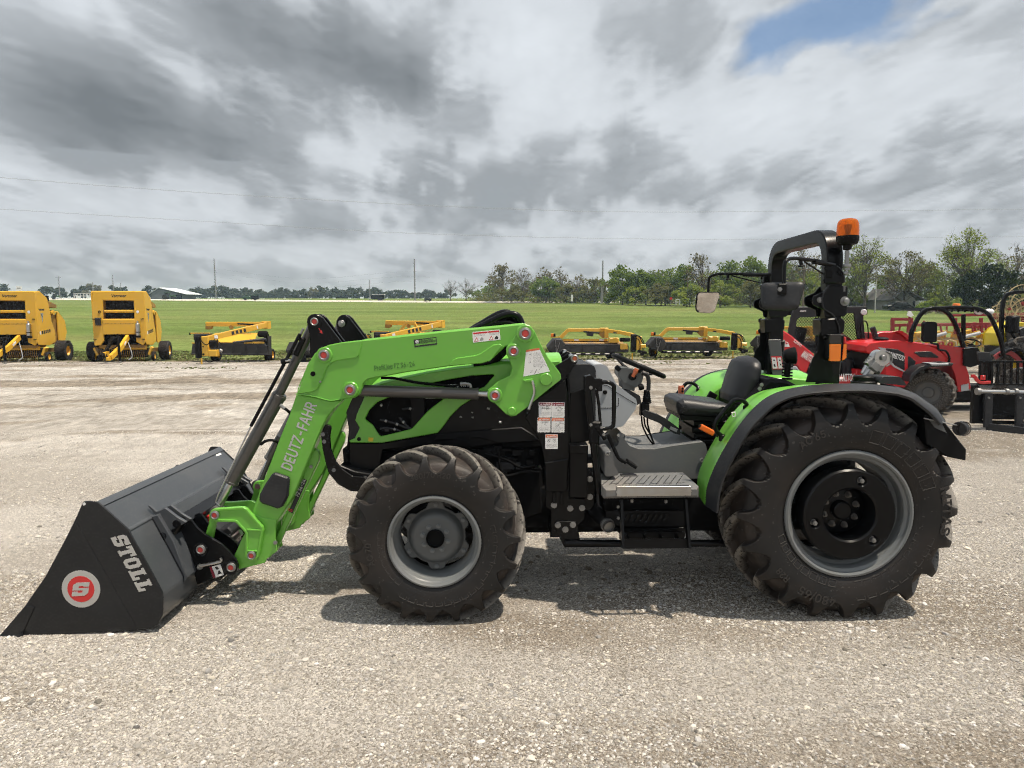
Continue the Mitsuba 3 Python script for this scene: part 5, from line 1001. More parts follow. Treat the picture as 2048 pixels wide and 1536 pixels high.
tr("lever_boot", M(box(P3([(905, 1290)], "M", -0.58)[0], (0.06, 0.05, 0.14), rot([0, 1, 0], 6), 0.02), box(P3([(990, 1290)], "M", -0.6)[0], (0.03, 0.03, 0.10), rot([0, 1, 0], -35), 0.008)), "matt_black", k)
for u, v in ((850, 1185), (1000, 1220), (1030, 1320)): c = P3([(u, v)], "M", -0.615)[0]; tr("screw", M(bolt(c, 0.007, 0.008)), "zinc", k)
k = part("access_step"); zs = P([(800, 1400)], "C5", -0.74)[0][1]; xa, xb = P([(622, 1400)], "C5", -0.74)[0][0], P([(1062, 1400)], "C5", -0.74)[0][0]; zl = P([(800, 1458)], "C5", -0.74)[0][1]
tr("tread", M(box([(xa + xb) / 2, -0.74, (zs + zl) / 2], (xb - xa, 0.014, zs - zl), None, 0.003), box([(xa + xb) / 2, -0.60, zs - 0.02], (xb - xa, 0.012, 0.04), None, 0.003)), "matt_black", k)
m = Mesh(); n_t = 34
for i in range(n_t):
    x = xa + (i + 0.5) * (xb - xa) / n_t
    for y in (-0.74, -0.60): m.add(cyl([x, y - 0.008, zs], [x, y + 0.008, zs], 0.006, 6))
tr("tread_teeth", m, "matt_black", k)
for i in range(4): tr("cross_bar", M(box([xa + (i + 0.5) * (xb - xa) / 4, -0.67, zs - 0.02], (0.008, 0.14, 0.03), None, 0.002)), "matt_black", k)
for u in ((608, 1135, 620, 1455), (1036, 1130, 1062, 1455)):
    a, b = P3([(u[0], u[1])], "C5", -0.70)[0], P3([(u[2], u[3])], "C5", -0.75)[0]; tr("strap", M(sweep([a, b], rrect(0.016, 0.05, 0.003), up=[0, 1, 0])), "black", k)
k = part("tank_guard")
gp = P([(505, 1205), (1030, 1205), (1032, 1312), (620, 1312), (505, 1300)], "C5", -0.55)
tr("plate", prism(gp, -0.552, -0.545, 0.002), "matt_black", k); tr("plate", prism(P([(495, 1125), (1040, 1125), (1050, 1205), (500, 1205)], "C5", -0.5), -0.50, -0.45, 0.004), "void", k)
tr("tank", prism(fillet(P([(560, 1310), (1035, 1310), (1020, 1380), (600, 1360)], "C5", -0.5), 0.02), -0.54, -0.2, 0.02), "black", k)
for i in range(8):
    u = 648 + i * 37; q = P3([(u + 14, 1228), (u - 16, 1290)], "C5", -0.553); tr("louvre", M(sweep([q[0], q[1]], rrect(0.022, 0.012, 0.004), up=[0, 1, 0])), "black", k); tr("slot", M(sweep([q[0] + [0.013, -0.001, 0], q[1] + [0.013, -0.001, 0]], rrect(0.010, 0.003, 0.001), up=[0, 1, 0])), "void", k)
for u, v in ((588, 1180), (590, 1255), (680, 1365), (845, 1367)): c = P3([(u, v)], "C5", -0.553)[0]; tr("screw", M(bolt(c, 0.007, 0.006)), "zinc", k)
for u, v in ((680, 1130), (907, 1135)): c = P3([(u, v)], "C5", -0.6)[0]; tr("deck_nut", M(cyl(c, c + [0, 0, -0.018], 0.011, 6)), "zinc", k)
k = part("exhaust_pipe"); c = P3([(530, 1316)], "C5", -0.58)[0]; dr0 = np.array([0.30, -0.92, -0.22]); dr0 /= np.linalg.norm(dr0)
n = 36; a_ = np.arange(n) * 2 * np.pi / n; p0 = c - dr0 * 0.25; 
tr("pipe", M(sweep([c, c - dr0 * 0.006, c - dr0 * 0.3], circle(0.0385, 28), caps=False), sweep([c, c - dr0 * 0.2], circle(0.0345, 28), caps=False)), "cylinder_grey", k)
tr("bore", M(cyl(c - dr0 * 0.05, c - dr0 * 0.055, 0.034, 24)), "void", k); tr("lagging", M(sweep([c - dr0 * 0.05, c - dr0 * 0.07, c - dr0 * 0.13, c - dr0 * 0.3], circle(0.044, 24), scale=[0.9, 1, 1.02, 1])), "matt_black", k); tr("clamp_ring", M(sweep([c - dr0 * 0.018, c - dr0 * 0.034], circle(0.0425, 24))), "zinc", k)
# ---- roll bar
k = part("roll_bar"); XR, ZT = tp(1652, 472, -0.45)[0], tp(1655, 458, -0.42)[1] - 0.035
XR = (tp(1645, 560, -0.40)[0] + tp(1681, 560, -0.5)[0]) / 2; zb = tp(1660, 700, -0.45)[1]; YR = 0.452
pth = bent([[XR, -YR, zb], [XR, -YR, ZT], [XR, YR, ZT], [XR, YR, zb]], 0.17, 12)
tr("hoop", M(sweep(pth, rrect(0.086, 0.100, 0.012), up=[1, 0, 0])), "black", k, smooth=30)
for side, fl in ((-1, lambda m: m), (1, flip)):
    yo = -YR - 0.055
    pl_ = fillet(P([(1345, 1010), (1640, 1015), (1645, 1060), (1632, 1440), (1600, 1480), (1290, 1485), (1275, 1380), (1120, 1310), (1098, 1240), (1120, 1170), (1260, 1110)], "R", yo), 0.010)
    tr("hinge_plate", fl(prism(pl_, yo - 0.012, yo, 0.003)), "black", k); tr("hinge_plate", fl(prism(pl_, -YR + 0.052, -YR + 0.064, 0.003)), "black", k)
    c = P3([(1608, 1247)], "R", yo - 0.012)[0]; tr("hinge_pin", fl(M(cyl(c + [0, 0.12, 0], c + [0, -0.03, 0], 0.016, 18, 0.004), cyl(c, c + [0, -0.012, 0], 0.024, 6), cyl(c + [0, 0, 0], c + [0, -0.005, 0], 0.028, 18))), "zinc", k)
    c = P3([(1225, 1228)], "R", yo - 0.012)[0]; tr("hinge_bolt", fl(bolt(c, 0.013, 0.014)), "zinc", k)
    c = P3([(1604, 1055)], "R", yo - 0.0125)[0]; tr("slot", fl(M(box(c, (0.012, 0.002, 0.034), None, 0.0008))), "grey_mid", k)
    cl = P([(1280, 705), (1470, 700), (1520, 740), (1590, 830), (1595, 960), (1560, 975), (1270, 975)], "R", yo); tr("clamp", fl(prism(fillet(cl, 0.008), yo - 0.022, yo + 0.02, 0.005)), "black", k)
    tr("clamp_block", fl(prism(P([(1310, 770), (1410, 775), (1412, 885), (1318, 885)], "R", yo - 0.03), yo - 0.034, yo - 0.02, 0.004)), "matt_black", k)
    for u, v in ((1325, 740), (1308, 935), (1520, 805)): c = P3([(u, v)], "R", yo - 0.022)[0]; tr("clamp_bolt", fl(bolt(c, 0.011, 0.012)), "black", k)
    lo = P([(945, 262), (1075, 255), (1240, 245), (1282, 290), (1270, 430), (1225, 470), (950, 490)], "Q", yo); tr("lower_bracket", fl(prism(fillet(lo, 0.008), yo - 0.018, yo + 0.10, 0.005)), "black", k)
    for u, v in ((990, 286), (985, 462), (1215, 285)): c = P3([(u, v)], "Q", yo - 0.018)[0]; tr("bracket_bolt", fl(bolt(c, 0.013, 0.012)), "black", k)
    ps = P([(940, 430), (1090, 430), (1110, 800), (1160, 1120), (760, 1120), (850, 800), (925, 700)], "Q", -YR - 0.05)
    tr("lower_post", fl(M(box([XR - 0.003, -YR, (zb + 1.28) / 2], (0.115, 0.09, zb - 1.20), rot([0, 1, 0], 4), 0.012))), "black", k)
    tr("gusset", fl(prism(ps, -YR - 0.052, -YR - 0.045, 0.002)), "matt_black", k)
    # tail lamp
    kl = part("tail_lamp"); yl = -0.585
    tr("housing", fl(prism(fillet(P([(1092, 470), (1300, 470), (1318, 520), (1318, 800), (1280, 836), (1100, 836), (1085, 800)], "Q", yl), 0.008), yl + 0.006, yl + 0.075, 0.006)), "matt_black", kl)
    tr("amber_lens", fl(prism(fillet(P([(1092, 600), (1238, 600), (1228, 834), (1088, 834)], "Q", yl), 0.006), yl - 0.006, yl + 0.02, 0.006)), "amber_lens", kl)
    tr("amber_lens", fl(prism(fillet(P([(1282, 600), (1318, 600), (1314, 790), (1258, 832), (1270, 720)], "Q", yl), 0.004), yl - 0.002, yl + 0.06, 0.005)), "amber_lens", kl)
    tr("smoked_lens", fl(prism(fillet(P([(1096, 476), (1238, 476), (1238, 596), (1092, 596)], "Q", yl), 0.006), yl - 0.006, yl + 0.02, 0.006)), "smoked", kl)
    tr("red_lens", fl(prism(P([(1284, 500), (1316, 510), (1318, 596), (1282, 596)], "Q", yl), yl - 0.002, yl + 0.06, 0.005)), "red", kl)
    q = P3([(1240, 530), (1120, 500), (1000, 520)], "Q", -0.53); tr("arm", fl(M(tube(q, 0.012, 8))), "black", kl)
q = P3([(1370, 1000), (1280, 1140), (1262, 1250), (1300, 1370), (1420, 1450), (1480, 1536)], "R", -0.535); tr("lamp_cable", M(tube(q, 0.0045, 6, smooth=5)), "plastic_dark")
q = P3([(1480, 1536), (1520, 1640), (1530, 1760)], "R", -0.535); tr("lamp_cable", M(tube(q, 0.0045, 6, smooth=5)), "plastic_dark")
fp = P([(245, 540), (410, 540), (455, 1045), (305, 1050)], "Q", 0.40)  # pale slab whose colour paints the sky's reflection on the glossy black post
tr("roll_bar_painted_sheen", prism(fp, 0.385, 0.40, 0.003), "hub_grey"); tr("roll_bar_label", prism(P([(285, 768), (432, 768), (454, 945), (306, 948)], "Q", 0.384), 0.3825, 0.3855), "red", smooth=False)
for q in ([(294, 782), (354, 786), (376, 936), (312, 938)], [(372, 788), (422, 784), (446, 934), (392, 938)]): tr("label_panel", prism(P(q, "Q", 0.382), 0.381, 0.3845), "white", smooth=False)
for q in ([(322, 880), (340, 870), (352, 910), (330, 912)], [(318, 815), (340, 812), (342, 826), (320, 830)], [(396, 815), (416, 812), (418, 830), (400, 832)], [(408, 870), (424, 868), (430, 892), (412, 894)]): tr("label_print", prism(P(q, "Q", 0.3805), 0.380, 0.382), "ink", smooth=False)
for c in P3([(684, 647)], "O", 0.312): tr("pin_nut", M(cyl(c, c + [0, -0.02, 0], 0.026, 8, 0.003), cyl(c, c + [0, -0.034, 0], 0.014, 12, 0.003)), "zinc", LA[1])
# beacon
k = part("beacon"); cb = P3([(1658, 130)], "R", -0.56)[0]; s = lambda u: 0.0
def bz(v): return P([(1658, v)], "R", -0.56)[0][1]
u_ = abs(P([(1820, 130)], "R", -0.56)[0][0] - P([(1497, 130)], "R", -0.56)[0][0]) / 2
dome = [(u_ * 0.98, bz(255)), (u_ * 1.0, bz(180)), (u_ * 0.98, bz(100)), (u_ * 0.93, bz(48)), (u_ * 0.84, bz(14)), (u_ * 0.70, bz(-8)), (u_ * 0.48, bz(-20)), (u_ * 0.22, bz(-25)), (0.0, bz(-26))]
tr("amber_dome", M(lathe(dome, (cb[0], -0.56, 0), "z", 40)), "amber", k, smooth=60)
tr("reflector", M(lathe([(0.0, bz(60)), (0.020, bz(70)), (0.022, bz(120)), (0.012, bz(200)), (0.03, bz(240))], (cb[0], -0.56, 0), "z", 20)), "zinc", k)
tr("base", M(lathe([(0, bz(250)), (u_ * 1.01, bz(248)), (u_ * 1.02, bz(300)), (u_ * 0.94, bz(350)), (u_ * 0.80, bz(378)), (u_ * 0.42, bz(392)), (u_ * 0.38, bz(455)), (0, bz(470))], (cb[0], -0.56, 0), "z", 40)), "matt_black", k)
tr("pole", M(cyl([cb[0], -0.56, bz(470)], [cb[0], -0.56, bz(680)], 0.0125, 18)), "zinc", k)
tr("pole_foot", M(lathe([(0.0, bz(672)), (0.022, bz(676)), (0.024, bz(690)), (0.024, bz(720)), (0.018, bz(740)), (0.018, bz(770)), (0, bz(772))], (cb[0], -0.56, 0), "z", 24), cyl([cb[0], -0.56, bz(790)], P3([(1608, 840)], "R", -0.56)[0], 0.013, 14, 0.003)), "zinc", k)
# mirrors
for side, fl in ((-1, lambda m: m), (1, flip)):
    k = part("side_mirror"); ym = -0.76
    arm = P3([(1400, 690), (1250, 640), (1000, 605), (820, 588), (720, 620), (685, 700), (672, 1010)], "R", [-0.52, -0.58, -0.66, -0.72, ym + 0.01, ym, ym])
    tr("arm", fl(M(tube(arm, 0.0105, 12, smooth=6))), "black", k); q = P3([(1440, 690), (1130, 640)], "R", [-0.50, -0.62]); tr("arm_sleeve", fl(M(cyl(q[0], q[1], 0.015, 12))), "black", k)
    q = P3([(990, 640), (1280, 830)], "R", [-0.67, -0.53]); tr("stay", fl(M(cyl(q[0], q[1], 0.005, 8))), "black", k)
    q = P3([(935, 610), (940, 720)], "R", [-0.68, -0.68]); tr("knob", fl(M(cyl(q[0], q[1], 0.010, 12), cyl(q[0] * 0.25 + q[1] * 0.75, q[1], 0.020, 16, 0.004))), "matt_black", k)
    mp = fillet(P([(330, 985), (395, 958), (910, 950), (958, 985), (955, 1040), (885, 1340), (840, 1380), (740, 1400), (430, 1385), (370, 1340), (345, 1270)], "R", ym), 0.02)
    a_ = rot([0, 0, 1], -28) @ rot([1, 0, 0], -12); cm = np.array([mp[:, 0].mean(), ym, mp[:, 1].mean()])
    def turn(m): v = np.array(M(m).vertices if isinstance(m, tuple) else m.vertices); f = (M(m) if isinstance(m, tuple) else m).faces; return trimesh.Trimesh((v - cm) @ a_.T + cm, f, process=False)
    mp2 = (mp - cm[[0, 2]]) * [1.02, 1.02] + cm[[0, 2]]
    q = np.asarray(mp2); lev = [(0.0, 0.0), (-0.010, 0.004), (-0.020, 0.020), (-0.027, 0.045), (-0.030, 0.075)]; A_ = 0.5 * np.sum(q[:, 0] * np.roll(q[:, 1], -1) - np.roll(q[:, 0], -1) * q[:, 1]); q = q if A_ > 0 else q[::-1]
    sc = [1.0, 0.97, 0.86, 0.66, 0.02]; v = np.vstack([np.stack([(q[:, 0] - cm[0]) * s_ + cm[0], np.full(len(q), ym + y), (q[:, 1] - cm[2]) * s_ + cm[2]], 1) for (y, _), s_ in zip(lev, sc)]); N = len(q); i = np.arange(N); j = (i + 1) % N
    shell = M((v, np.vstack([np.stack([b * N + i, b * N + j, (b + 1) * N + j, (b + 1) * N + i], 1) for b in range(4)])))
    tr("shell", fl(turn(shell)), "anthracite", k, smooth=60)
    tr("glass", fl(turn(prism((mp2 - cm[[0, 2]]) * 0.95 + cm[[0, 2]], ym + 0.001, ym + 0.004))), "mirror", k, smooth=False); tr("rim", fl(turn(prism(mp2, ym - 0.006, ym + 0.003, 0.002, [(mp2 - cm[[0, 2]]) * 0.94 + cm[[0, 2]]]))), "matt_black", k)
    c = P3([(645, 1062)], "R", ym - 0.04)[0]; tr("mount", fl(M(box(c, (0.045, 0.03, 0.06), None, 0.006))), "matt_black", k); c = P3([(610, 1065)], "R", ym - 0.056)[0]; tr("mount_bolt", fl(bolt(c, 0.009, 0.008)), "zinc", k)
# work lamp behind the seat
k = part("work_lamp"); c = P3([(585, 760)], "Q", -0.15)[0]; dl = np.array([0.85, -0.15, 0.08]); dl /= np.linalg.norm(dl)
pl = [(0, -0.062), (0.030, -0.060), (0.046, -0.040), (0.054, 0.0), (0.057, 0.012), (0.052, 0.017), (0, 0.014)]
fr = frames([c, c + dl * 0.01]); m = Mesh(); nn_ = 32; a_ = np.arange(nn_) * 2 * np.pi / nn_
v = np.array([[c + dl * h + (fr[2][0] * math.cos(t) + fr[3][0] * math.sin(t)) * r for r, h in pl] for t in a_]).reshape(-1, 3); kk = len(pl); i = np.arange(nn_); j = (i + 1) % nn_
tr("housing", (v, np.vstack([np.stack([i * kk + b, j * kk + b, j * kk + b + 1, i * kk + b + 1], 1) for b in range(kk - 1)])), "matt_black", k, smooth=50)
q = P3([(520, 880), (510, 960), (500, 1050)], "Q", -0.15); tr("stalk", M(cyl(q[0], q[-1], 0.02, 12), *[cyl(q[1] + [0, 0, 0.02 * i], q[1] + [0, 0, 0.02 * i + 0.01], 0.034, 14) for i in range(-3, 3)]), "matt_black", k)
# rear linkage seen over the fender: plated catch, seat-like cover
k = part("lift_linkage"); q = P3([(1560, 1020), (1620, 900), (1700, 800), (1760, 760)], "Q", -0.20)
tr("lift_rod", M(cyl(q[0], q[1], 0.026, 16, 0.004), cyl(q[1], q[2], 0.034, 16, 0.006)), "steel", k); c = P3([(1765, 785)], "Q", -0.22)[0]
tr("clevis", M(cyl(c + [-0.005, -0.035, 0.0], c + [0.005, 0.045, 0.0], 0.050, 24, 0.008), lathe([(0.026, -0.044), (0.052, -0.044), (0.052, -0.036)], c, n=24)), "steel", k)
tr("clevis_pin", M(cyl(c + [0, -0.06, 0], c + [0, 0.05, 0], 0.017, 14, 0.003)), "zinc", k); tr("latch", M(box(c + [-0.045, -0.03, -0.045], (0.05, 0.03, 0.08), rot([0, 1, 0], 38), 0.008), box(c + [-0.075, -0.02, -0.10], (0.035, 0.05, 0.05), rot([0, 1, 0], 38), 0.006)), "steel", k)
for i in range(4): q_ = q[1] + (q[2] - q[1]) * (0.1 + 0.26 * i); tr("collar", M(cyl(q_ - (q[2] - q[1]) * 0.05, q_ + (q[2] - q[1]) * 0.05, 0.040, 18, 0.004)), "zinc", k)
tr("spring_clip", M(tube(np.array([c + [0.02, -0.05, 0.04], c + [0.05, -0.055, 0.02], c + [0.052, -0.05, -0.03], c + [0.02, -0.05, -0.055]]), 0.005, 8, smooth=4)), "zinc", k)
tr("bracket", prism(P([(1700, 960), (1830, 800), (1850, 860), (1745, 1020)], "Q", -0.17), -0.20, -0.14, 0.01), "zinc", k)
tr("bracket", M(box(P3([(1660, 850)], "Q", -0.24)[0], (0.07, 0.03, 0.05), rot([0, 1, 0], -40), 0.006), box(P3([(1712, 910)], "Q", -0.26)[0], (0.05, 0.02, 0.06), rot([0, 1, 0], -50), 0.005)), "zinc", k)
c = P3([(1555, 1080)], "Q", -0.45)[0]; tr("fuel_cap", M(cyl(c + [0, 0, -0.02], c + [0, 0, 0.022], 0.062, 28, 0.008), cyl(c + [0, 0, -0.05], c + [0, 0, -0.01], 0.075, 28, 0.008)), "matt_black", k)
tr("fender_box", prism(fillet(P([(1700, 1125), (1755, 1040), (1990, 1040), (2050, 1110), (2080, 1160)], "Q", -0.50), 0.012), -0.55, -0.35, 0.012), "anthracite", k)
# ------------------------------------------------------------------ field, road
def field(p, n, uv):
    d = p.y
    a = fbm(p.x * 0.05, p.y * 0.16, 1.0, 4); b = fbm(p.x * 0.35, p.y * 0.9, 2.0, 3); c = noise(p.x * 5.0, p.y * 4.0, 3.0)
    g = mix((0.078, 0.118, 0.028), (0.120, 0.152, 0.046), smoothstep(0.30, 0.72, a * 0.6 + b * 0.4))
    g = mix(g, (0.135, 0.135, 0.05), smoothstep(0.55, 0.8, fbm(p.x * 0.03, p.y * 0.10, 9.0, 3)) * 0.5)
    g = g * (0.70 + 0.45 * c + 0.20 * noise(p.x * 1.3, p.y * 1.3, 4.0))
    stripe = smoothstep(0.35, 0.65, noise(p.x * 0.012, p.y * 0.33 + fbm(p.x * 0.02, 0.0, 0.0, 2) * 0.8, 6.0)); g = g * (0.90 + 0.18 * stripe)
    bare = smoothstep(37.0, 29.0, d + 7.5 * (fbm(p.x * 0.4, p.y * 0.7, 5.0, 4) - 0.5))
    soil = mix((0.17, 0.14, 0.085), (0.27, 0.24, 0.19), fbm(p.x * 2, p.y * 2, 1.0, 3))
    return mix(g, soil, bare * 0.85)
mat("field", {"type": "bumpmap", "arbitrary": mikit.proc(lambda p, n, uv: fbm(p.x * 3.0, p.y * 3.0, 0.0, 3) * 0.25 + noise(p.x * 0.7, p.y * 0.7, 0.0) * 0.2, eps=0.02), "scale": 0.6, "nested": pr(mikit.proc(field), 0.95, specular=0.1)})
ys = np.concatenate([np.linspace(26, 60, 60), np.linspace(62, 340, 90), np.geomspace(350, 6000, 40)]); xs = np.concatenate([-np.geomspace(6000, 130, 24), np.linspace(-120, 120, 121), np.geomspace(130, 6000, 24)])
def fieldz(X, Y): return gz(X, Y) + (meshkit.fbm(np.stack([X * 0.03, Y * 0.05, 0 * X], -1), 3, 14) - 0.5) * 0.35 * np.clip((Y - 36) / 30, 0, 1) - 0.02
obj("grass_field", grid(xs, ys, fieldz), "field", smooth=True); tag("grass_field", "mown green field rising gently to the road", None, None, "structure")
# tufts where yard and field meet
rng = np.random.default_rng(12)
def tufts(n, ylo, yhi, hlo, hhi):
    y = ylo + (yhi - ylo) * rng.random(n) ** 1.3; x = (rng.random(n) * 2 - 1) * (y * 0.75 + 1)
    keep = meshkit.fbm(np.stack([x * 0.35, y * 0.8, 0 * x], -1), 3, 5) + 0.35 * (rng.random(n) - 0.5) + (y - 31) * 0.045 > 0.52
    x, y = x[keep], y[keep]; n = len(x); h = hlo + (hhi - hlo) * rng.random(n) ** 2; a = rng.random(n) * 3.14; l = (rng.random((n, 2)) - 0.5) * h[:, None]
    z = gz(x, y) - 0.01; w = 0.035 + 0.03 * rng.random(n)
    p0 = np.stack([x - np.cos(a) * w, y - np.sin(a) * w, z], 1); p1 = np.stack([x + np.cos(a) * w, y + np.sin(a) * w, z], 1)
    p2 = np.stack([x + l[:, 0] + np.cos(a) * w * 0.6, y + l[:, 1], z + h], 1); p3 = np.stack([x + l[:, 0] - np.cos(a) * w * 0.9, y + l[:, 1], z + h * 0.8], 1)
    v = np.stack([p0, p1, p2, p3], 1).reshape(-1, 3); i = np.arange(n) * 4; f = np.vstack([np.stack([i, i + 1, i + 2], 1), np.stack([i, i + 2, i + 3], 1)])
    g = rng.random(n)[:, None]; d = (rng.random(n) < 0.35)[:, None]
    col = np.where(d, np.array([0.20, 0.185, 0.10]) * (0.7 + 0.5 * g), np.array([0.115, 0.140, 0.045]) * (0.7 + 0.7 * g))
    return v, f, np.repeat(col, 4, 0)
mat("leaf", {"type": "principledthin", "base_color": {"type": "mesh_attribute", "name": "vertex_color"}, "roughness": 0.7, "diff_trans": 1.0, "spec_trans": 0.0}, False)
v1, f1, c1 = tufts(42000, 25.8, 39.0, 0.015, 0.085)
scene["grass_tufts"] = mikit.ply((v1, f1), "m_leaf", smooth=False, color=c1); tag("grass_tufts", "short uneven grass tufts where yard meets field", "grass", None, "stuff")
# the pale road on its low bank along the field's far edge
rp = np.array([(-420, 360), (-215, 296), (-120, 262), (0, 206), (60, 176), (95, 158), (130, 146), (190, 140)], float)
rc = curve(np.column_stack([rp, gz(rp[:, 0], rp[:, 1])]), 10); t_ = np.gradient(rc[:, :2], axis=0); t_ /= np.linalg.norm(t_, axis=1, keepdims=True); nrm_ = np.stack([-t_[:, 1], t_[:, 0]], 1)
nrm_ = np.where((nrm_[:, 1] < 0)[:, None], -nrm_, nrm_)
zz = gz(rc[:, 0], rc[:, 1]); hb = np.clip(0.30 + 0.0012 * (rc[:, 1] - 200), 0.16, 0.5)
lines = [np.column_stack([rc[:, :2] + nrm_ * o, zz + hb * k]) for o, k in ((-5.5, -0.3), (-4.2, 0.25), (-2.8, 1.0), (4, 1.06), (7, 0.3), (9, -0.6))]
mat("road", pr(mikit.proc(lambda p, n, uv: mix((0.36, 0.335, 0.29), (0.48, 0.455, 0.41), fbm(p.x * 0.4, p.y * 0.4, 0.0, 3))), 0.95, specular=0.1))
v = np.array(lines); a, b = v.shape[:2]; i = (np.arange(a - 1)[:, None] * b + np.arange(b - 1)).ravel()
obj("gravel_road", (v.reshape(-1, 3), np.stack([i, i + 1, i + b + 1, i + b], 1)), "road", smooth=40); tag("gravel_road", "pale gravel road along the far edge of the field", None, None, "structure")

# ------------------------------------------------------------------ trees
mat("bark", pr(dusty((0.115, 0.097, 0.080), (0.19, 0.17, 0.145), 0.6, 2.0), 0.9, specular=0.1))
LEAF = dict(spring=((0.201, 0.259, 0.052), (0.287, 0.339, 0.081)), green=((0.12, 0.186, 0.038), (0.204, 0.27, 0.065)), olive=((0.138, 0.147, 0.057), (0.201, 0.198, 0.083)), dark=((0.016, 0.028, 0.008), (0.034, 0.052, 0.014)), bud=((0.165, 0.16, 0.077), (0.204, 0.182, 0.099)), far=((0.066, 0.086, 0.053), (0.099, 0.116, 0.073)))
def leaf_quads(c, size, rng):
    n = len(c); a = rng.normal(size=(n, 3)); a /= np.linalg.norm(a, axis=1, keepdims=True); b = np.cross(a, rng.normal(size=(n, 3))); b /= np.linalg.norm(b, axis=1, keepdims=True) + 1e-9
    s = (size * (0.6 + 0.8 * rng.random(n)))[:, None]; v = np.stack([c - a * s, c + b * s * 0.62, c + a * s, c - b * s * 0.62], 1).reshape(-1, 3); i = np.arange(n) * 4
    return v, np.vstack([np.stack([i, i + 1, i + 2], 1), np.stack([i, i + 2, i + 3], 1)])
def tree(u, v_top, v_base, dist, wpx, kind, label, leaves=1500, clumps=34, lsize=0.0, group=None, low=0.28, bare=0.0, seed=None, name=None, cat="tree", lean=0.0):
    rng = np.random.default_rng(int(u * 7 + v_top) if seed is None else seed)
    base = at(u, v_base, dist); base[2] = min(float(gz(base[0], base[1])), base[2] + 3.0) if dist < 330 else base[2]
    k1 = dist / F; top = at(u, v_top, dist)[2]; H = top - base[2]; Wd = wpx * 1.16 * k1 / 2
    key = thing(name or (("bare_tree" if bare > 0.6 else "evergreen_tree" if kind == "dark" else "tree")), label, cat, group)
    zc = H * (low + (1 - low) * 0.52); hz = H * (1 - low) * 0.5
    # clump centres in the crown
    c = rng.normal(size=(clumps, 3)); c /= np.linalg.norm(c, axis=1, keepdims=True); c *= (0.35 + 0.6 * rng.random(clumps) ** 0.6)[:, None]
    wob = 0.80 + 0.4 * meshkit.noise(c * 1.7 + seed_off(rng), 3)
    c = c * wob[:, None] * [Wd, Wd, hz] + [lean * H, 0, zc]; c[:, :2] *= (0.55 + 0.45 * np.clip((H - c[:, 2]) / (H * 0.45), 0, 1))[:, None]
    # trunk and limbs
    m = Mesh(); r0 = 0.018 * H + 0.05; nt = 7; tp_ = np.stack([np.linspace(0, lean * H * 0.8, nt) + np.cumsum(rng.normal(size=nt)) * 0.006 * H, np.cumsum(rng.normal(size=nt)) * 0.006 * H, np.linspace(-0.3, H * 0.80, nt)], 1)
    m.add(sweep(tp_, circle(1, 6), scale=np.linspace(r0, r0 * 0.18, nt)))
    limbs = []
    for q in c:
        h = np.clip(q[2] * (0.35 + 0.4 * rng.random()), H * 0.12, H * 0.72); s = h / (H * 0.80); p0 = np.array([np.interp(s, np.linspace(0, 1, nt), tp_[:, d]) for d in range(3)])
        mid = p0 * 0.45 + q * 0.55 + [0, 0, (q[2] - p0[2]) * (-0.08) + 0.03 * H]; path = curve([p0, mid, q], 3); r = max(r0 * (0.42 - 0.25 * s), 0.03) * (0.7 + 0.5 * rng.random())
        m.add(sweep(path, circle(1, 4), scale=np.linspace(r, r * 0.35, len(path)), caps=False)); limbs.append(path)
        if bare > 0:
            for _ in range(int(5 + 7 * bare)):
                j = rng.integers(2, len(path)); d = (path[j] - p0); d /= np.linalg.norm(d) + 1e-9; d = d + rng.normal(size=3) * 0.55 + [0, 0, 0.35]; L = H * (0.05 + 0.10 * rng.random()); e = path[j] + d / np.linalg.norm(d) * L; rr = max(r * 0.32, 0.022)
                mm = (path[j] + e) / 2 + rng.normal(size=3) * L * 0.10
                m.add(sweep([path[j], mm, e], circle(1, 3), scale=[rr, rr * 0.7, rr * 0.3], caps=False))
                for _ in range(int(1 + 3 * bare)):
                    d2 = d + rng.normal(size=3) * 0.8; e2 = mm + d2 / np.linalg.norm(d2) * L * (0.45 + 0.4 * rng.random()); m.add(sweep([mm, e2], circle(1, 3), scale=[rr * 0.55, rr * 0.25], caps=False))
    tm = m.get(); obj("trunk", (np.array(tm.vertices) + base, np.array(tm.faces)), "bark", key, smooth=True)
    if leaves:
        w = rng.random(clumps) + 0.3; n = rng.multinomial(int(leaves * 1.25), w / w.sum()); rad = (0.26 + 0.12 * rng.random(clumps)) * min(Wd, hz) * (34 / clumps) ** 0.33
        pts, cols = [], []; lo, hi = [np.array(x) for x in LEAF[kind]]
        for q, nn, rr in zip(c, n, rad):
            p = rng.normal(size=(nn, 3)); p /= np.linalg.norm(p, axis=1, keepdims=True) + 1e-9; p *= (rng.random(nn) ** 0.45)[:, None] * rr * [1.15, 1.15, 0.8]; pts.append(q + p)
            t = np.clip(rng.random() * 0.7 + 0.3 * rng.random(nn), 0, 1)[:, None]; cols.append(lo * (1 - t) + hi * t)
        pts = np.vstack(pts); keep = pts[:, 2] > H * 0.04; pts, cols = pts[keep], np.vstack(cols)[keep]
        lv, lf = leaf_quads(pts + base, lsize or 0.0017 * dist, rng); kk = key + "__crown"; scene[kk] = mikit.ply((lv, lf), "m_leaf", smooth=False, color=np.repeat(cols, 4, 0))
    return key
def seed_off(rng): return rng.random(3) * 50
G1 = "trees along the road behind the field"
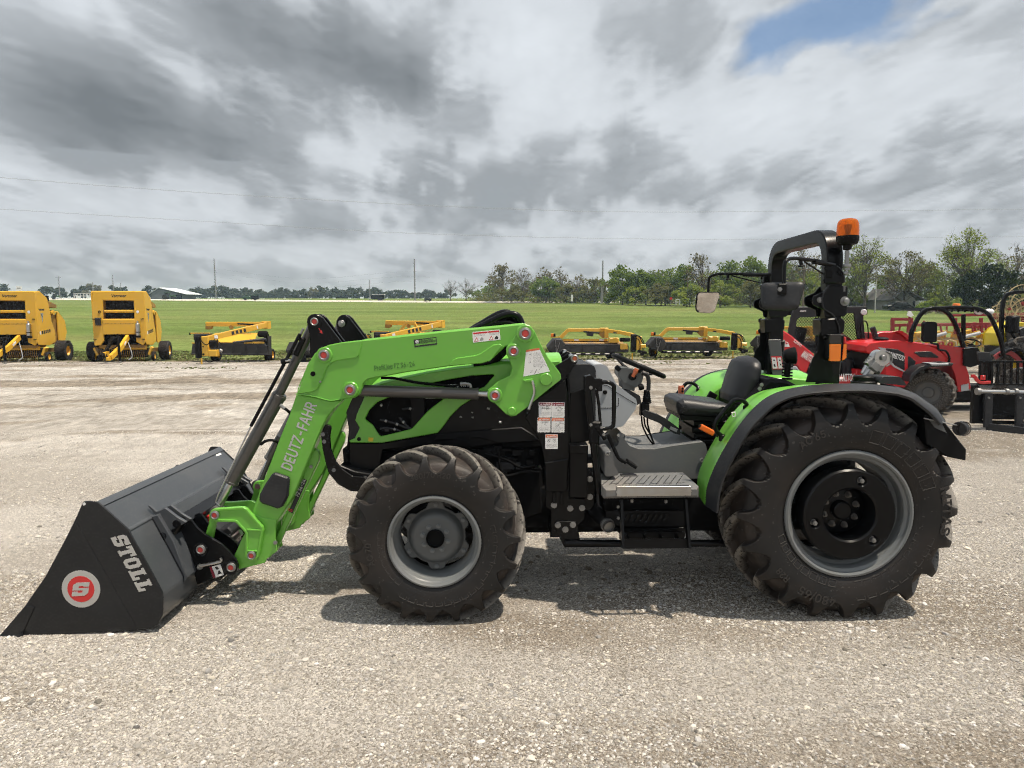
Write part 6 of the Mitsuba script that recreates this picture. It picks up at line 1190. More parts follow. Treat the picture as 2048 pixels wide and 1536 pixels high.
# the wood behind the field, from left to right
tree(901, 559, 604, 235, 46, "bud", "leftmost of the two bare trees left of the wood", 0, 22, low=0.3, bare=1)
tree(932, 555, 604, 230, 50, "bud", "wide bare tree with spreading limbs left of the wood", 0, 26, low=0.25, bare=1)
tree(1003, 530, 606, 205, 62, "bud", "tall pale budding tree at the left end of the wood", 700, 30, bare=0.9, low=0.2)
tree(1044, 536, 607, 200, 66, "bud", "tall bare grey tree right of the pale budding tree", 60, 34, bare=1, low=0.2)
tree(1022, 566, 607, 195, 60, "olive", "low brownish tree under the tall bare trees", 900, 24, low=0.08, bare=0.4)
tree(1092, 553, 608, 188, 60, "green", "round olive green tree in the middle of the wood", 1900, 36, low=0.2, bare=0.2)
tree(1090, 538, 608, 205, 40, "bud", "bare crown standing up behind the round olive tree", 250, 24, bare=1, low=0.25)
tree(1122, 537, 608, 200, 40, "bud", "slim bare tree right of the round olive tree", 120, 24, bare=1, low=0.2)
tree(1155, 544, 608, 190, 56, "bud", "bare broad tree left of the tall pole", 160, 34, bare=1, low=0.22)
tree(1142, 572, 609, 180, 70, "olive", "low olive thicket tree left of the tall pole", 1200, 24, low=0.05, bare=0.3)
tree(1190, 552, 609, 178, 56, "olive", "brown bushy tree just behind the tall pole", 900, 28, low=0.1, bare=0.8)
tree(1218, 589, 610, 160, 22, "spring", "small bright green bush at the foot of the tall pole", 500, 10, low=0.05, name="bush", cat="bush")
tree(1246, 534, 610, 158, 76, "green", "big full green tree right of the tall pole", 2600, 44, low=0.12)
tree(1291, 541, 611, 154, 56, "green", "green tree between the big full tree and the short pole", 1700, 34, low=0.14)
tree(1270, 570, 611, 150, 60, "spring", "lower light green tree before the big full tree", 1200, 24, low=0.05)
tree(1330, 537, 612, 150, 60, "green", "green tree behind the short pole by the stop sign", 1800, 34, low=0.12, bare=0.2)
tree(1322, 566, 612, 146, 66, "olive", "brownish thicket tree behind the stop sign", 1100, 26, low=0.05, bare=0.6)
tree(1367, 529, 612, 146, 56, "green", "dark green tree left of the far mirror", 1700, 34, low=0.2)
tree(1404, 508, 613, 142, 72, "bud", "tall bare tree rising over the far mirror", 350, 36, bare=1, low=0.15)
tree(1380, 570, 613, 134, 64, "spring", "light green thicket tree beneath the tall bare tree", 1300, 26, low=0.04, bare=0.3)
tree(1450, 524, 614, 142, 60, "green", "green tree between the far mirror and the roll bar", 1800, 36, low=0.18)
tree(1440, 562, 614, 130, 70, "spring", "low bright green tree right of the far mirror", 1600, 28, low=0.04)
tree(1505, 517, 614, 142, 76, "green", "full green tree left of the roll bar", 2400, 42, low=0.18, bare=0.2)
tree(1500, 560, 615, 128, 70, "olive", "olive thicket tree left of the roll bar post", 1300, 26, low=0.04, bare=0.5)
tree(1572, 520, 615, 138, 60, "green", "green tree seen through the roll bar", 1500, 34, low=0.2)
tree(1605, 498, 615, 128, 90, "bud", "bare twiggy tree inside the roll bar", 420, 44, bare=1, low=0.12)
tree(1630, 545, 616, 124, 80, "spring", "light green thicket tree inside the roll bar", 1500, 28, low=0.04, bare=0.4)
tree(1728, 466, 616, 118, 84, "spring", "tall light green tree right of the orange beacon", 2100, 52, low=0.22, bare=0.7, lsize=0.16)
tree(1700, 545, 616, 122, 70, "spring", "lower bright tree behind the roll bar hinge", 1300, 26, low=0.04, bare=0.3)
tree(1806, 500, 616, 112, 128, "olive", "wide dark limbed tree standing before the grey house", 1500, 56, low=0.25, bare=0.9, lsize=0.16)
tree(1835, 520, 616, 118, 80, "spring", "bright green tree right of the wide dark limbed tree", 1700, 34, low=0.15, bare=0.2)
tree(1770, 540, 616, 126, 60, "green", "green tree behind the grey house roof", 1300, 26, low=0.06, bare=0.3)
tree(1930, 462, 617, 108, 130, "spring", "tallest light green tree above the red telehandler", 2900, 64, low=0.2, bare=0.8, lsize=0.16)
tree(1890, 540, 617, 116, 80, "spring", "thin green tree below the tallest light green tree", 1600, 30, low=0.05, bare=0.5)
tree(2030, 490, 618, 108, 90, "bud", "bare branched tree at the right edge of the photo", 900, 44, bare=0.9, low=0.12)
tree(2060, 560, 618, 100, 90, "spring", "bright green tree at the right edge behind the evergreen", 1500, 30, low=0.05)
tree(1985, 530, 622, 92, 132, "dark", "big dark evergreen behind the yellow tractor", 4600, 70, low=0.02, lsize=0.20)
tree(1872, 598, 618, 96, 50, "spring", "low bright green bush right of the grey house", 900, 16, low=0.02, name="bush", cat="bush")
tree(1850, 604, 618, 92, 30, "green", "small green bush beside the white porch", 500, 12, low=0.02, name="bush", cat="bush")
rg = random.Random(21)
for i, u in enumerate(np.arange(965, 1700, 34.0)):
    d = float(np.interp(u, [950, 1200, 1500, 1750], [240, 205, 172, 150])); vt = np.interp(u, [950, 1200, 1250, 1500, 1750], [572, 566, 552, 540, 540]) + rg.uniform(-8, 8)
    tree(u + rg.uniform(-8, 8), vt, 608 + 0.006 * (u - 950), d, rg.uniform(44, 62), ("green", "spring", "olive", "green")[i % 4], "background tree filling the wood behind the field", 650, 24, low=0.04, group="trees filling the back of the wood", bare=0.3)
# far trees on the left
for u, vt, w, k, lab in ((5, 565, 24, "far", "small far tree at the left edge above the baler"), (94, 570, 30, "far", "dark round far tree right of the white billboard"), (123, 575, 26, "far", "low far tree behind the thin pole on the left"), (150, 579, 18, "far", "tiny far tree left of the white rail fence"), (165, 573, 22, "far", "dark far tree left of the bare round tree"),
                         (189, 567, 34, "bud", "round bare far tree above the second baler"), (228, 573, 16, "far", "narrow far tree by the poles above the second baler"), (245, 574, 30, "far", "wide far tree left of the grey barn"), (300, 572, 24, "far", "dark far tree just left of the grey barn")):
    tree(u, vt, 597, 380, w, k, lab, 420, 16, low=0.12, bare=0.3 if k == "far" else 0.8)
rg = random.Random(5)
for i, u in enumerate(np.arange(384, 890, 12.0)):
    u = u + rg.uniform(-4, 4); vt = 578 - 2.5 * math.sin(u * 0.02) + rg.uniform(-5, 3) + (3 if u > 700 else 0)
    tree(u, vt, 599, 430, rg.uniform(26, 42), "far", "dark green tree in the distant hedge line along the horizon", 380, 16, low=0.06, group="trees of the distant hedge line", bare=0.25 if i % 3 else 0.5)
tree(625, 574, 599, 420, 26, "bud", "rounder bare tree standing out of the distant hedge line", 200, 20, low=0.2, bare=0.8)
# undergrowth at the foot of the wood
rng = np.random.default_rng(31); pts, cols = [], []
for _ in range(230):
    u = rng.uniform(950, 2080); d = np.interp(u, [950, 1200, 1500, 2080], [215, 176, 150, 116]) + rng.uniform(-3, 14); b = at(u, 610, d); h = rng.uniform(0.8, 3.4) * d / 150; n = int(60)
    p = rng.normal(size=(n, 3)) * [1.5 * d / 150, 1.2, 0.34 * h]; p[:, 2] = np.abs(p[:, 2] + h * 0.4); pts.append(p + [b[0], b[1], gz(b[0], b[1])]); lo, hi = [np.array(x) for x in LEAF[("olive", "green", "spring", "olive", "bud")[rng.integers(5)]]]; t = rng.random((n, 1)) * 0.8; cols.append((lo * (1 - t) + hi * t) * 0.9)
pts, cols = np.vstack(pts), np.vstack(cols); lv, lf = leaf_quads(pts, 0.30, rng); scene["undergrowth"] = mikit.ply((lv, lf), "m_leaf", smooth=False, color=np.repeat(cols, 4, 0)); tag("undergrowth", "tangled undergrowth at the foot of the wood", "undergrowth", None, "stuff")

# ------------------------------------------------------------------ poles, wires, signs
mat("pole_wood", pr((0.15, 0.115, 0.08), 0.9)); mat("pole_grey", pr((0.22, 0.22, 0.22), 0.7)); mat("concrete", pr((0.45, 0.44, 0.42), 0.8))
def pole(u, vt, vb, dist, r, m, label, arms=0, cap=False):
    k = thing("utility_pole", label, "pole"); a = at(u, vb, dist); b = at(u, vt, dist); a[2] = min(a[2], float(gz(a[0], a[1])) - 0.2)
    obj("shaft", M(cyl(a, [a[0], a[1], b[2]], r, 10, r1=r * 0.7)), m, k)
    for i in range(arms): obj("crossarm", M(box([a[0], a[1] - r, b[2] - 0.5 - 0.9 * i], (2.0 * r / 0.15, 0.12, 0.14))), m, k)
    if cap: obj("lamp_head", M(box([a[0] - 0.5, a[1], b[2]], (1.2, 0.3, 0.16), None, 0.03)), "grey_mid", k)
    return np.array([a[0], a[1], b[2]])
pA = pole(432, 517, 598, 290, 0.26, "pole_grey", "tall grey pole left of the tilt cylinder", 0)
pB = pole(830, 518, 603, 235, 0.24, "pole_grey", "tall grey pole above the loader arm", 0)
pC = pole(1204.5, 521, 608, 176, 0.20, "pole_grey", "tall grey pole in front of the wood", 0)
pole(740, 560, 602, 250, 0.16, "pole_grey", "short pole beside the dark trailer"); pole(120, 553, 598, 290, 0.16, "pole_grey", "thin pole with a crossarm right of the billboard", 1); pole(187, 564, 598, 300, 0.16, "pole_grey", "thin pole above the second baler's left corner")
pole(228, 550, 598, 290, 0.16, "pole_grey", "taller of two thin poles left of the barn"); pole(243, 566, 598, 320, 0.14, "pole_grey", "shorter of two thin poles left of the barn"); pole(1311, 548, 612, 150, 0.13, "pole_grey", "short pole left of the stop sign")
pole(1202, 568, 609, 170, 0.14, "pole_grey", "short pole beside the tall pole before the wood")
pole(1374, 553, 615, 135, 0.14, "pole_wood", "brown wooden pole left of the far mirror", 1); pole(1605, 533, 616, 118, 0.15, "pole_wood", "brown wooden pole seen through the roll bar", 1); pole(1750, 557, 616, 100, 0.08, "concrete", "slim pale lamp post before the grey house", 0, True)
mat("wire", pr((0.40, 0.41, 0.42), 0.6))
def wire(pts, r, label, group=None): k = thing("overhead_wire", label, "wire", group); del labels[k]; obj("wire", (0, 0), "wire") if False else None; scene[k] = {**mikit.ply(M(tube(pts, r, 5, smooth=10)), "m_wire", smooth=True)}; tag(k, label, "wire", group)
wire([at(-500, 312, 46), at(0, 355, 48), at(340, 381, 50), at(700, 403, 53), at(1000, 417, 56), at(1340, 424, 60), at(2048, 418, 70), at(2500, 408, 76)], 0.010, "upper of the two long wires crossing the sky")
wire([at(-500, 385, 52), at(0, 418, 54), at(430, 444, 56), at(835, 467, 60), at(1300, 478, 66), at(1700, 477, 72), at(2048, 472, 78), at(2500, 462, 84)], 0.010, "lower of the two long wires crossing the sky")
for dz, lab in ((6.0, "topmost far wire between the tall poles"), (7.6, "middle far wire between the tall poles"), (9.2, "lowest far wire between the tall poles")):
    mid = (pA + pB) / 2 - [0, 0, dz + 1.2]; wire([pA - [0, 0, dz - 2], mid, pB - [0, 0, dz - 2], (pB + pC) / 2 - [0, 0, dz + 0.6], pC - [0, 0, dz - 2]], 0.018, lab)
def post_sign(u, v, vb, dist, w, h, m, label, shape="box", cat="sign"):
    k = thing("road_sign", label, cat); p = at(u, v, dist); b = at(u, vb, dist); b[2] = min(b[2], float(gz(b[0], b[1]))); px = dist / F
    obj("post", M(cyl(b, [p[0], p[1], p[2]], 0.05, 8)), "pole_grey", k); R_ = [(p[0] + w * px / 2 * c, p[2] + h * px / 2 * s) for c, s in ((-1, -1), (1, -1), (1, 1), (-1, 1))] if shape == "box" else ngon((p[0], p[2]), w * px / 2, 8)
    obj("plate", prism(R_, p[1] - 0.08, p[1] - 0.05), m, k)
post_sign(1144, 596, 611, 168, 4, 13, "white", "narrow white marker board in front of the wood"); post_sign(1253, 596, 611, 158, 5, 5, "silver_foil", "small pale road sign below the big full tree", "oct"); post_sign(1342, 597, 613, 142, 6, 6, "red", "red stop sign seen from afar by the road", "oct")
k = thing("billboard", "white billboard on posts above the left baler", "billboard"); p = at(38, 578, 300); obj("board", M(box(p, (2.2, 0.2, 2.4))), "white", k); obj("print", M(box(p + [0, -0.12, 0.3], (1.5, 0.02, 0.5))), "ink_grey", k)
for s in (-0.8, 0.8): obj("post", M(cyl([p[0] + s, p[1], gz(p[0], p[1]) - 0.5], [p[0] + s, p[1], p[2] - 1], 0.1, 8)), "pole_grey", k)
def rail(u0, u1, v0, dist, n, label):
    k = thing("rail_fence", label, "fence"); a, b = at(u0, v0, dist), at(u1, v0, dist); h = 2.2 * dist / 300
    for i in range(n): q = a + (b - a) * i / (n - 1); g = float(gz(q[0], q[1])); obj("post", M(box([q[0], q[1], g + h / 2 + 0.3], (0.16, 0.16, h))), "white", k)
    for s in (0.55, 1.0): obj("rail", M(box([(a[0] + b[0]) / 2, a[1] - 0.1, gz((a[0] + b[0]) / 2, a[1]) + 0.3 + h * s], (abs(b[0] - a[0]), 0.06, 0.2))), "white", k)
rail(148, 186, 590, 280, 7, "white rail fence by the road above the balers"); rail(1352, 1402, 604, 142, 8, "white rail fence by the stop sign")
# ------------------------------------------------------------------ buildings
mat("barn_wall", pr((0.13, 0.14, 0.155), 0.8)); mat("roof_metal", pr((0.62, 0.65, 0.68), 0.5)); mat("siding", pr(mikit.proc(lambda p, n, uv: mix((0.21, 0.205, 0.19), (0.27, 0.265, 0.25), smoothstep(0.2, 0.3, p.z * 6 - dr.floor(p.z * 6)))), 0.8)); mat("shingle", pr(dusty((0.10, 0.10, 0.10), (0.15, 0.145, 0.14), 0.7, 1.5), 0.9)); mat("dark_glass", pr((0.02, 0.022, 0.025), 0.15))
k = thing("barn", "grey barn with a white metal roof far across the field", "barn"); d = 300; px = d / F
c0 = at(338, 597, d); zb_ = c0[2] - 0.5
def loc(u, v): q = at(u, v, d); return q[0], q[2]
w0, w1 = loc(302, 590)[0], loc(332, 590)[0]; xe = loc(374, 590)[0]; zt_, ze = loc(318, 576)[1], loc(300, 587)[1]; ze2 = loc(374, 589)[1]
obj("wall", prism([(w0, zb_), (xe - 2.5, zb_), (xe - 2.5, ze2 - 0.1), (w0 + 3.6, zt_ - 0.15), (w0, ze)], d, d + 14), "barn_wall", k)
obj("roof", M(prism([(w0 - 0.6, ze - 0.1), (w0 + 3.6, zt_), (w0 + 3.6, zt_ + 0.18), (w0 - 0.6, ze + 0.1)], d - 0.6, d + 14.6), prism([(w0 + 3.6, zt_), (xe, ze2), (xe, ze2 + 0.18), (w0 + 3.6, zt_ + 0.18)], d - 0.6, d + 14.6)), "roof_metal", k)
obj("end_wall", prism([(w0 + 0.01, zb_), (w1, zb_), (w1, zt_ - 1.0), (w0 + 3.6, zt_ - 0.3), (w0 + 0.01, ze - 0.1)], d - 0.3, d - 0.05), "barn_wall", k); obj("opening", M(box([xe - 3.6, d - 0.1, zb_ + 1.1], (3.0, 0.1, 2.0))), "void", k)
k = thing("house", "grey sided house with a low shingle roof behind the roll bar", "house"); d = 122; q0, q1 = at(1712, 616, d), at(1800, 616, d); zt2, zw = at(1750, 584, d)[2], at(1750, 595, d)[2]; zb2 = float(gz(q0[0], d)) - 0.3
obj("wall", M(box([(q0[0] + q1[0]) / 2, d + 4, (zb2 + zw) / 2], (q1[0] - q0[0], 8, zw - zb2))), "siding", k); xm = (q0[0] + q1[0]) / 2
rv = np.array([(q0[0] - 0.5, d - 0.5, zw), (q1[0] + 0.5, d - 0.5, zw), (q1[0] + 0.5, d + 8.5, zw), (q0[0] - 0.5, d + 8.5, zw), (q0[0] + 2, d + 4, zt2), (q1[0] - 1.5, d + 4, zt2)]); obj("roof", M((rv, np.array([[0, 1, 5, 4], [2, 3, 4, 5], [0, 4, 3, 3], [1, 2, 5, 5], [0, 3, 2, 1]]))), "shingle", k, smooth=False)
for u in (1735, 1772): q = at(u, 603, d); obj("window", M(box([q[0], d - 0.03, q[2]], (0.9, 0.08, 1.0))), "dark_glass", k)
k = thing("house", "gabled house with a white porch beside the wide tree", "house"); d = 112; q0, q1 = at(1788, 616, d), at(1845, 616, d); zg, zw = at(1803, 579, d)[2], at(1803, 598, d)[2]; zb2 = float(gz(q0[0], d)) - 0.3
gx = at(1806, 600, d)[0]; obj("wall", prism([(q0[0], zb2), (q1[0] - 1.2, zb2), (q1[0] - 1.2, zw), (gx, zg - 0.2), (q0[0], zw)], d, d + 9), "siding", k)
for s, (xa_, za_) in ((0, (q0[0] - 0.6, zw - 0.3)), (1, (q1[0] + 0.3, zw - 0.3))): obj("roof", prism([(xa_, za_), (gx, zg), (gx, zg + 0.2), (xa_, za_ + 0.2)], d - 0.5, d + 9.5), "shingle", k)
obj("porch_wall", M(box([at(1838, 606, d)[0], d - 0.6, (zb2 + zw) / 2 - 0.1], (1.3, 1.2, zw - zb2 - 0.3))), "white", k); obj("window", M(box([at(1830, 606, d)[0], d - 0.05, zw - 0.7], (0.7, 0.1, 0.8))), "dark_glass", k)
k = thing("parked_car", "dark car parked beside the gabled house", "car"); d = 108; c = at(1798, 611, d); z0 = float(gz(c[0], d)); cx = c[0]
obj("body", prism(fillet([(cx - 2.1, z0 + 0.25), (cx + 2.1, z0 + 0.25), (cx + 2.15, z0 + 0.7), (cx + 1.4, z0 + 0.85), (cx + 0.7, z0 + 1.4), (cx - 0.9, z0 + 1.42), (cx - 1.6, z0 + 0.95), (cx - 2.15, z0 + 0.8)], 0.12), d - 0.85, d + 0.85, 0.08), "black", k)
for s in (-1.3, 1.3): obj("wheel", M(cyl([cx + s, d - 0.9, z0 + 0.32], [cx + s, d - 0.6, z0 + 0.32], 0.32, 18, 0.04)), "rubber_plain", k)
obj("side_window", prism([(cx - 0.8, z0 + 0.95), (cx + 0.9, z0 + 0.92), (cx + 0.55, z0 + 1.3), (cx - 0.75, z0 + 1.32)], d - 0.87, d - 0.84), "dark_glass", k)
# ------------------------------------------------------------------ machines
mat("yellow", pr(dusty((0.68, 0.385, 0.028), (0.52, 0.36, 0.12), 0.2, 1.5), 0.35, clearcoat=0.3)); mat("yellow_worn", pr(dusty((0.33, 0.18, 0.03), (0.16, 0.10, 0.05), 0.7, 3.0), 0.6)); mat("curtain", pr(dusty((0.016, 0.016, 0.017), (0.045, 0.043, 0.04), 0.6, 3.0), 0.6))
mat("machine_red", pr(dusty((0.50, 0.016, 0.020), (0.42, 0.06, 0.05), 0.3, 2.0), 0.28, clearcoat=0.4)); mat("frame_red", pr((0.22, 0.02, 0.022), 0.5)); mat("machine_green", pr((0.025, 0.075, 0.025), 0.5)); mat("tractor_yellow", pr((0.60, 0.46, 0.02), 0.35)); mat("cream", pr((0.45, 0.37, 0.20), 0.6)); mat("lamp_white", pr((0.75, 0.76, 0.76), 0.2, clearcoat=0.6)); mat("tinted", {"type": "thindielectric"}, False)
def place(x, y, yaw=0.0, dz=0.0, pitch=0.0):
    m = np.eye(4); m[:3, :3] = rot([0, 0, 1], yaw) @ rot([1, 0, 0], pitch); m[:3, 3] = [x, y, float(gz(x, y)) + dz]; return m
def mk(key, to):
    def f(name, mesh, m, sub=None, smooth=35): return obj(name, mesh, m, sub or key, to, smooth)
    return f
def hwheel(R, w, rim, axis="x", lugs=0, c=(0, 0, 0), hubr=0.5):
    """(tyre, rim) turned about x: a tyre with round shoulders, dished rim."""
    pt = [(R * hubr, -w * 0.36), (R * (hubr + 0.08), -w * 0.46), (R * 0.80, -w * 0.5), (R * 0.93, -w * 0.46), (R * 0.985, -w * 0.36)]; n = 7
    for i in range(n): s = -0.32 + 0.64 * i / (n - 1); pt += [(R, w * (s - 0.03)), (R, w * (s + 0.03)), (R * 0.975, w * (s + 0.045))]
    pt += [(R * 0.985, w * 0.36), (R * 0.93, w * 0.46), (R * 0.80, w * 0.5), (R * (hubr + 0.08), w * 0.46), (R * hubr, w * 0.36)]
    t = lathe(pt, c, "x", 40); r = lathe([(0, w * 0.18), (R * 0.22, w * 0.20), (R * 0.26, w * 0.12), (R * hubr * 0.86, w * 0.16), (R * hubr, w * 0.34), (R * hubr * 1.04, w * 0.40), (R * hubr * 1.04, w * 0.36), (R * hubr, -w * 0.36), (R * hubr * 0.86, -w * 0.1), (0, -w * 0.1)], c, "x", 36)
    m = Mesh().add(t)
    if lugs:
        for i in range(lugs):
            for s in (-1, 1):
                a = 2 * np.pi * (i + 0.25 * s) / lugs; p = np.array([s * w * 0.24 + c[0], math.cos(a) * R + c[1], math.sin(a) * R + c[2]]); Rm = rot([1, 0, 0], math.degrees(a)) @ rot([0, 1, 0], 0) @ rot([0, 1, 0], 0); Rm = rot([1, 0, 0], math.degrees(a)) @ rot([0, 1, 0], s * 28)
                m.add(box(p, (w * 0.56, 0.07 * R / 0.4, 0.085 * R / 0.4), rot([1, 0, 0], math.degrees(a)) @ rot([0, 1, 0], s * 26), 0.008))
    return m.get(), M(r)
def text_on(f, s, h, o, right, up, m="ink", shear=0.0, wide=1.0, width=None, sub=None, name="lettering"):
    v, q = text(s, h, True, shear, wide, 0.004)
    if width: v[:, 0] *= width / v[:, 0].max()
    return f(name, lay((v, q), o, right, up), m, sub, False)
# ---- round balers
def baler(u, d, yaw, label):
    p = at(u, 700, d); k = thing("round_baler", label, "baler", "yellow round balers parked on the field edge"); to0 = place(p[0], d, yaw); f0 = mk(k, to0); f = mk(k, to0 @ np.diag([0.90, 1.0, 1.085, 1.0]))
    x = lambda q: (q - 707) / 429.0; z = lambda q: (1345 - q) / 429.0
    X = lambda pts: [(x(a), z(b)) for a, b in pts]
    front = fillet(X([(245, 140), (1195, 140), (1200, 300), (1190, 560), (1185, 1000), (1120, 1060), (1000, 1000), (1000, 870), (400, 870), (400, 975), (330, 1050), (215, 1060), (215, 560), (225, 400)]), 0.04)
    hole = X([(425, 292), (1000, 296), (990, 608), (400, 608)])
    f("front_panel", prism(front, -0.06, 0.06, 0.02, [hole]), "yellow"); f("window_frame", M(*[prism(X(q), 0.0, 0.28, 0.0) for q in ([(425, 292), (1000, 296), (1000, 306), (425, 302)], [(425, 292), (436, 292), (411, 608), (400, 608)], [(400, 600), (990, 600), (990, 608), (400, 608)])]), "yellow_worn")
    f("roller", M(cyl([x(430), 0.06, z(478)], [x(995), 0.06, z(478)], 0.062, 18)), "yellow"); f("cavity", M(box([x(707), 0.95, z(640)], (1.9, 1.25, 2.0))), "void")
    for i in range(9): f("belt", M(box([x(440 + i * 66), 0.30, z(450)], (0.135, 0.02, 0.72))), "rubber_plain")
    f("lower_panel", prism(fillet(X([(395, 615), (1000, 615), (1000, 868), (395, 868)]), 0.02), -0.085, -0.055, 0.012), "yellow"); f("panel_seam", M(box([x(700), -0.087, z(686)], (1.34, 0.01, 0.02))), "yellow_worn")
    sp = fillet([(-0.05, 2.80), (0.35, 2.80), (0.95, 2.55), (1.15, 2.1), (1.25, 1.6), (1.5, 1.2), (1.5, 0.75), (0.9, 0.62), (-0.05, 0.70)], 0.08)
    def side_prism(poly, x0, x1, b): m = prism(poly, x0, x1, b); v = np.array(m.vertices)[:, [1, 0, 2]]; return (v, np.array(m.faces)[:, ::-1])
    for s, x0 in ((1, 1.10), (-1, -1.16)): f("side_panel", side_prism(sp, x0, x0 + 0.06, 0.012), "yellow")
    f("top_cover", side_prism(fillet([(-0.05, 2.74), (-0.02, 2.82), (0.4, 2.82), (1.0, 2.56), (1.1, 2.4), (0.4, 2.70)], 0.03), -1.14, 1.14, 0.01), "yellow")
    tg = fillet([(1.28, 1.95), (1.9, 1.95), (2.5, 1.6), (2.65, 1.15), (2.4, 0.75), (1.55, 0.62), (1.3, 1.1)], 0.12); f("tailgate", side_prism(tg, -1.02, 1.02, 0.03), "yellow_worn")
    for s in (-1, 1): f("tailgate_side", side_prism(fillet([(1.30, 2.0), (2.0, 2.0), (2.62, 1.6), (2.75, 1.1), (2.45, 0.66), (1.9, 0.66), (1.9, 1.95), (1.35, 1.9)], 0.05), s * 1.09 - 0.03, s * 1.09 + 0.03, 0.01), "yellow")
    f("deflector", side_prism([(1.02, 2.46), (1.9, 2.28), (1.9, 2.14), (1.06, 2.18)], -1.12, 1.12, 0.01), "yellow_worn"); f("rear_roller", M(cyl([-1.0, 1.55, 1.95], [1.14, 1.55, 1.95], 0.10, 20)), "yellow")
    f("axle", M(box([0, 1.25, 0.42], (2.9, 0.14, 0.16)), box([0, 0.5, 0.62], (2.0, 0.8, 0.12))), "yellow_worn")
    for s in (-1, 1):
        w = thing(k + "__wheel"); t, r = hwheel(0.42, 0.44, 1, "x", 26 if u < 100 else 0, (0, 0, 0)); r = r if s > 0 else flip(trimesh.Trimesh(np.array(r.vertices)[:, [1, 0, 2]], r.faces, process=False)); 
        if s < 0: v = np.array(r.vertices)[:, [1, 0, 2]]; r = trimesh.Trimesh(v, r.faces, process=False)
        for n, m, mm in (("tyre", t, "rubber_plain"), ("rim", r, "yellow")): f0(n, (np.array(m.vertices) + [s * 1.46, 1.25, 0.42], m.faces), mm, w)
        w = thing(k + "__gauge_wheel"); t, r = hwheel(0.21, 0.13, 1, "x", 0, (0, 0, 0), 0.55)
        for n, m, mm in (("tyre", t, "rubber_plain"), ("rim", r, "yellow")): f0(n, (np.array(m.vertices) + [s * 1.19, 0.35, 0.21], m.faces), mm, w)
        f("gauge_arm", M(box([s * 1.2, 0.35, 0.42], (0.10, 0.3, 0.34), rot([0, 1, 0], s * 25))), "yellow")
    f("pickup_cover", M(box([0.12, 0.18, 0.56], (1.9, 0.10, 0.16), None, 0.02)), "yellow"); f("pickup_drum", M(cyl([-0.95, 0.35, 0.34], [1.05, 0.35, 0.34], 0.18, 20)), "rubber_plain")
    for i in range(22): xx = -0.92 + i * 0.09; f("tine_guard", M(sweep(np.array([[xx, 0.10, 0.48], [xx, 0.02, 0.34], [xx, 0.10, 0.20]]), rrect(0.035, 0.012, 0.003), up=[1, 0, 0])), "yellow_worn")
    m = Mesh(); [m.add(cyl([-0.92 + i * 0.09, 0.15, 0.25], [-0.92 + i * 0.09, 0.05, 0.06], 0.009, 5)) for i in range(22)]; f("tines", m, "yellow_worn")
    tg_ = [np.array(q) for q in ([0.32, -0.05, 1.00], [0.25, -0.9, 0.62], [0.05, -1.7, 0.30])]; f("drawbar", M(sweep(tg_, rrect(0.15, 0.20, 0.02), up=[0, 0, 1])), "yellow"); f("drawbar_label", M(box([0.36, -0.55, 0.78], (0.01, 0.30, 0.09), rot([1, 0, 0], 24))), "white")
    f("hitch", M(box([0.03, -1.85, 0.27], (0.12, 0.34, 0.13), None, 0.02), box([-0.25, -1.3, 0.42], (0.14, 0.5, 0.16), None, 0.03)), "yellow"); f("jack_stand", M(cyl([0.30, -1.25, 0.10], [0.28, -1.25, 0.85], 0.052, 14)), "black"); f("jack_foot", M(cyl([0.30, -1.25, -0.04], [0.30, -1.25, 0.14], 0.058, 14), cyl([0.30, -1.25, -0.04], [0.30, -1.25, -0.01], 0.10, 14)), "zinc")
    for i, q in enumerate(([(-0.30, -0.2, 0.95), (-0.35, -0.7, 0.55), (-0.25, -1.2, 0.45), (-0.1, -1.7, 0.35)], [(-0.2, -0.15, 1.0), (0.05, -0.5, 1.12), (0.1, -0.9, 0.7), (-0.2, -1.1, 0.55)], [(0.0, -0.15, 1.02), (-0.3, -0.6, 0.9), (-0.25, -1.0, 0.5)], [(0.30, -0.1, 0.9), (0.5, -0.3, 0.5), (0.55, -0.35, 0.22), (0.4, -0.4, 0.12)])): f("hose", M(tube(np.array(q), 0.022, 8, smooth=6)), "matt_black" if i < 3 else "grey_light")
    f("drive_shaft", M(cyl([-0.30, -0.3, 0.85], [-0.32, -1.5, 0.38], 0.075, 14), cyl([-0.32, -1.5, 0.38], [-0.33, -1.8, 0.30], 0.12, 16)), "matt_black"); f("hydraulic_box", M(box([-0.22, -0.16, 0.92], (0.36, 0.22, 0.22), None, 0.04)), "matt_black")
    e = thing(k + "__fire_extinguisher"); f("bottle", M(cyl([x(1060), -0.16, z(900)], [x(1060), -0.16, z(680)], 0.105, 20, 0.03), cyl([x(1060), -0.16, z(690)], [x(1060), -0.16, z(640)], 0.04, 12)), "steel", e); f("band", M(cyl([x(1060), -0.16, z(840)], [x(1060), -0.16, z(825)], 0.110, 20), cyl([x(1060), -0.16, z(925)], [x(1060), -0.16, z(890)], 0.112, 20)), "matt_black", e)
    text_on(f, "Vermeer", 0.105, [x(585), -0.062, z(238)], [1, 0, 0], [0, 0, 1], shear=0.12, width=0.66)
    f("round_decal", M(cyl([x(1062), -0.066, z(488)], [x(1062), -0.06, z(488)], 0.06, 20)), "white"); f("twine_eye", M(lathe([(0.035, -0.03), (0.055, -0.03), (0.055, 0)], [x(352), -0.06, z(488)], n=18)), "matt_black")
    if u > 100: f("document_box", M(box([x(322), -0.12, z(650)], (0.24, 0.12, 0.30), None, 0.03)), "anthracite")
    for u_, v_ in ((235, 608), (235, 955), (1145, 608), (1140, 955)): f("latch", M(box([x(u_), -0.075, z(v_)], (0.13, 0.03, 0.03), None, 0.005)), "matt_black")
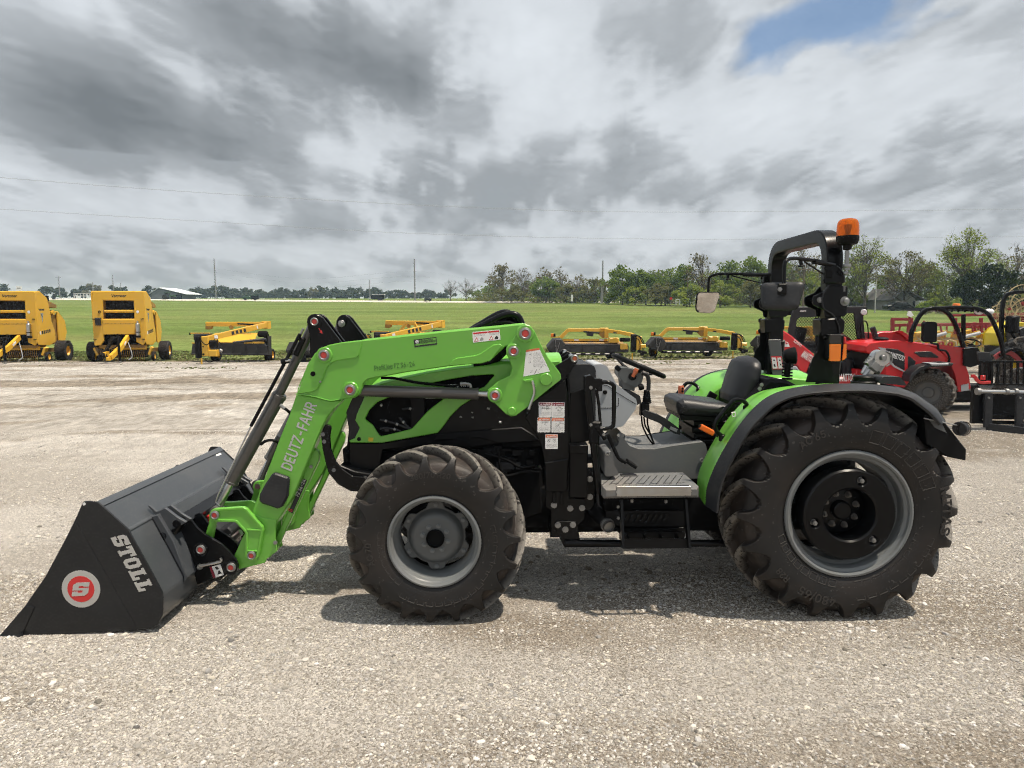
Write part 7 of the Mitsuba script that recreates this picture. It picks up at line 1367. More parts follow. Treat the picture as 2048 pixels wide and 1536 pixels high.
    # right side: name, crest and stripes
    text_on(f, "Vermeer", 0.085, [1.163, 0.15, 2.05], [0, 1, 0], [0, 0, 1], width=0.5)
    f("crest", M(*[(np.array([[1.163, q[0], q[1]] for q in t] + [[1.167, q[0], q[1]] for q in t]), np.array([[0, 1, 2], [3, 4, 5]])) for t in ([(0.28, 1.95), (0.52, 1.95), (0.40, 1.55)],)]), "silver_foil", smooth=False); f("crest_mark", M((np.array([[1.169, 0.33, 1.93], [1.169, 0.42, 1.93], [1.169, 0.42, 1.66]]), np.array([[0, 1, 2]]))), "ink", smooth=False)
    for i in range(6): f("side_stripe", M(box([1.163, 0.15 + i * 0.17, 1.16 + i * 0.012], (0.006, 0.11, 0.13), rot([1, 0, 0], 4))), "white" if i == 0 else "ink")
    return k
baler(27, 30.6, 9, "yellow round baler cut by the left edge of the photo"); baler(243, 30.8, 13, "yellow round baler fully in view, right of the other one")
# ---- mower conditioners
def mower_side(u, d, yaw, label, dz=0.0):
    p = at(u, 700, d); k = thing("mower_conditioner", label, "mower", "yellow mowers lined up along the field edge"); f = mk(k, place(p[0], d, yaw, dz))
    x = lambda q: (q - 650) / 294.0; z = lambda q: (525 - q) / 294.0; X = lambda pts: [(x(a), z(b)) for a, b in pts]
    f("curtain", prism(X([(318, 335), (1095, 338), (1120, 350), (1115, 430), (900, 440), (600, 436), (310, 432)]), -0.03, 0.02, 0.01), "curtain")
    for i in range(5): f("curtain_fold", M(sweep(np.array([[x(400 + i * 150), -0.035, z(345)], [x(402 + i * 150), -0.045, z(390)], [x(396 + i * 150), -0.035, z(432)]]), circle(0.012, 6))), "curtain")
    f("hood_plate", (np.array([[x(318), -0.02, z(332)], [x(1000), -0.02, z(332)], [x(1000), 0.5, z(296)], [x(318), 0.5, z(296)]]), np.array([[0, 1, 2, 3]])), "anthracite"); f("hood_edge", M(box([x(655), -0.03, z(331)], (2.3, 0.02, 0.018))), "zinc")
    f("cutter_bar", M(box([x(660), 0.1, z(458)], (2.6, 0.5, 0.07), None, 0.01)), "matt_black")
    for i in range(6): f("disc_guard", M(box([x(370 + i * 118), -0.18, z(448)], (0.20, 0.12, 0.05), None, 0.015)), "zinc")
    f("top_beam", M(box([x(585), 0.40, z(285)], (1.95, 0.12, 0.10), None, 0.01)), "yellow"); f("beam_label", M(box([x(475), 0.338, z(285)], (0.20, 0.004, 0.07))), "white"); f("beam_label", M(box([x(790), 0.338, z(283)], (0.20, 0.004, 0.07))), "white")
    f("end_shield", prism(X([(100, 362), (178, 268), (275, 265), (320, 318), (318, 400), (262, 452), (115, 402)]), -0.25, 0.9, 0.03), "curtain"); f("shield_brace", M(cyl([x(215), -0.27, z(440)], [x(200), -0.27, z(275)], 0.012, 6), cyl([x(215), -0.27, z(440)], [x(255), -0.27, z(300)], 0.012, 6)), "zinc")
    f("header_body", M(box([x(680), 0.55, z(370)], (2.6, 0.9, 0.42), None, 0.05)), "yellow_worn")
    f("lift_arm", M(sweep(np.array([[x(275), 0.35, z(255)], [x(370), 0.35, z(160)]]), rrect(0.15, 0.12, 0.01), up=[0, 1, 0]), box([x(610), 0.35, z(160)], (1.66, 0.15, 0.14), None, 0.012)), "yellow"); f("arm_disc", M(cyl([x(385), 0.27, z(163)], [x(385), 0.45, z(163)], 0.07, 18)), "yellow")
    f("arm_cylinder", M(cyl([x(560), 0.25, z(178)], [x(760), 0.25, z(195)], 0.035, 12)), "matt_black"); f("arm_plate", prism(X([(595, 190), (690, 190), (680, 235), (605, 230)]), 0.22, 0.30, 0.01), "anthracite"); f("arm_plate", prism(X([(730, 190), (850, 170), (860, 250), (800, 258)]), 0.25, 0.40, 0.01), "yellow_worn")
    f("pivot_head", M(box([x(848), 0.3, z(195)], (0.16, 0.26, 0.44), None, 0.02), box([x(815), 0.3, z(138)], (0.30, 0.22, 0.05), None, 0.01)), "yellow")
    f("tongue", M(sweep(np.array([[x(860), 0.2, z(165)], [x(1000), -0.35, z(180)], [x(1130), -0.9, z(205)]]), rrect(0.12, 0.14, 0.012), up=[0, 0, 1])), "yellow"); f("tongue_stripe", M(box([x(950), -0.25, z(188)], (0.24, 0.02, 0.06), rot([0, 1, 0], 8))), "ink")
    f("gearbox", M(box([x(930), 0.0, z(280)], (0.4, 0.4, 0.20), None, 0.03), box([x(1040), -0.4, z(350)], (0.28, 0.3, 0.24), None, 0.03)), "yellow"); f("motor", M(cyl([x(990), -0.4, z(270)], [x(1110), -0.5, z(268)], 0.085, 16, 0.02)), "matt_black")
    f("swivel_post", M(box([x(1130), -0.9, z(300)], (0.20, 0.24, 0.72), None, 0.03)), "matt_black"); f("yoke", M(box([x(1195), -0.95, z(300)], (0.20, 0.30, 0.56), None, 0.03), box([x(1235), -1.1, z(330)], (0.22, 0.30, 0.14), None, 0.03)), "yellow"); f("hitch", M(cyl([x(1180), -1.1, z(395)], [x(1265), -1.35, z(410)], 0.06, 12), box([x(1225), -1.2, z(425)], (0.14, 0.2, 0.12), None, 0.02)), "matt_black")
    for i, q in enumerate(([(1140, 210), (1190, 220), (1230, 290), (1255, 330)], [(1150, 200), (1210, 230), (1250, 310), (1230, 360)], [(1130, 230), (1180, 260), (1200, 330), (1190, 390)])): f("hose", M(tube(np.array([[x(a), -1.1 - 0.05 * i, z(b)] for a, b in q]), 0.018, 8, smooth=5)), "matt_black")
    f("jack", M(cyl([x(1120), -0.95, z(420)], [x(1120), -0.95, -0.10], 0.028, 12), box([x(1120), -0.95, -0.09], (0.16, 0.12, 0.03))), "yellow"); f("lamp_arm", M(box([x(220), 0.3, z(246)], (0.50, 0.05, 0.05))), "yellow"); f("warning_lamp", M(box([x(170), 0.25, z(222)], (0.12, 0.06, 0.13), None, 0.015)), "amber_lens"); f("lamp_back", M(box([x(198), 0.26, z(222)], (0.09, 0.10, 0.13), None, 0.015)), "matt_black")
    for cx, R, yy in ((190, 0.26, 0.35), (915, 0.26, 0.75)):
        w = thing(k + "__wheel"); t, r = hwheel(R, 0.26, 1, "x", 0, (0, 0, 0), 0.55); Rm = rot([0, 0, 1], 150 if cx < 500 else 20)
        for n, m, mm in (("tyre", t, "rubber_plain"), ("rim", r, "yellow")): f(n, (np.array(m.vertices) @ Rm.T + [x(cx), yy, R], m.faces), mm, w)
    return k
mower_side(1180 + 2, 30.2, 0, "yellow mower above the steering wheel, behind the loader mast"); mower_side(1381, 31.2, -3, "yellow mower under the far mirror"); mower_side(1588, 31.6, -30, "rightmost yellow mower, mostly hidden by the roll bar"); mower_side(655, 31.6, 74, "yellow mower hidden behind the tilt cylinder brackets")
def mower_front(u, d, yaw, label, dz=0.0, straight=False):
    p = at(u, 700, d); k = thing("mower_conditioner", label, "mower", "yellow mowers lined up along the field edge"); f = mk(k, place(p[0], d, yaw, dz))
    x = lambda q: (q - 1000) / 486.0; z = lambda q: (985 - q) / 486.0; X = lambda pts: [(x(a), z(b)) for a, b in pts]
    f("curtain", prism(fillet(X([(245, 592), (1720, 592), (1780, 640), (1800, 800), (1200, 822), (700, 815), (215, 800)]), 0.02), -0.03, 0.03, 0.012), "curtain")
    for i in range(6): f("curtain_fold", M(sweep(np.array([[x(330 + i * 250), -0.035, z(600)], [x(350 + i * 250), -0.05, z(690)], [x(320 + i * 250), -0.035, z(800)]]), circle(0.014, 6))), "curtain")
    f("curtain_hem", M(cyl([x(215), -0.02, z(805)], [x(1800), -0.02, z(815)], 0.035, 10)), "curtain"); f("header_body", M(box([x(1000), 0.6, z(640)], (2.9, 0.9, 0.42), None, 0.05)), "yellow_worn"); f("cover_strip", M(box([x(410), 0.0, z(580)], (0.72, 0.06, 0.045)), box([x(1520), 0.0, z(575)], (0.86, 0.06, 0.06))), "yellow")
    f("hood", (np.array([[x(430), -0.02, z(560)], [x(1500), -0.02, z(575)], [x(1480), 0.7, z(385)], [x(600), 0.7, z(385)]]), np.array([[0, 1, 2, 3]])), "yellow")
    f("end_box", M(box([x(440), 0.2, z(470)], (0.62, 0.5, 0.32), None, 0.04)), "curtain"); f("end_bar", M(box([x(390), 0.1, z(385)], (0.80, 0.06, 0.055))), "yellow"); f("end_bracket", M(box([x(180), 0.1, z(395)], (0.05, 0.05, 0.09)), box([x(280), 0.05, z(460)], (0.05, 0.04, 0.24))), "matt_black")
    f("top_beam", M(box([x(1020), 0.7, z(205)], (2.55, 0.16, 0.19), None, 0.015)), "yellow"); f("beam_drop", prism(X([(395, 230), (540, 230), (520, 300), (460, 320), (392, 310)]), 0.62, 0.78, 0.01), "yellow_worn"); f("beam_lug", M(cyl([x(940), 0.6, z(270)], [x(940), 0.66, z(270)], 0.09, 18)), "yellow_worn"); f("beam_cylinder", M(cyl([x(1080), 0.58, z(195)], [x(1420), 0.55, z(215)], 0.03, 10)), "matt_black")
    f("side_column", M(box([x(1720), 0.45, z(220)], (0.22, 0.4, 0.32), None, 0.02), box([x(1705), 0.4, z(150)], (0.30, 0.3, 0.05), None, 0.01)), "yellow")
    f("drawbar", M(sweep(np.array([[x(1735), 0.3, z(215)], [x(1300), -0.5, z(330)], [x(760), -1.5, z(480)]]), rrect(0.13, 0.22, 0.015), up=[0, 0, 1])), "yellow")
    A, B = np.array([x(1735), 0.3, z(215)]), np.array([x(760), -1.5, z(480)]); dr_ = (B - A) / np.linalg.norm(B - A); nn = np.cross(dr_, [0, 0, 1.0]); nn /= np.linalg.norm(nn); nn = nn if nn[1] < 0 else -nn
    for s, w, m in ((0.16, 0.05, "white"), (0.36, 0.09, "ink"), (0.42, 0.09, "ink"), (0.48, 0.09, "ink"), (0.545, 0.10, "ink"), (0.80, 0.14, "white")): c = A + (B - A) * s + nn * 0.068; f("drawbar_label", M(sweep([c - dr_ * w / 2, c + dr_ * w / 2], rrect(0.012, 0.14, 0.001), up=[0, 0, 1])), m)
    f("motor", M(cyl([x(1590), 0.1, z(400)], [x(1780), 0.1, z(400)], 0.13, 20, 0.03), box([x(1740), 0.2, z(600)], (0.10, 0.4, 0.8), None, 0.02)), "matt_black"); f("drive_shaft", M(cyl([x(1190), -0.6, z(560)], [x(1760), 0.0, z(500)], 0.055, 14)), "anthracite")
    f("yoke", M(box([x(835), -1.5, z(600)], (0.26, 0.26, 0.80), None, 0.02), box([x(980), -1.5, z(735)], (0.34, 0.3, 0.26), None, 0.03)), "yellow"); f("yoke_hole", M(cyl([x(803), -1.635, z(755)], [x(803), -1.62, z(755)], 0.045, 16), cyl([x(803), -1.635, z(605)], [x(803), -1.62, z(605)], 0.03, 16)), "void"); f("hydraulic_block", M(box([x(950), -1.4, z(560)], (0.36, 0.24, 0.30), None, 0.04)), "matt_black"); f("coupling", M(box([x(1120), -1.5, z(690)], (0.12, 0.12, 0.12), rot([0, 1, 0], 30), 0.02)), "zinc")
    f("swivel_post", M(box([x(700), -1.6, z(620)], (0.20, 0.18, 0.85), None, 0.02)), "matt_black"); f("jack", M(cyl([x(752), -1.6, z(830)], [x(752), -1.6, -0.22], 0.035, 12), box([x(752), -1.6, -0.21], (0.18, 0.14, 0.03))), "yellow")
    f("header_end", M(box([x(1800), 0.2, z(640)], (0.03, 0.4, 0.8), None, 0.01)), "curtain")
    for i, q in enumerate(([(760, 470), (840, 560), (900, 560), (960, 500)], [(1000, 520), (1060, 450), (1130, 520), (1190, 580)], [(840, 830), (880, 900), (960, 900), (1040, 840)])): f("hose", M(tube(np.array([[x(a), -1.65, z(b)] for a, b in q]), 0.016, 8, smooth=5)), "matt_black")
    for cx in (535, 1675):
        w = thing(k + "__wheel"); t, r = hwheel(0.27, 0.34, 1, "x", 0, (0, 0, 0), 0.55)
        for n, m, mm in (("tyre", t, "rubber_plain"), ("rim", r, "yellow")): f(n, (np.array(m.vertices) + [x(cx), 0.9, 0.27], m.faces), mm, w)
    if straight:
        f("lift_frame", M(sweep(np.array([[-0.62, 0.2, 0.9], [-0.05, 0.2, 1.62]]), rrect(0.12, 0.10, 0.01), up=[0, 1, 0]), sweep(np.array([[0.70, 0.2, 0.9], [0.32, 0.2, 1.62]]), rrect(0.12, 0.10, 0.01), up=[0, 1, 0]), box([0.14, 0.2, 1.62], (0.46, 0.14, 0.10))), "yellow")
    return k
mower_front(459, 30.2, 0, "yellow mower with a black curtain, between baler and bucket loader"); mower_front(812, 31.0, -14, "yellow mower of which only the top shows over the loader arm", 0.0, True)
# ---- small far machines
def far_machine(kind, u, v, d, w, h, label, cat, m1, m2, ww=2.2):
    k = thing(kind, label, cat); p = at(u, v, d); g = float(gz(p[0], d)); to = np.eye(4); to[:3, 3] = [p[0], d, g + 0.25]; f = mk(k, to); s = d / F
    return k, f, w * s, h * s
k, f, w, h = far_machine("far_tractor", 339, 599, 262, 28, 14, "small green tractor in front of the barn", "tractor", "", ""); f("hood", M(box([w * 0.22, 0, h * 0.5], (w * 0.42, 0.9, h * 0.26), None, 0.08)), "machine_green"); f("cab", M(box([-w * 0.14, 0, h * 0.62], (w * 0.30, 1.3, h * 0.62), None, 0.08)), "dark_glass"); f("roof", M(box([-w * 0.14, 0, h * 0.96], (w * 0.36, 1.5, h * 0.08), None, 0.04)), "machine_green")
for cx, R in ((-0.26, 0.36), (0.30, 0.24)): f("wheel", M(cyl([w * cx, -0.9, h * R], [w * cx, -0.4, h * R], h * R, 20)), "rubber_plain"); f("wheel", M(cyl([w * cx, 0.4, h * R], [w * cx, 0.9, h * R], h * R, 20)), "rubber_plain")
k, f, w, h = far_machine("far_tractor", 112, 597, 280, 14, 12, "dark tractor peeping out behind the left baler", "tractor", "", ""); f("cab", M(box([-w * 0.14, 0, h * 0.62], (w * 0.4, 1.3, h * 0.6), None, 0.08)), "dark_glass"); f("hood", M(box([w * 0.22, 0, h * 0.45], (w * 0.5, 0.9, h * 0.26), None, 0.08)), "machine_green"); f("wheel", M(cyl([-w * 0.2, -0.9, h * 0.3], [-w * 0.2, -0.3, h * 0.3], h * 0.3, 16)), "rubber_plain")
k, f, w, h = far_machine("far_implement", 502, 601, 240, 33, 11, "dark green folded implement out on the field", "farm machine", "", ""); f("body", M(box([-w * 0.2, 0, h * 0.45], (w * 0.5, 1.4, h * 0.5), None, 0.06)), "machine_green"); f("frame", M(box([w * 0.25, 0, h * 0.5], (w * 0.46, 1.0, h * 0.62), None, 0.06)), "black"); f("top_rail", M(box([w * 0.05, 0, h * 0.92], (w * 0.8, 0.2, h * 0.10))), "machine_green")
for cx in (-0.3, 0.3): f("wheel", M(cyl([w * cx, -0.8, h * 0.2], [w * cx, -0.4, h * 0.2], h * 0.22, 16)), "rubber_plain")
k, f, w, h = far_machine("stock_trailer", 756, 605, 225, 27, 14, "dark stock trailer standing at the far field edge", "trailer", "", ""); f("body", M(box([w * 0.06, 0, h * 0.55], (w * 0.86, 2.0, h * 0.68), None, 0.05)), "black"); f("roof", M(box([w * 0.06, 0, h * 0.93], (w * 0.9, 2.1, h * 0.07))), "lamp_white"); f("tailgate", M(box([-w * 0.40, -0.3, h * 0.5], (w * 0.16, 1.6, h * 0.5), None, 0.05)), "matt_black")
for cx in (0.12, 0.28): f("wheel", M(cyl([w * cx, -1.1, h * 0.16], [w * cx, -0.8, h * 0.16], h * 0.17, 14)), "rubber_plain")
k, f, w, h = far_machine("utility_vehicle", 856, 607, 215, 14, 10, "small dark utility vehicle out on the field", "utility vehicle", "", ""); f("body", M(box([0, 0, h * 0.4], (w * 0.95, 1.4, h * 0.34), None, 0.06)), "matt_black"); f("roof", M(box([0, 0, h * 0.92], (w * 0.62, 1.3, h * 0.08))), "matt_black")
for s in (-0.28, 0.28): f("post", M(cyl([w * s, -0.6, h * 0.5], [w * s, -0.6, h * 0.9], 0.05, 6)), "matt_black"); f("wheel", M(cyl([w * s * 1.2, -0.75, h * 0.2], [w * s * 1.2, -0.45, h * 0.2], h * 0.22, 14)), "rubber_plain")
# ---- the red and yellow machines on the right
CROP["T"] = (1700, 580, 5.885); CROP["V"] = (1900, 560, 4.8)
def W(pts, crop, d):
    a, b, s = CROP[crop]; return np.array([at(a + q[0] / s, b + q[1] / s, d)[[0, 2]] for q in pts])
def W3(pts, crop, ds):
    a, b, s = CROP[crop]; ds = ds if hasattr(ds, "__len__") else [ds] * len(pts); return np.array([at(a + q[0] / s, b + q[1] / s, dd) for q, dd in zip(pts, ds)])
def wtext(k, s, crop, p0, p1, d, h, m, shear=0.0, name="lettering"):
    a, b = W3([p0, p1], crop, d); v, f = text(s, h, True, shear, 1.0, 0.003); v[:, 0] *= np.linalg.norm(b - a) / v[:, 0].max(); r = (b - a) / np.linalg.norm(b - a); return obj(name, lay((v, f), a, r, np.cross([0, -1.0, 0], r)), m, k, smooth=False)
k = thing("skid_steer_loader", "red track loader with mesh cab windows behind the roll bar", "loader"); d = 13.6; c0 = W([(1100, 700)], "Q", d)[0]
o = lambda n, m, mm, s=35: obj(n, m, mm, k, smooth=s)
cab = [(525, 470), (565, 240), (590, 150), (625, 110), (680, 98), (1600, 96), (1606, 190), (1560, 205), (1575, 900), (1500, 925), (1490, 650), (900, 760), (720, 700)]
cab_out = fillet(W([(525, 470), (565, 240), (590, 150), (625, 110), (680, 98), (1600, 96), (1606, 195), (1545, 210), (1600, 900), (1500, 925), (1480, 700), (900, 740)], "Q", d), 0.03)
win = fillet(W([(612, 480), (640, 262), (680, 236), (860, 232), (1430, 172), (1490, 640), (900, 715), (640, 545)], "Q", d), 0.04)
for dd, n in ((d, "cab_side"), (d + 1.35, "cab_side")): o(n, prism(cab_out, dd, dd + 0.06, 0.012, [win]), "plastic_dark")
o("cab_roof", prism(W([(620, 112), (680, 96), (1600, 94), (1606, 130), (640, 150)], "Q", d), d + 0.02, d + 1.39, 0.02), "plastic_dark")
wp = Polygon(win); x0, z0, x1, z1 = wp.bounds; m = Mesh()
from shapely.geometry import LineString
for i in range(-30, 60):
    for sx in (1, -1):
        a = x0 + i * 0.052; L = LineString([(a, z0), (a + sx * (z1 - z0) * 0.9, z1)]) if sx > 0 else LineString([(a, z0), (a - (z1 - z0) * 0.9, z1)]); q = L.intersection(wp)
        for g in getattr(q, "geoms", [q]):
            if g.length > 0.02: c = list(g.coords); m.add(sweep(np.array([[c[0][0], d + 0.02, c[0][1]], [c[-1][0], d + 0.02, c[-1][1]]]), circle(0.0055, 4), caps=False))
kk = o("window_mesh", m, "matt_black"); labels[kk] = {"kind": "stuff"}
o("rear_mesh_wall", prism(W([(900, 240), (1200, 240), (1200, 700), (900, 700)], "Q", d + 0.9), d + 0.9, d + 0.95), "matt_black"); o("cab_seat", M(box(np.append(W([(820, 600)], "Q", d)[0][:1], [d + 0.7, W([(820, 600)], "Q", d)[0][1]]), (0.16, 0.5, 0.6), rot([0, 1, 0], 12), 0.05)), "matt_black")
arm = fillet(W([(380, 380), (430, 402), (540, 470), (870, 742), (872, 800), (815, 860), (760, 1010), (690, 990), (640, 890), (420, 660), (300, 520)], "Q", d - 0.35), 0.03); o("lift_arm", prism(arm, d - 0.38, d - 0.18, 0.02), "machine_red")
o("arm_patch", prism(W([(560, 900), (640, 910), (690, 985), (745, 1000), (770, 1060), (560, 1060)], "Q", d - 0.4), d - 0.40, d - 0.1, 0.01), "grey_light")
o("number_patch", prism(W([(440, 560), (520, 575), (545, 640), (480, 640)], "Q", d - 0.39), d - 0.385, d - 0.38), "white"); o("number_patch", prism(W([(478, 576), (505, 580), (515, 600), (492, 602)], "Q", d - 0.392), d - 0.392, d - 0.386), "machine_red")
wtext(k, "MANITOU", "Q", (690, 762), (840, 860), d - 0.386, 0.12, "white", 0.15); wtext(k, "1850", "Q", (585, 560), (690, 640), d - 0.386, 0.05, "white")
wtext(k, "MANITOU", "Q", (680, 162), (765, 160), d - 0.004, 0.028, "white")
o("rear_arm", prism(W([(1250, 440), (1330, 500), (1500, 620), (1500, 680), (1340, 580), (1250, 530)], "Q", d + 0.2), d + 0.18, d + 0.34, 0.01), "machine_red"); o("rear_arm", prism(W([(1590, 680), (1700, 760), (1850, 860), (1860, 1000), (1750, 1080), (1600, 1000), (1590, 840)], "Q", d - 0.3), d - 0.3, d - 0.1, 0.02), "machine_red")
o("body", prism(W([(640, 880), (1600, 880), (1620, 1400), (620, 1400)], "Q", d + 0.1), d + 0.02, d + 1.3, 0.05), "matt_black"); o("quick_hitch", prism(W([(1140, 1062), (1450, 1052), (1460, 1200), (1150, 1200)], "Q", d - 0.6), d - 0.62, d - 0.3, 0.02), "machine_red"); wtext(k, "MANITOU", "Q", (1180, 1108), (1430, 1106), d - 0.625, 0.13, "white")
o("hitch_post", prism(W([(1450, 945), (1550, 950), (1540, 1060), (1450, 1060)], "Q", d - 0.5), d - 0.5, d - 0.3, 0.02), "machine_red")
for a, b, r in (((1340, 1030), (1350, 800), 0.10), ((1280, 1030), (1290, 840), 0.07), ((1180, 1020), (1200, 880), 0.08)): q = W3([a, b], "Q", d - 0.1); o("cylinder", M(cyl(q[0], q[1], r, 16, 0.02)), "anthracite")
o("corner_lamp", M(cyl(W3([(1555, 165)], "Q", d - 0.05)[0], W3([(1555, 165)], "Q", d + 0.03)[0], 0.055, 20, 0.01)), "lamp_white"); o("grab_rail", M(tube(W3([(1520, 560), (1510, 330), (1540, 292), (1590, 300), (1612, 400), (1612, 590), (1570, 630)], "Q", d - 0.08), 0.012, 8, smooth=5)), "matt_black")
for s in (0, 1.25):
    q = W([(640, 1250), (1560, 1250)], "Q", d); zc = float(gz(q[0][0], d)); o("track", prism(fillet([(q[0][0], zc + 0.0), (q[1][0], zc), (q[1][0] + 0.2, zc + 0.25), (q[1][0], zc + 0.5), (q[0][0], zc + 0.5), (q[0][0] - 0.2, zc + 0.25)], 0.12), d - 0.32 + s, d + 0.02 + s, 0.02), "rubber_plain")
# ---- telehandler
k = thing("telehandler", "red telehandler with open black cab and dark grilles on the right", "telehandler"); d = 12.6
o("bonnet", prism(fillet(W([(195, 662), (240, 632), (420, 607), (620, 602), (850, 636), (1000, 682), (1130, 780), (1150, 850), (960, 868), (810, 905), (720, 985), (695, 1080), (640, 1150), (520, 1130), (430, 1020), (415, 870), (330, 770), (195, 730)], "T", d), 0.03), d, d + 0.9, 0.09), "machine_red", 50)
dk = d - 0.006
for pts in ([(422, 682), (560, 700), (640, 742), (645, 950), (520, 880), (440, 790)], [(682, 765), (775, 842), (755, 890), (684, 950)]): o("grille", prism(fillet(W(pts, "T", d), 0.02), d - 0.008, d + 0.05, 0.006), "plastic_dark")
o("bonnet_vent", prism(fillet(W([(735, 728), (945, 722), (1065, 800), (830, 790)], "T", d), 0.02), d - 0.012, d + 0.05, 0.006), "plastic_dark")
o("stripe", prism(W([(330, 672), (420, 686), (424, 740), (400, 750)], "T", d), d - 0.008, d + 0.03), "grey_light"); o("stripe", prism(W([(424, 780), (440, 800), (520, 885), (645, 955), (650, 975), (510, 905), (430, 820)], "T", d), d - 0.010, d + 0.03), "grey_light")
wtext(k, "MANITOU", "T", (440, 778), (632, 836), d - 0.012, 0.085, "white", 0.1)
o("counterweight", prism(fillet(W([(190, 690), (420, 740), (440, 1040), (240, 1060), (200, 900)], "T", d + 0.3), 0.04), d + 0.25, d + 1.1, 0.04), "matt_black"); o("mudguard", prism(W([(690, 1080), (720, 985), (810, 905), (960, 868), (1150, 850), (1215, 860), (1200, 890), (960, 905), (830, 945), (745, 1020), (720, 1080)], "T", d - 0.25), d - 0.27, d + 0.1, 0.01), "anthracite"); o("step_plate", prism(W([(930, 862), (1160, 862), (1150, 886), (960, 890)], "T", d - 0.28), d - 0.30, d - 0.05, 0.008), "grey_light")
o("body", prism(fillet(W([(1000, 660), (1050, 640), (1335, 680), (1345, 890), (1380, 1000), (1400, 1160), (1260, 1200), (1220, 1000), (1140, 800)], "T", d + 0.1), 0.03), d + 0.05, d + 1.2, 0.03), "machine_red"); o("chassis", prism(W([(600, 1150), (1900, 1150), (1900, 1320), (600, 1330)], "T", d + 0.4), d + 0.35, d + 1.2, 0.05), "matt_black")
o("front_box", prism(fillet(W([(1345, 690), (1500, 675), (1530, 720), (1520, 880), (1420, 910), (1345, 890)], "T", d), 0.02), d + 0.0, d + 0.5, 0.02), "black"); o("document_label", prism(W([(1310, 1120), (1400, 1100), (1400, 1180), (1310, 1195)], "T", d + 0.04), d + 0.044, d + 0.06), "grey_light")
for u, v in ((1075, 632), (1180, 640)): c = W3([(u, v)], "T", d + 0.1)[0]; o("lifting_eye", M(lathe([(0.022, -0.01), (0.045, -0.01), (0.045, 0.01), (0.022, 0.01)], c, n=20, closed=True)), "machine_red")
for dd in (d + 0.02, d + 0.95):
    q = W3([(712, 610), (725, 500), (765, 400), (830, 290), (905, 230), (1000, 216), (1090, 238), (1180, 305), (1260, 460), (1335, 670)], "T", dd); o("cab_arch", M(sweep(curve(q, 6), rrect(0.065, 0.07, 0.02), up=[0, 1, 0])), "black")
    q = W3([(1590, 262), (1640, 300), (1710, 430), (1775, 600), (1810, 790)], "T", dd); o("front_post", M(sweep(curve(q, 6), rrect(0.06, 0.065, 0.02), up=[0, 1, 0])), "black"); q = W3([(1000, 214), (1250, 205), (1480, 215), (1600, 262)], "T", dd); o("roof_rail", M(sweep(curve(q, 5), rrect(0.06, 0.06, 0.02), up=[0, 1, 0])), "black")
q = W3([(1335, 285), (1335, 600)], "T", d + 0.9); o("rear_post", M(sweep(q, rrect(0.06, 0.06, 0.01))), "black")
for i in range(9): q = W3([(1020 + i * 62, 232 + abs(i - 4) * 1.2)], "T", d + 0.02)[0]; o("roof_slat", M(box(q + [0, 0.47, 0.0], (0.022, 0.95, 0.05), rot([0, 1, 0], 25), 0.004)), "black")
gp = W3([(760, 600), (790, 420), (850, 300), (920, 250), (1000, 236), (1080, 255), (1160, 320), (1235, 460), (1300, 640), (1000, 620)], "T", d + 0.03); v2, f2 = trimesh.creation.triangulate_polygon(Polygon(gp[:, [0, 2]]), engine="earcut"); o("side_window", (np.stack([v2[:, 0], np.full(len(v2), d + 0.03), v2[:, 1]], 1), f2), "glass", False)
for i in range(7): q = W3([(1060 + i * 75, 214 + i * 1.5), (1040 + i * 78, 246)], "T", [d + 0.9, d + 0.05]); o("roof_bar", M(sweep(q, rrect(0.03, 0.05, 0.005), up=[0, 0, 1])), "black")
c = W3([(1250, 205)], "T", d + 0.4)[0]; o("beacon", M(lathe([(0, 0.075), (0.05, 0.07), (0.065, 0.05), (0.068, 0.0)], c, "z", 24)), "amber_lens"); o("beacon_foot", M(cyl(c + [0, 0, -0.03], c, 0.07, 24, 0.005)), "frame_red")
for u in (1520, 1640): c = W3([(u, 256)], "T", d + 0.1 + (u > 1600) * 0.4)[0]; v = np.array(trimesh.creation.icosphere(2).vertices) * [0.085, 0.05, 0.055] + c; o("headlamp", (v, trimesh.creation.icosphere(2).faces), "lamp_white", True); o("lamp_shell", M(lathe([(0.092, 0.0), (0.094, 0.06), (0.04, 0.10)], (0, 0, 0), n=24)[0] * [1, 1, 0.66] + c if False else cyl(c + [0, 0.02, 0], c + [0, 0.08, 0], 0.06, 20, 0.02)), "matt_black")
o("mirror", prism(fillet(W([(850, 390), (870, 375), (985, 375), (1005, 392), (1002, 600), (985, 612), (868, 612), (848, 595)], "T", d - 0.45), 0.02), d - 0.5, d - 0.42, 0.02), "matt_black"); o("mirror_arm", M(tube(W3([(950, 490), (955, 620), (1030, 640), (1045, 700), (1130, 720), (1170, 800), (1165, 850)], "T", [d - 0.4, d - 0.38, d - 0.3, d - 0.2, d - 0.1, d - 0.06, d - 0.05]), 0.018, 8, smooth=5)), "matt_black")
o("boom", prism(fillet(W([(215, 600), (235, 500), (300, 510), (370, 500), (540, 490), (640, 505), (700, 545), (722, 600), (700, 640), (230, 640)], "T", d + 1.25), 0.03), d + 1.2, d + 1.6, 0.03), "machine_red"); o("boom_head", prism(fillet(W([(520, 480), (600, 480), (690, 540), (722, 590), (690, 600), (610, 530)], "T", d + 1.18), 0.02), d + 1.14, d + 1.2, 0.01), "machine_red")
q = W3([(262, 440), (285, 500), (310, 590)], "T", d + 0.7); o("exhaust", M(tube(q, 0.05, 14, smooth=4)), "anthracite"); c = W3([(368, 580)], "T", d + 0.35)[0]; o("air_cap", M(lathe([(0, 0.045), (0.09, 0.035), (0.125, 0.01), (0.12, -0.01), (0.06, -0.03), (0.05, -0.06)], c, "z", 28)), "matt_black")
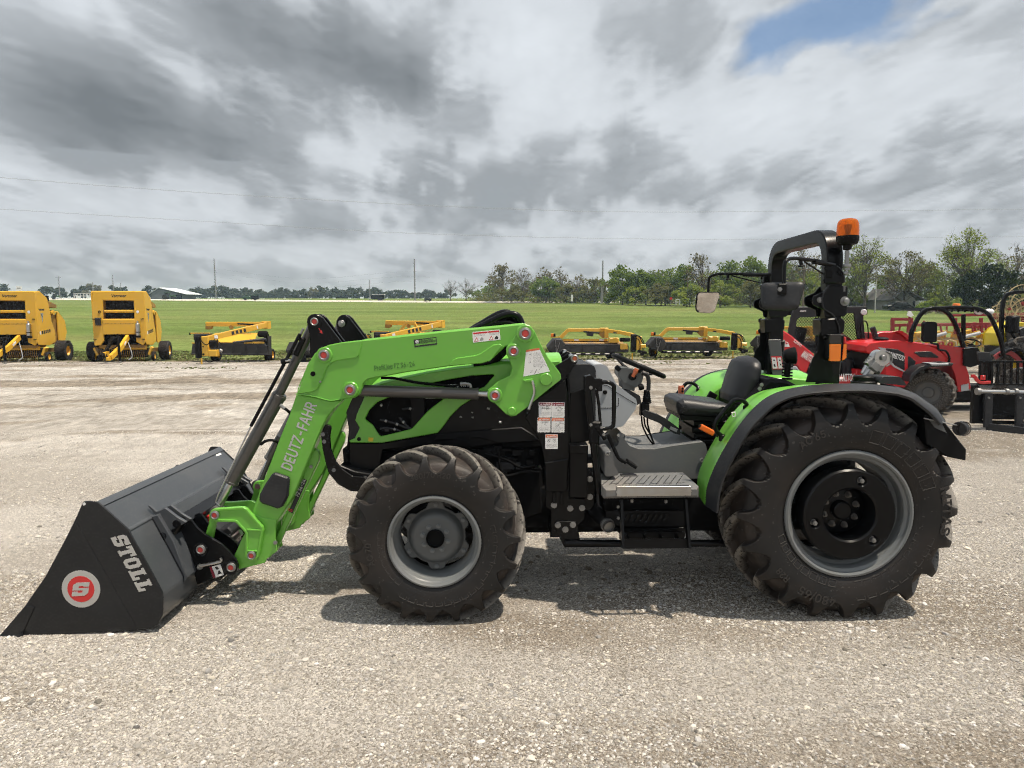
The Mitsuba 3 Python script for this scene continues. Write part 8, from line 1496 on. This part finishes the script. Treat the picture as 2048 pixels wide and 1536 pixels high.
c = W3([(1425, 620)], "T", d + 0.5)[0]; a = np.linspace(0, 2 * np.pi, 33); ri = [c + [0.14 * math.cos(t), 0.18 * math.sin(t), 0.05 * math.sin(t) + 0.02 * math.cos(t)] for t in a]; w_ = thing(k + "__steering_wheel"); obj("rim", M(sweep(ri, circle(0.013, 8), caps=False)), "matt_black", w_); obj("spoke", M(*[cyl(c + [0, 0, -0.03], ri[i], 0.009, 6) for i in (2, 13, 24)]), "matt_black", w_); o("column", M(cyl(c + [-0.05, 0, -0.4], c + [0, 0, -0.02], 0.04, 12)), "matt_black")
wc = W3([(925, 1215)], "T", d + 0.0)[0]; R_ = 0.385; zg = float(gz(wc[0], d))
for u, dd, yaw in ((925, d + 0.02, 172), (925, d + 1.3, 172), (2010, d + 0.1, 172)):
    w_ = thing(k + "__wheel"); c = W3([(u, 1215)], "T", dd)[0]; t, r = hwheel(R_, 0.32, 1, "x", 17, (0, 0, 0), 0.56); Rm = rot([0, 0, 1], yaw + 90 - 30)
    for n, mm, q in (("tyre", "rubber", t), ("rim", "grey_mid", r)): obj(n, (np.array(q.vertices) @ Rm.T + [c[0], dd, float(gz(c[0], dd)) + R_ - 0.0], q.faces), mm, w_)
# ---- pallet fork attachment standing before it
k = thing("pallet_fork", "black pallet fork carriage with chromed shaft at the right edge", "fork attachment"); d = 10.9
def gx_(u, v, dd): return W3([(u, v)], "V", dd)[0]
o("top_bar", M(sweep(W3([(268, 782), (760, 786)], "V", d), rrect(0.03, 0.03, 0.004))), "black"); o("middle_bar", M(sweep(W3([(262, 1000), (760, 1003)], "V", d), rrect(0.045, 0.03, 0.004))), "black")
for u in (288, 345, 402, 462, 524, 590, 652, 712): o("backrest_bar", M(sweep(W3([(u, 784), (u - 4, 1002)], "V", d), rrect(0.035, 0.024, 0.004))), "black")
o("hitch_plate", prism(fillet(W([(262, 690), (385, 692), (408, 790), (278, 790)], "V", d + 0.05), 0.01), d + 0.05, d + 0.08, 0.004), "anthracite"); 
for u in (310, 372): o("hitch_rib", prism(W([(u, 790), (u + 34, 790), (u + 38, 985), (u + 2, 985)], "V", d + 0.08), d + 0.06, d + 0.14, 0.005), "anthracite")
o("red_lever", M(sweep(curve(W3([(205, 922), (232, 925), (262, 965), (300, 985), (385, 982)], "V", d - 0.05), 4), rrect(0.045, 0.04, 0.008), up=[0, 1, 0])), "machine_red"); c = gx_(315, 935, d - 0.03); o("red_knob", M(cyl(c + [0, 0, -0.04], c + [0, 0, 0.03], 0.035, 14, 0.006)), "machine_red")
q = W3([(255, 1070), (760, 1080)], "V", d - 0.08); o("chromed_shaft", M(cyl(q[0], q[1], 0.035, 20)), "steel"); c = gx_(270, 1070, d - 0.12); o("shaft_end", M(cyl(c + [-0.03, 0, 0], c + [0.03, 0, 0], 0.055, 18, 0.006)), "zinc")
for u in (540, 630): c = gx_(u, 1072, d - 0.08); o("shaft_collar", M(cyl(c + [-0.025, 0, 0], c + [0.025, 0, 0], 0.052, 18, 0.006)), "zinc")
o("side_plate", prism(W([(205, 1010), (262, 1010), (300, 1080), (292, 1368), (192, 1372)], "V", d), d - 0.05, d + 0.02, 0.006), "black"); o("back_plate", prism(W([(300, 1090), (760, 1095), (760, 1340), (300, 1335)], "V", d + 0.2), d + 0.2, d + 0.24), "void"); o("lower_bar", M(sweep(W3([(290, 1298), (760, 1310)], "V", d), rrect(0.06, 0.04, 0.006))), "black"); o("lower_bar", M(sweep(W3([(290, 1362), (760, 1375)], "V", d), rrect(0.07, 0.05, 0.006))), "black")
for u in (368, 668):
    w_ = thing(k + "__fork"); a = gx_(u, 1090, d - 0.12); b = gx_(u - 4, 1365, d - 0.12); b[2] = float(gz(b[0], b[1])) + 0.035; obj("shank", M(sweep([a, b], rrect(0.115, 0.05, 0.008), up=[0, 1, 0])), "anthracite", w_)
    e = b + np.array([0.75, -1.05, 0.0]); e[2] = float(gz(e[0], e[1])) + 0.03; obj("blade", M(sweep([b + [0, 0.02, 0], b * 0.5 + e * 0.5, e], rrect(0.05, 0.12, 0.006), scale=[1, 0.9, 0.45])), "anthracite", w_); c = gx_(u, 1130, d - 0.15); obj("pin", M(cyl(c, c + [0, -0.02, 0], 0.016, 12)), "zinc", w_)
# ---- yellow tractor
k = thing("yellow_tractor", "yellow tractor with black roll bar cut by the right edge", "tractor"); d = 16.0
q = W3([(500, 740), (492, 400), (505, 230), (530, 150), (580, 122), (760, 112)], "V", d); o("roll_bar", M(sweep(bent(q, 0.15), rrect(0.075, 0.075, 0.015), up=[0, 1, 0])), "black")
o("bonnet", prism(fillet(W([(500, 640), (512, 520), (560, 470), (660, 412), (760, 405), (760, 690), (640, 660)], "V", d + 0.4), 0.05), d + 0.4, d + 1.1, 0.06), "tractor_yellow"); o("seat", prism(fillet(W([(640, 470), (700, 448), (760, 450), (760, 760), (700, 720), (650, 640)], "V", d), 0.05), d - 0.1, d + 0.4, 0.05), "plastic_dark")
o("lamp", M(cyl(W3([(598, 420)], "V", d - 0.1)[0] + [0, 0, -0.20], W3([(598, 420)], "V", d - 0.1)[0] + [0, 0, 0.18], 0.13, 20, 0.03)), "matt_black"); o("lamp_arm", M(tube(W3([(500, 350), (545, 390), (600, 415), (650, 420)], "V", d - 0.05), 0.015, 8, smooth=4)), "matt_black")
o("rail", M(tube(W3([(520, 440), (570, 490), (630, 570), (650, 640)], "V", d - 0.1), 0.03, 10, smooth=4)), "matt_black")
c = W3([(565, 830)], "V", d - 0.1)[0]; w_ = thing(k + "__wheel"); zc = float(gz(c[0], d)) + 0.62; t, r = hwheel(0.62, 0.36, 1, "x", 18, (0, 0, 0), 0.55); Rm = rot([0, 0, 1], 72)
for n, mm, qq in (("tyre", "rubber", t), ("rim", "tractor_yellow", r)): obj(n, (np.array(qq.vertices) @ Rm.T + [c[0] + 0.35, d - 0.2, zc], qq.faces), mm, w_)
o("fender", M(sweep(curve(W3([(430, 720), (520, 665), (600, 662), (680, 720), (720, 840)], "V", d - 0.4), 6), rrect(0.05, 0.40, 0.01), up=[0, 1, 0])), "black"); o("red_guard", M(sweep(curve(W3([(430, 745), (500, 700), (580, 700), (660, 770), (690, 850)], "V", d - 0.5), 6), rrect(0.10, 0.05, 0.01), up=[0, 1, 0])), "frame_red"); o("body", prism(W([(480, 640), (760, 640), (760, 900), (480, 880)], "V", d + 0.3), d + 0.2, d + 0.9, 0.05), "matt_black")
# ---- hay rakes and tedders behind
k = thing("hay_tedder", "dark red tedder frame with yellow rotors behind the telehandler cab", "tedder"); d = 21.0
for a, b, dd, r in (((490, 345), (720, 345), d, 0.055), ((500, 415), (1760, 400), d, 0.06), ((1150, 300), (2100, 280), d + 0.8, 0.05), ((1240, 440), (1760, 430), d + 0.3, 0.045), ((500, 345), (500, 480), d, 0.06), ((1540, 330), (1550, 500), d, 0.05), ((1240, 330), (1240, 520), d, 0.05), ((720, 330), (735, 520), d + 0.3, 0.05), ((1460, 380), (1480, 520), d + 0.2, 0.04)):
    q = W3([a, b], "T", dd); o("frame_beam", M(sweep(q, rrect(r * 1.5, r * 1.5, 0.008))), "frame_red")
rg = random.Random(8)
for i in range(14): u = 505 + i * 92 + rg.uniform(-12, 12); q = W3([(u, 405 + rg.uniform(-50, 10)), (u + rg.uniform(-26, 26), 470 + rg.uniform(0, 40))], "T", d + rg.uniform(-0.3, 0.6)); o("frame_strut", M(cyl(q[0], q[1], 0.028, 8)), "frame_red")
for i in range(7):
    u = 780 + i * 150; c = W3([(u, 555)], "T", d + 0.4)[0]; w_ = thing(k + "__rotor"); obj("hub", M(cyl(c + [0, 0, -0.3], c + [0, 0, 0.10], 0.11, 16, 0.02)), "yellow", w_); m = Mesh()
    for j in range(7):
        t = j * 2 * np.pi / 7 + i; e = c + [0.72 * math.cos(t), 0.72 * math.sin(t), -0.10]; m.add(cyl(c, e, 0.022, 6)); m.add(tube(np.array([e, e + [0.05, 0, -0.2], e + [0.10, 0, -0.5]]), 0.012, 5)); m.add(tube(np.array([e, e + [0.0, 0.05, -0.2], e + [0.05, 0.05, -0.5]]), 0.012, 5))
    obj("tine_arms", m, "cream", w_)
    obj("guard", M(box(c + [0.1, -0.2, 0.16], (0.5, 0.3, 0.05), rot([0, 1, 0], -12 + 8 * (i % 3)), 0.01)), "yellow", w_)
for a, b, dd in (((1000, 545), (1130, 505), d - 0.6), ((1340, 555), (1530, 505), d - 0.5), ((1640, 540), (1740, 500), d - 0.4)): q = W3([a, b], "T", dd); o("cylinder", M(cyl(q[0], q[1], 0.05, 12)), "grey_light")
k = thing("wheel_rake", "cream finger wheel rake above the yellow tractor", "rake"); d = 19.5
for u, v, R in ((2035, 160, 0.52), (1870, 225, 0.34), (1760, 300, 0.30), (2090, 330, 0.55)):
    c = W3([(u, v)], "T", d)[0]; w_ = thing(k + "__finger_wheel"); obj("ring", M(lathe([(R * 0.62, -0.012), (R * 0.66, -0.012), (R * 0.66, 0.012), (R * 0.62, 0.012)], c, n=36, closed=True), lathe([(R * 0.97, -0.012), (R, -0.012), (R, 0.012), (R * 0.97, 0.012)], c, n=36, closed=True)), "cream", w_); m = Mesh()
    for j in range(18): t = j * 2 * np.pi / 18; m.add(cyl(c + [R * 0.1 * math.cos(t), 0, R * 0.2 * math.sin(t)], c + [R * 1.1 * math.cos(t + 0.15), 0.04, R * 1.1 * math.sin(t + 0.15)], 0.005, 4))
    obj("fingers", m, "cream", w_); obj("hub", M(cyl(c + [0, -0.05, 0], c + [0, 0.05, 0], R * 0.10, 18)), "frame_red", w_)
q = W3([(1700, 330), (2120, 300)], "T", d + 0.15); o("frame_beam", M(sweep(q, rrect(0.09, 0.09, 0.01))), "frame_red"); 
for u in (1750, 1870, 2030): q = W3([(u, 310), (u, 560)], "T", d + 0.2); o("frame_leg", M(sweep(q, rrect(0.06, 0.06, 0.01))), "frame_red")
k = thing("warning_triangle", "white triangular panel standing left of the telehandler roof", "panel"); d = 20; obj("panel", prism(W([(690, 240), (712, 236), (750, 300), (715, 320), (672, 300)], "T", d), d, d + 0.03, 0.004), "white", k); obj("post", M(sweep(W3([(700, 310), (700, 560)], "T", d + 0.05), rrect(0.05, 0.05, 0.005))), "frame_red", k)
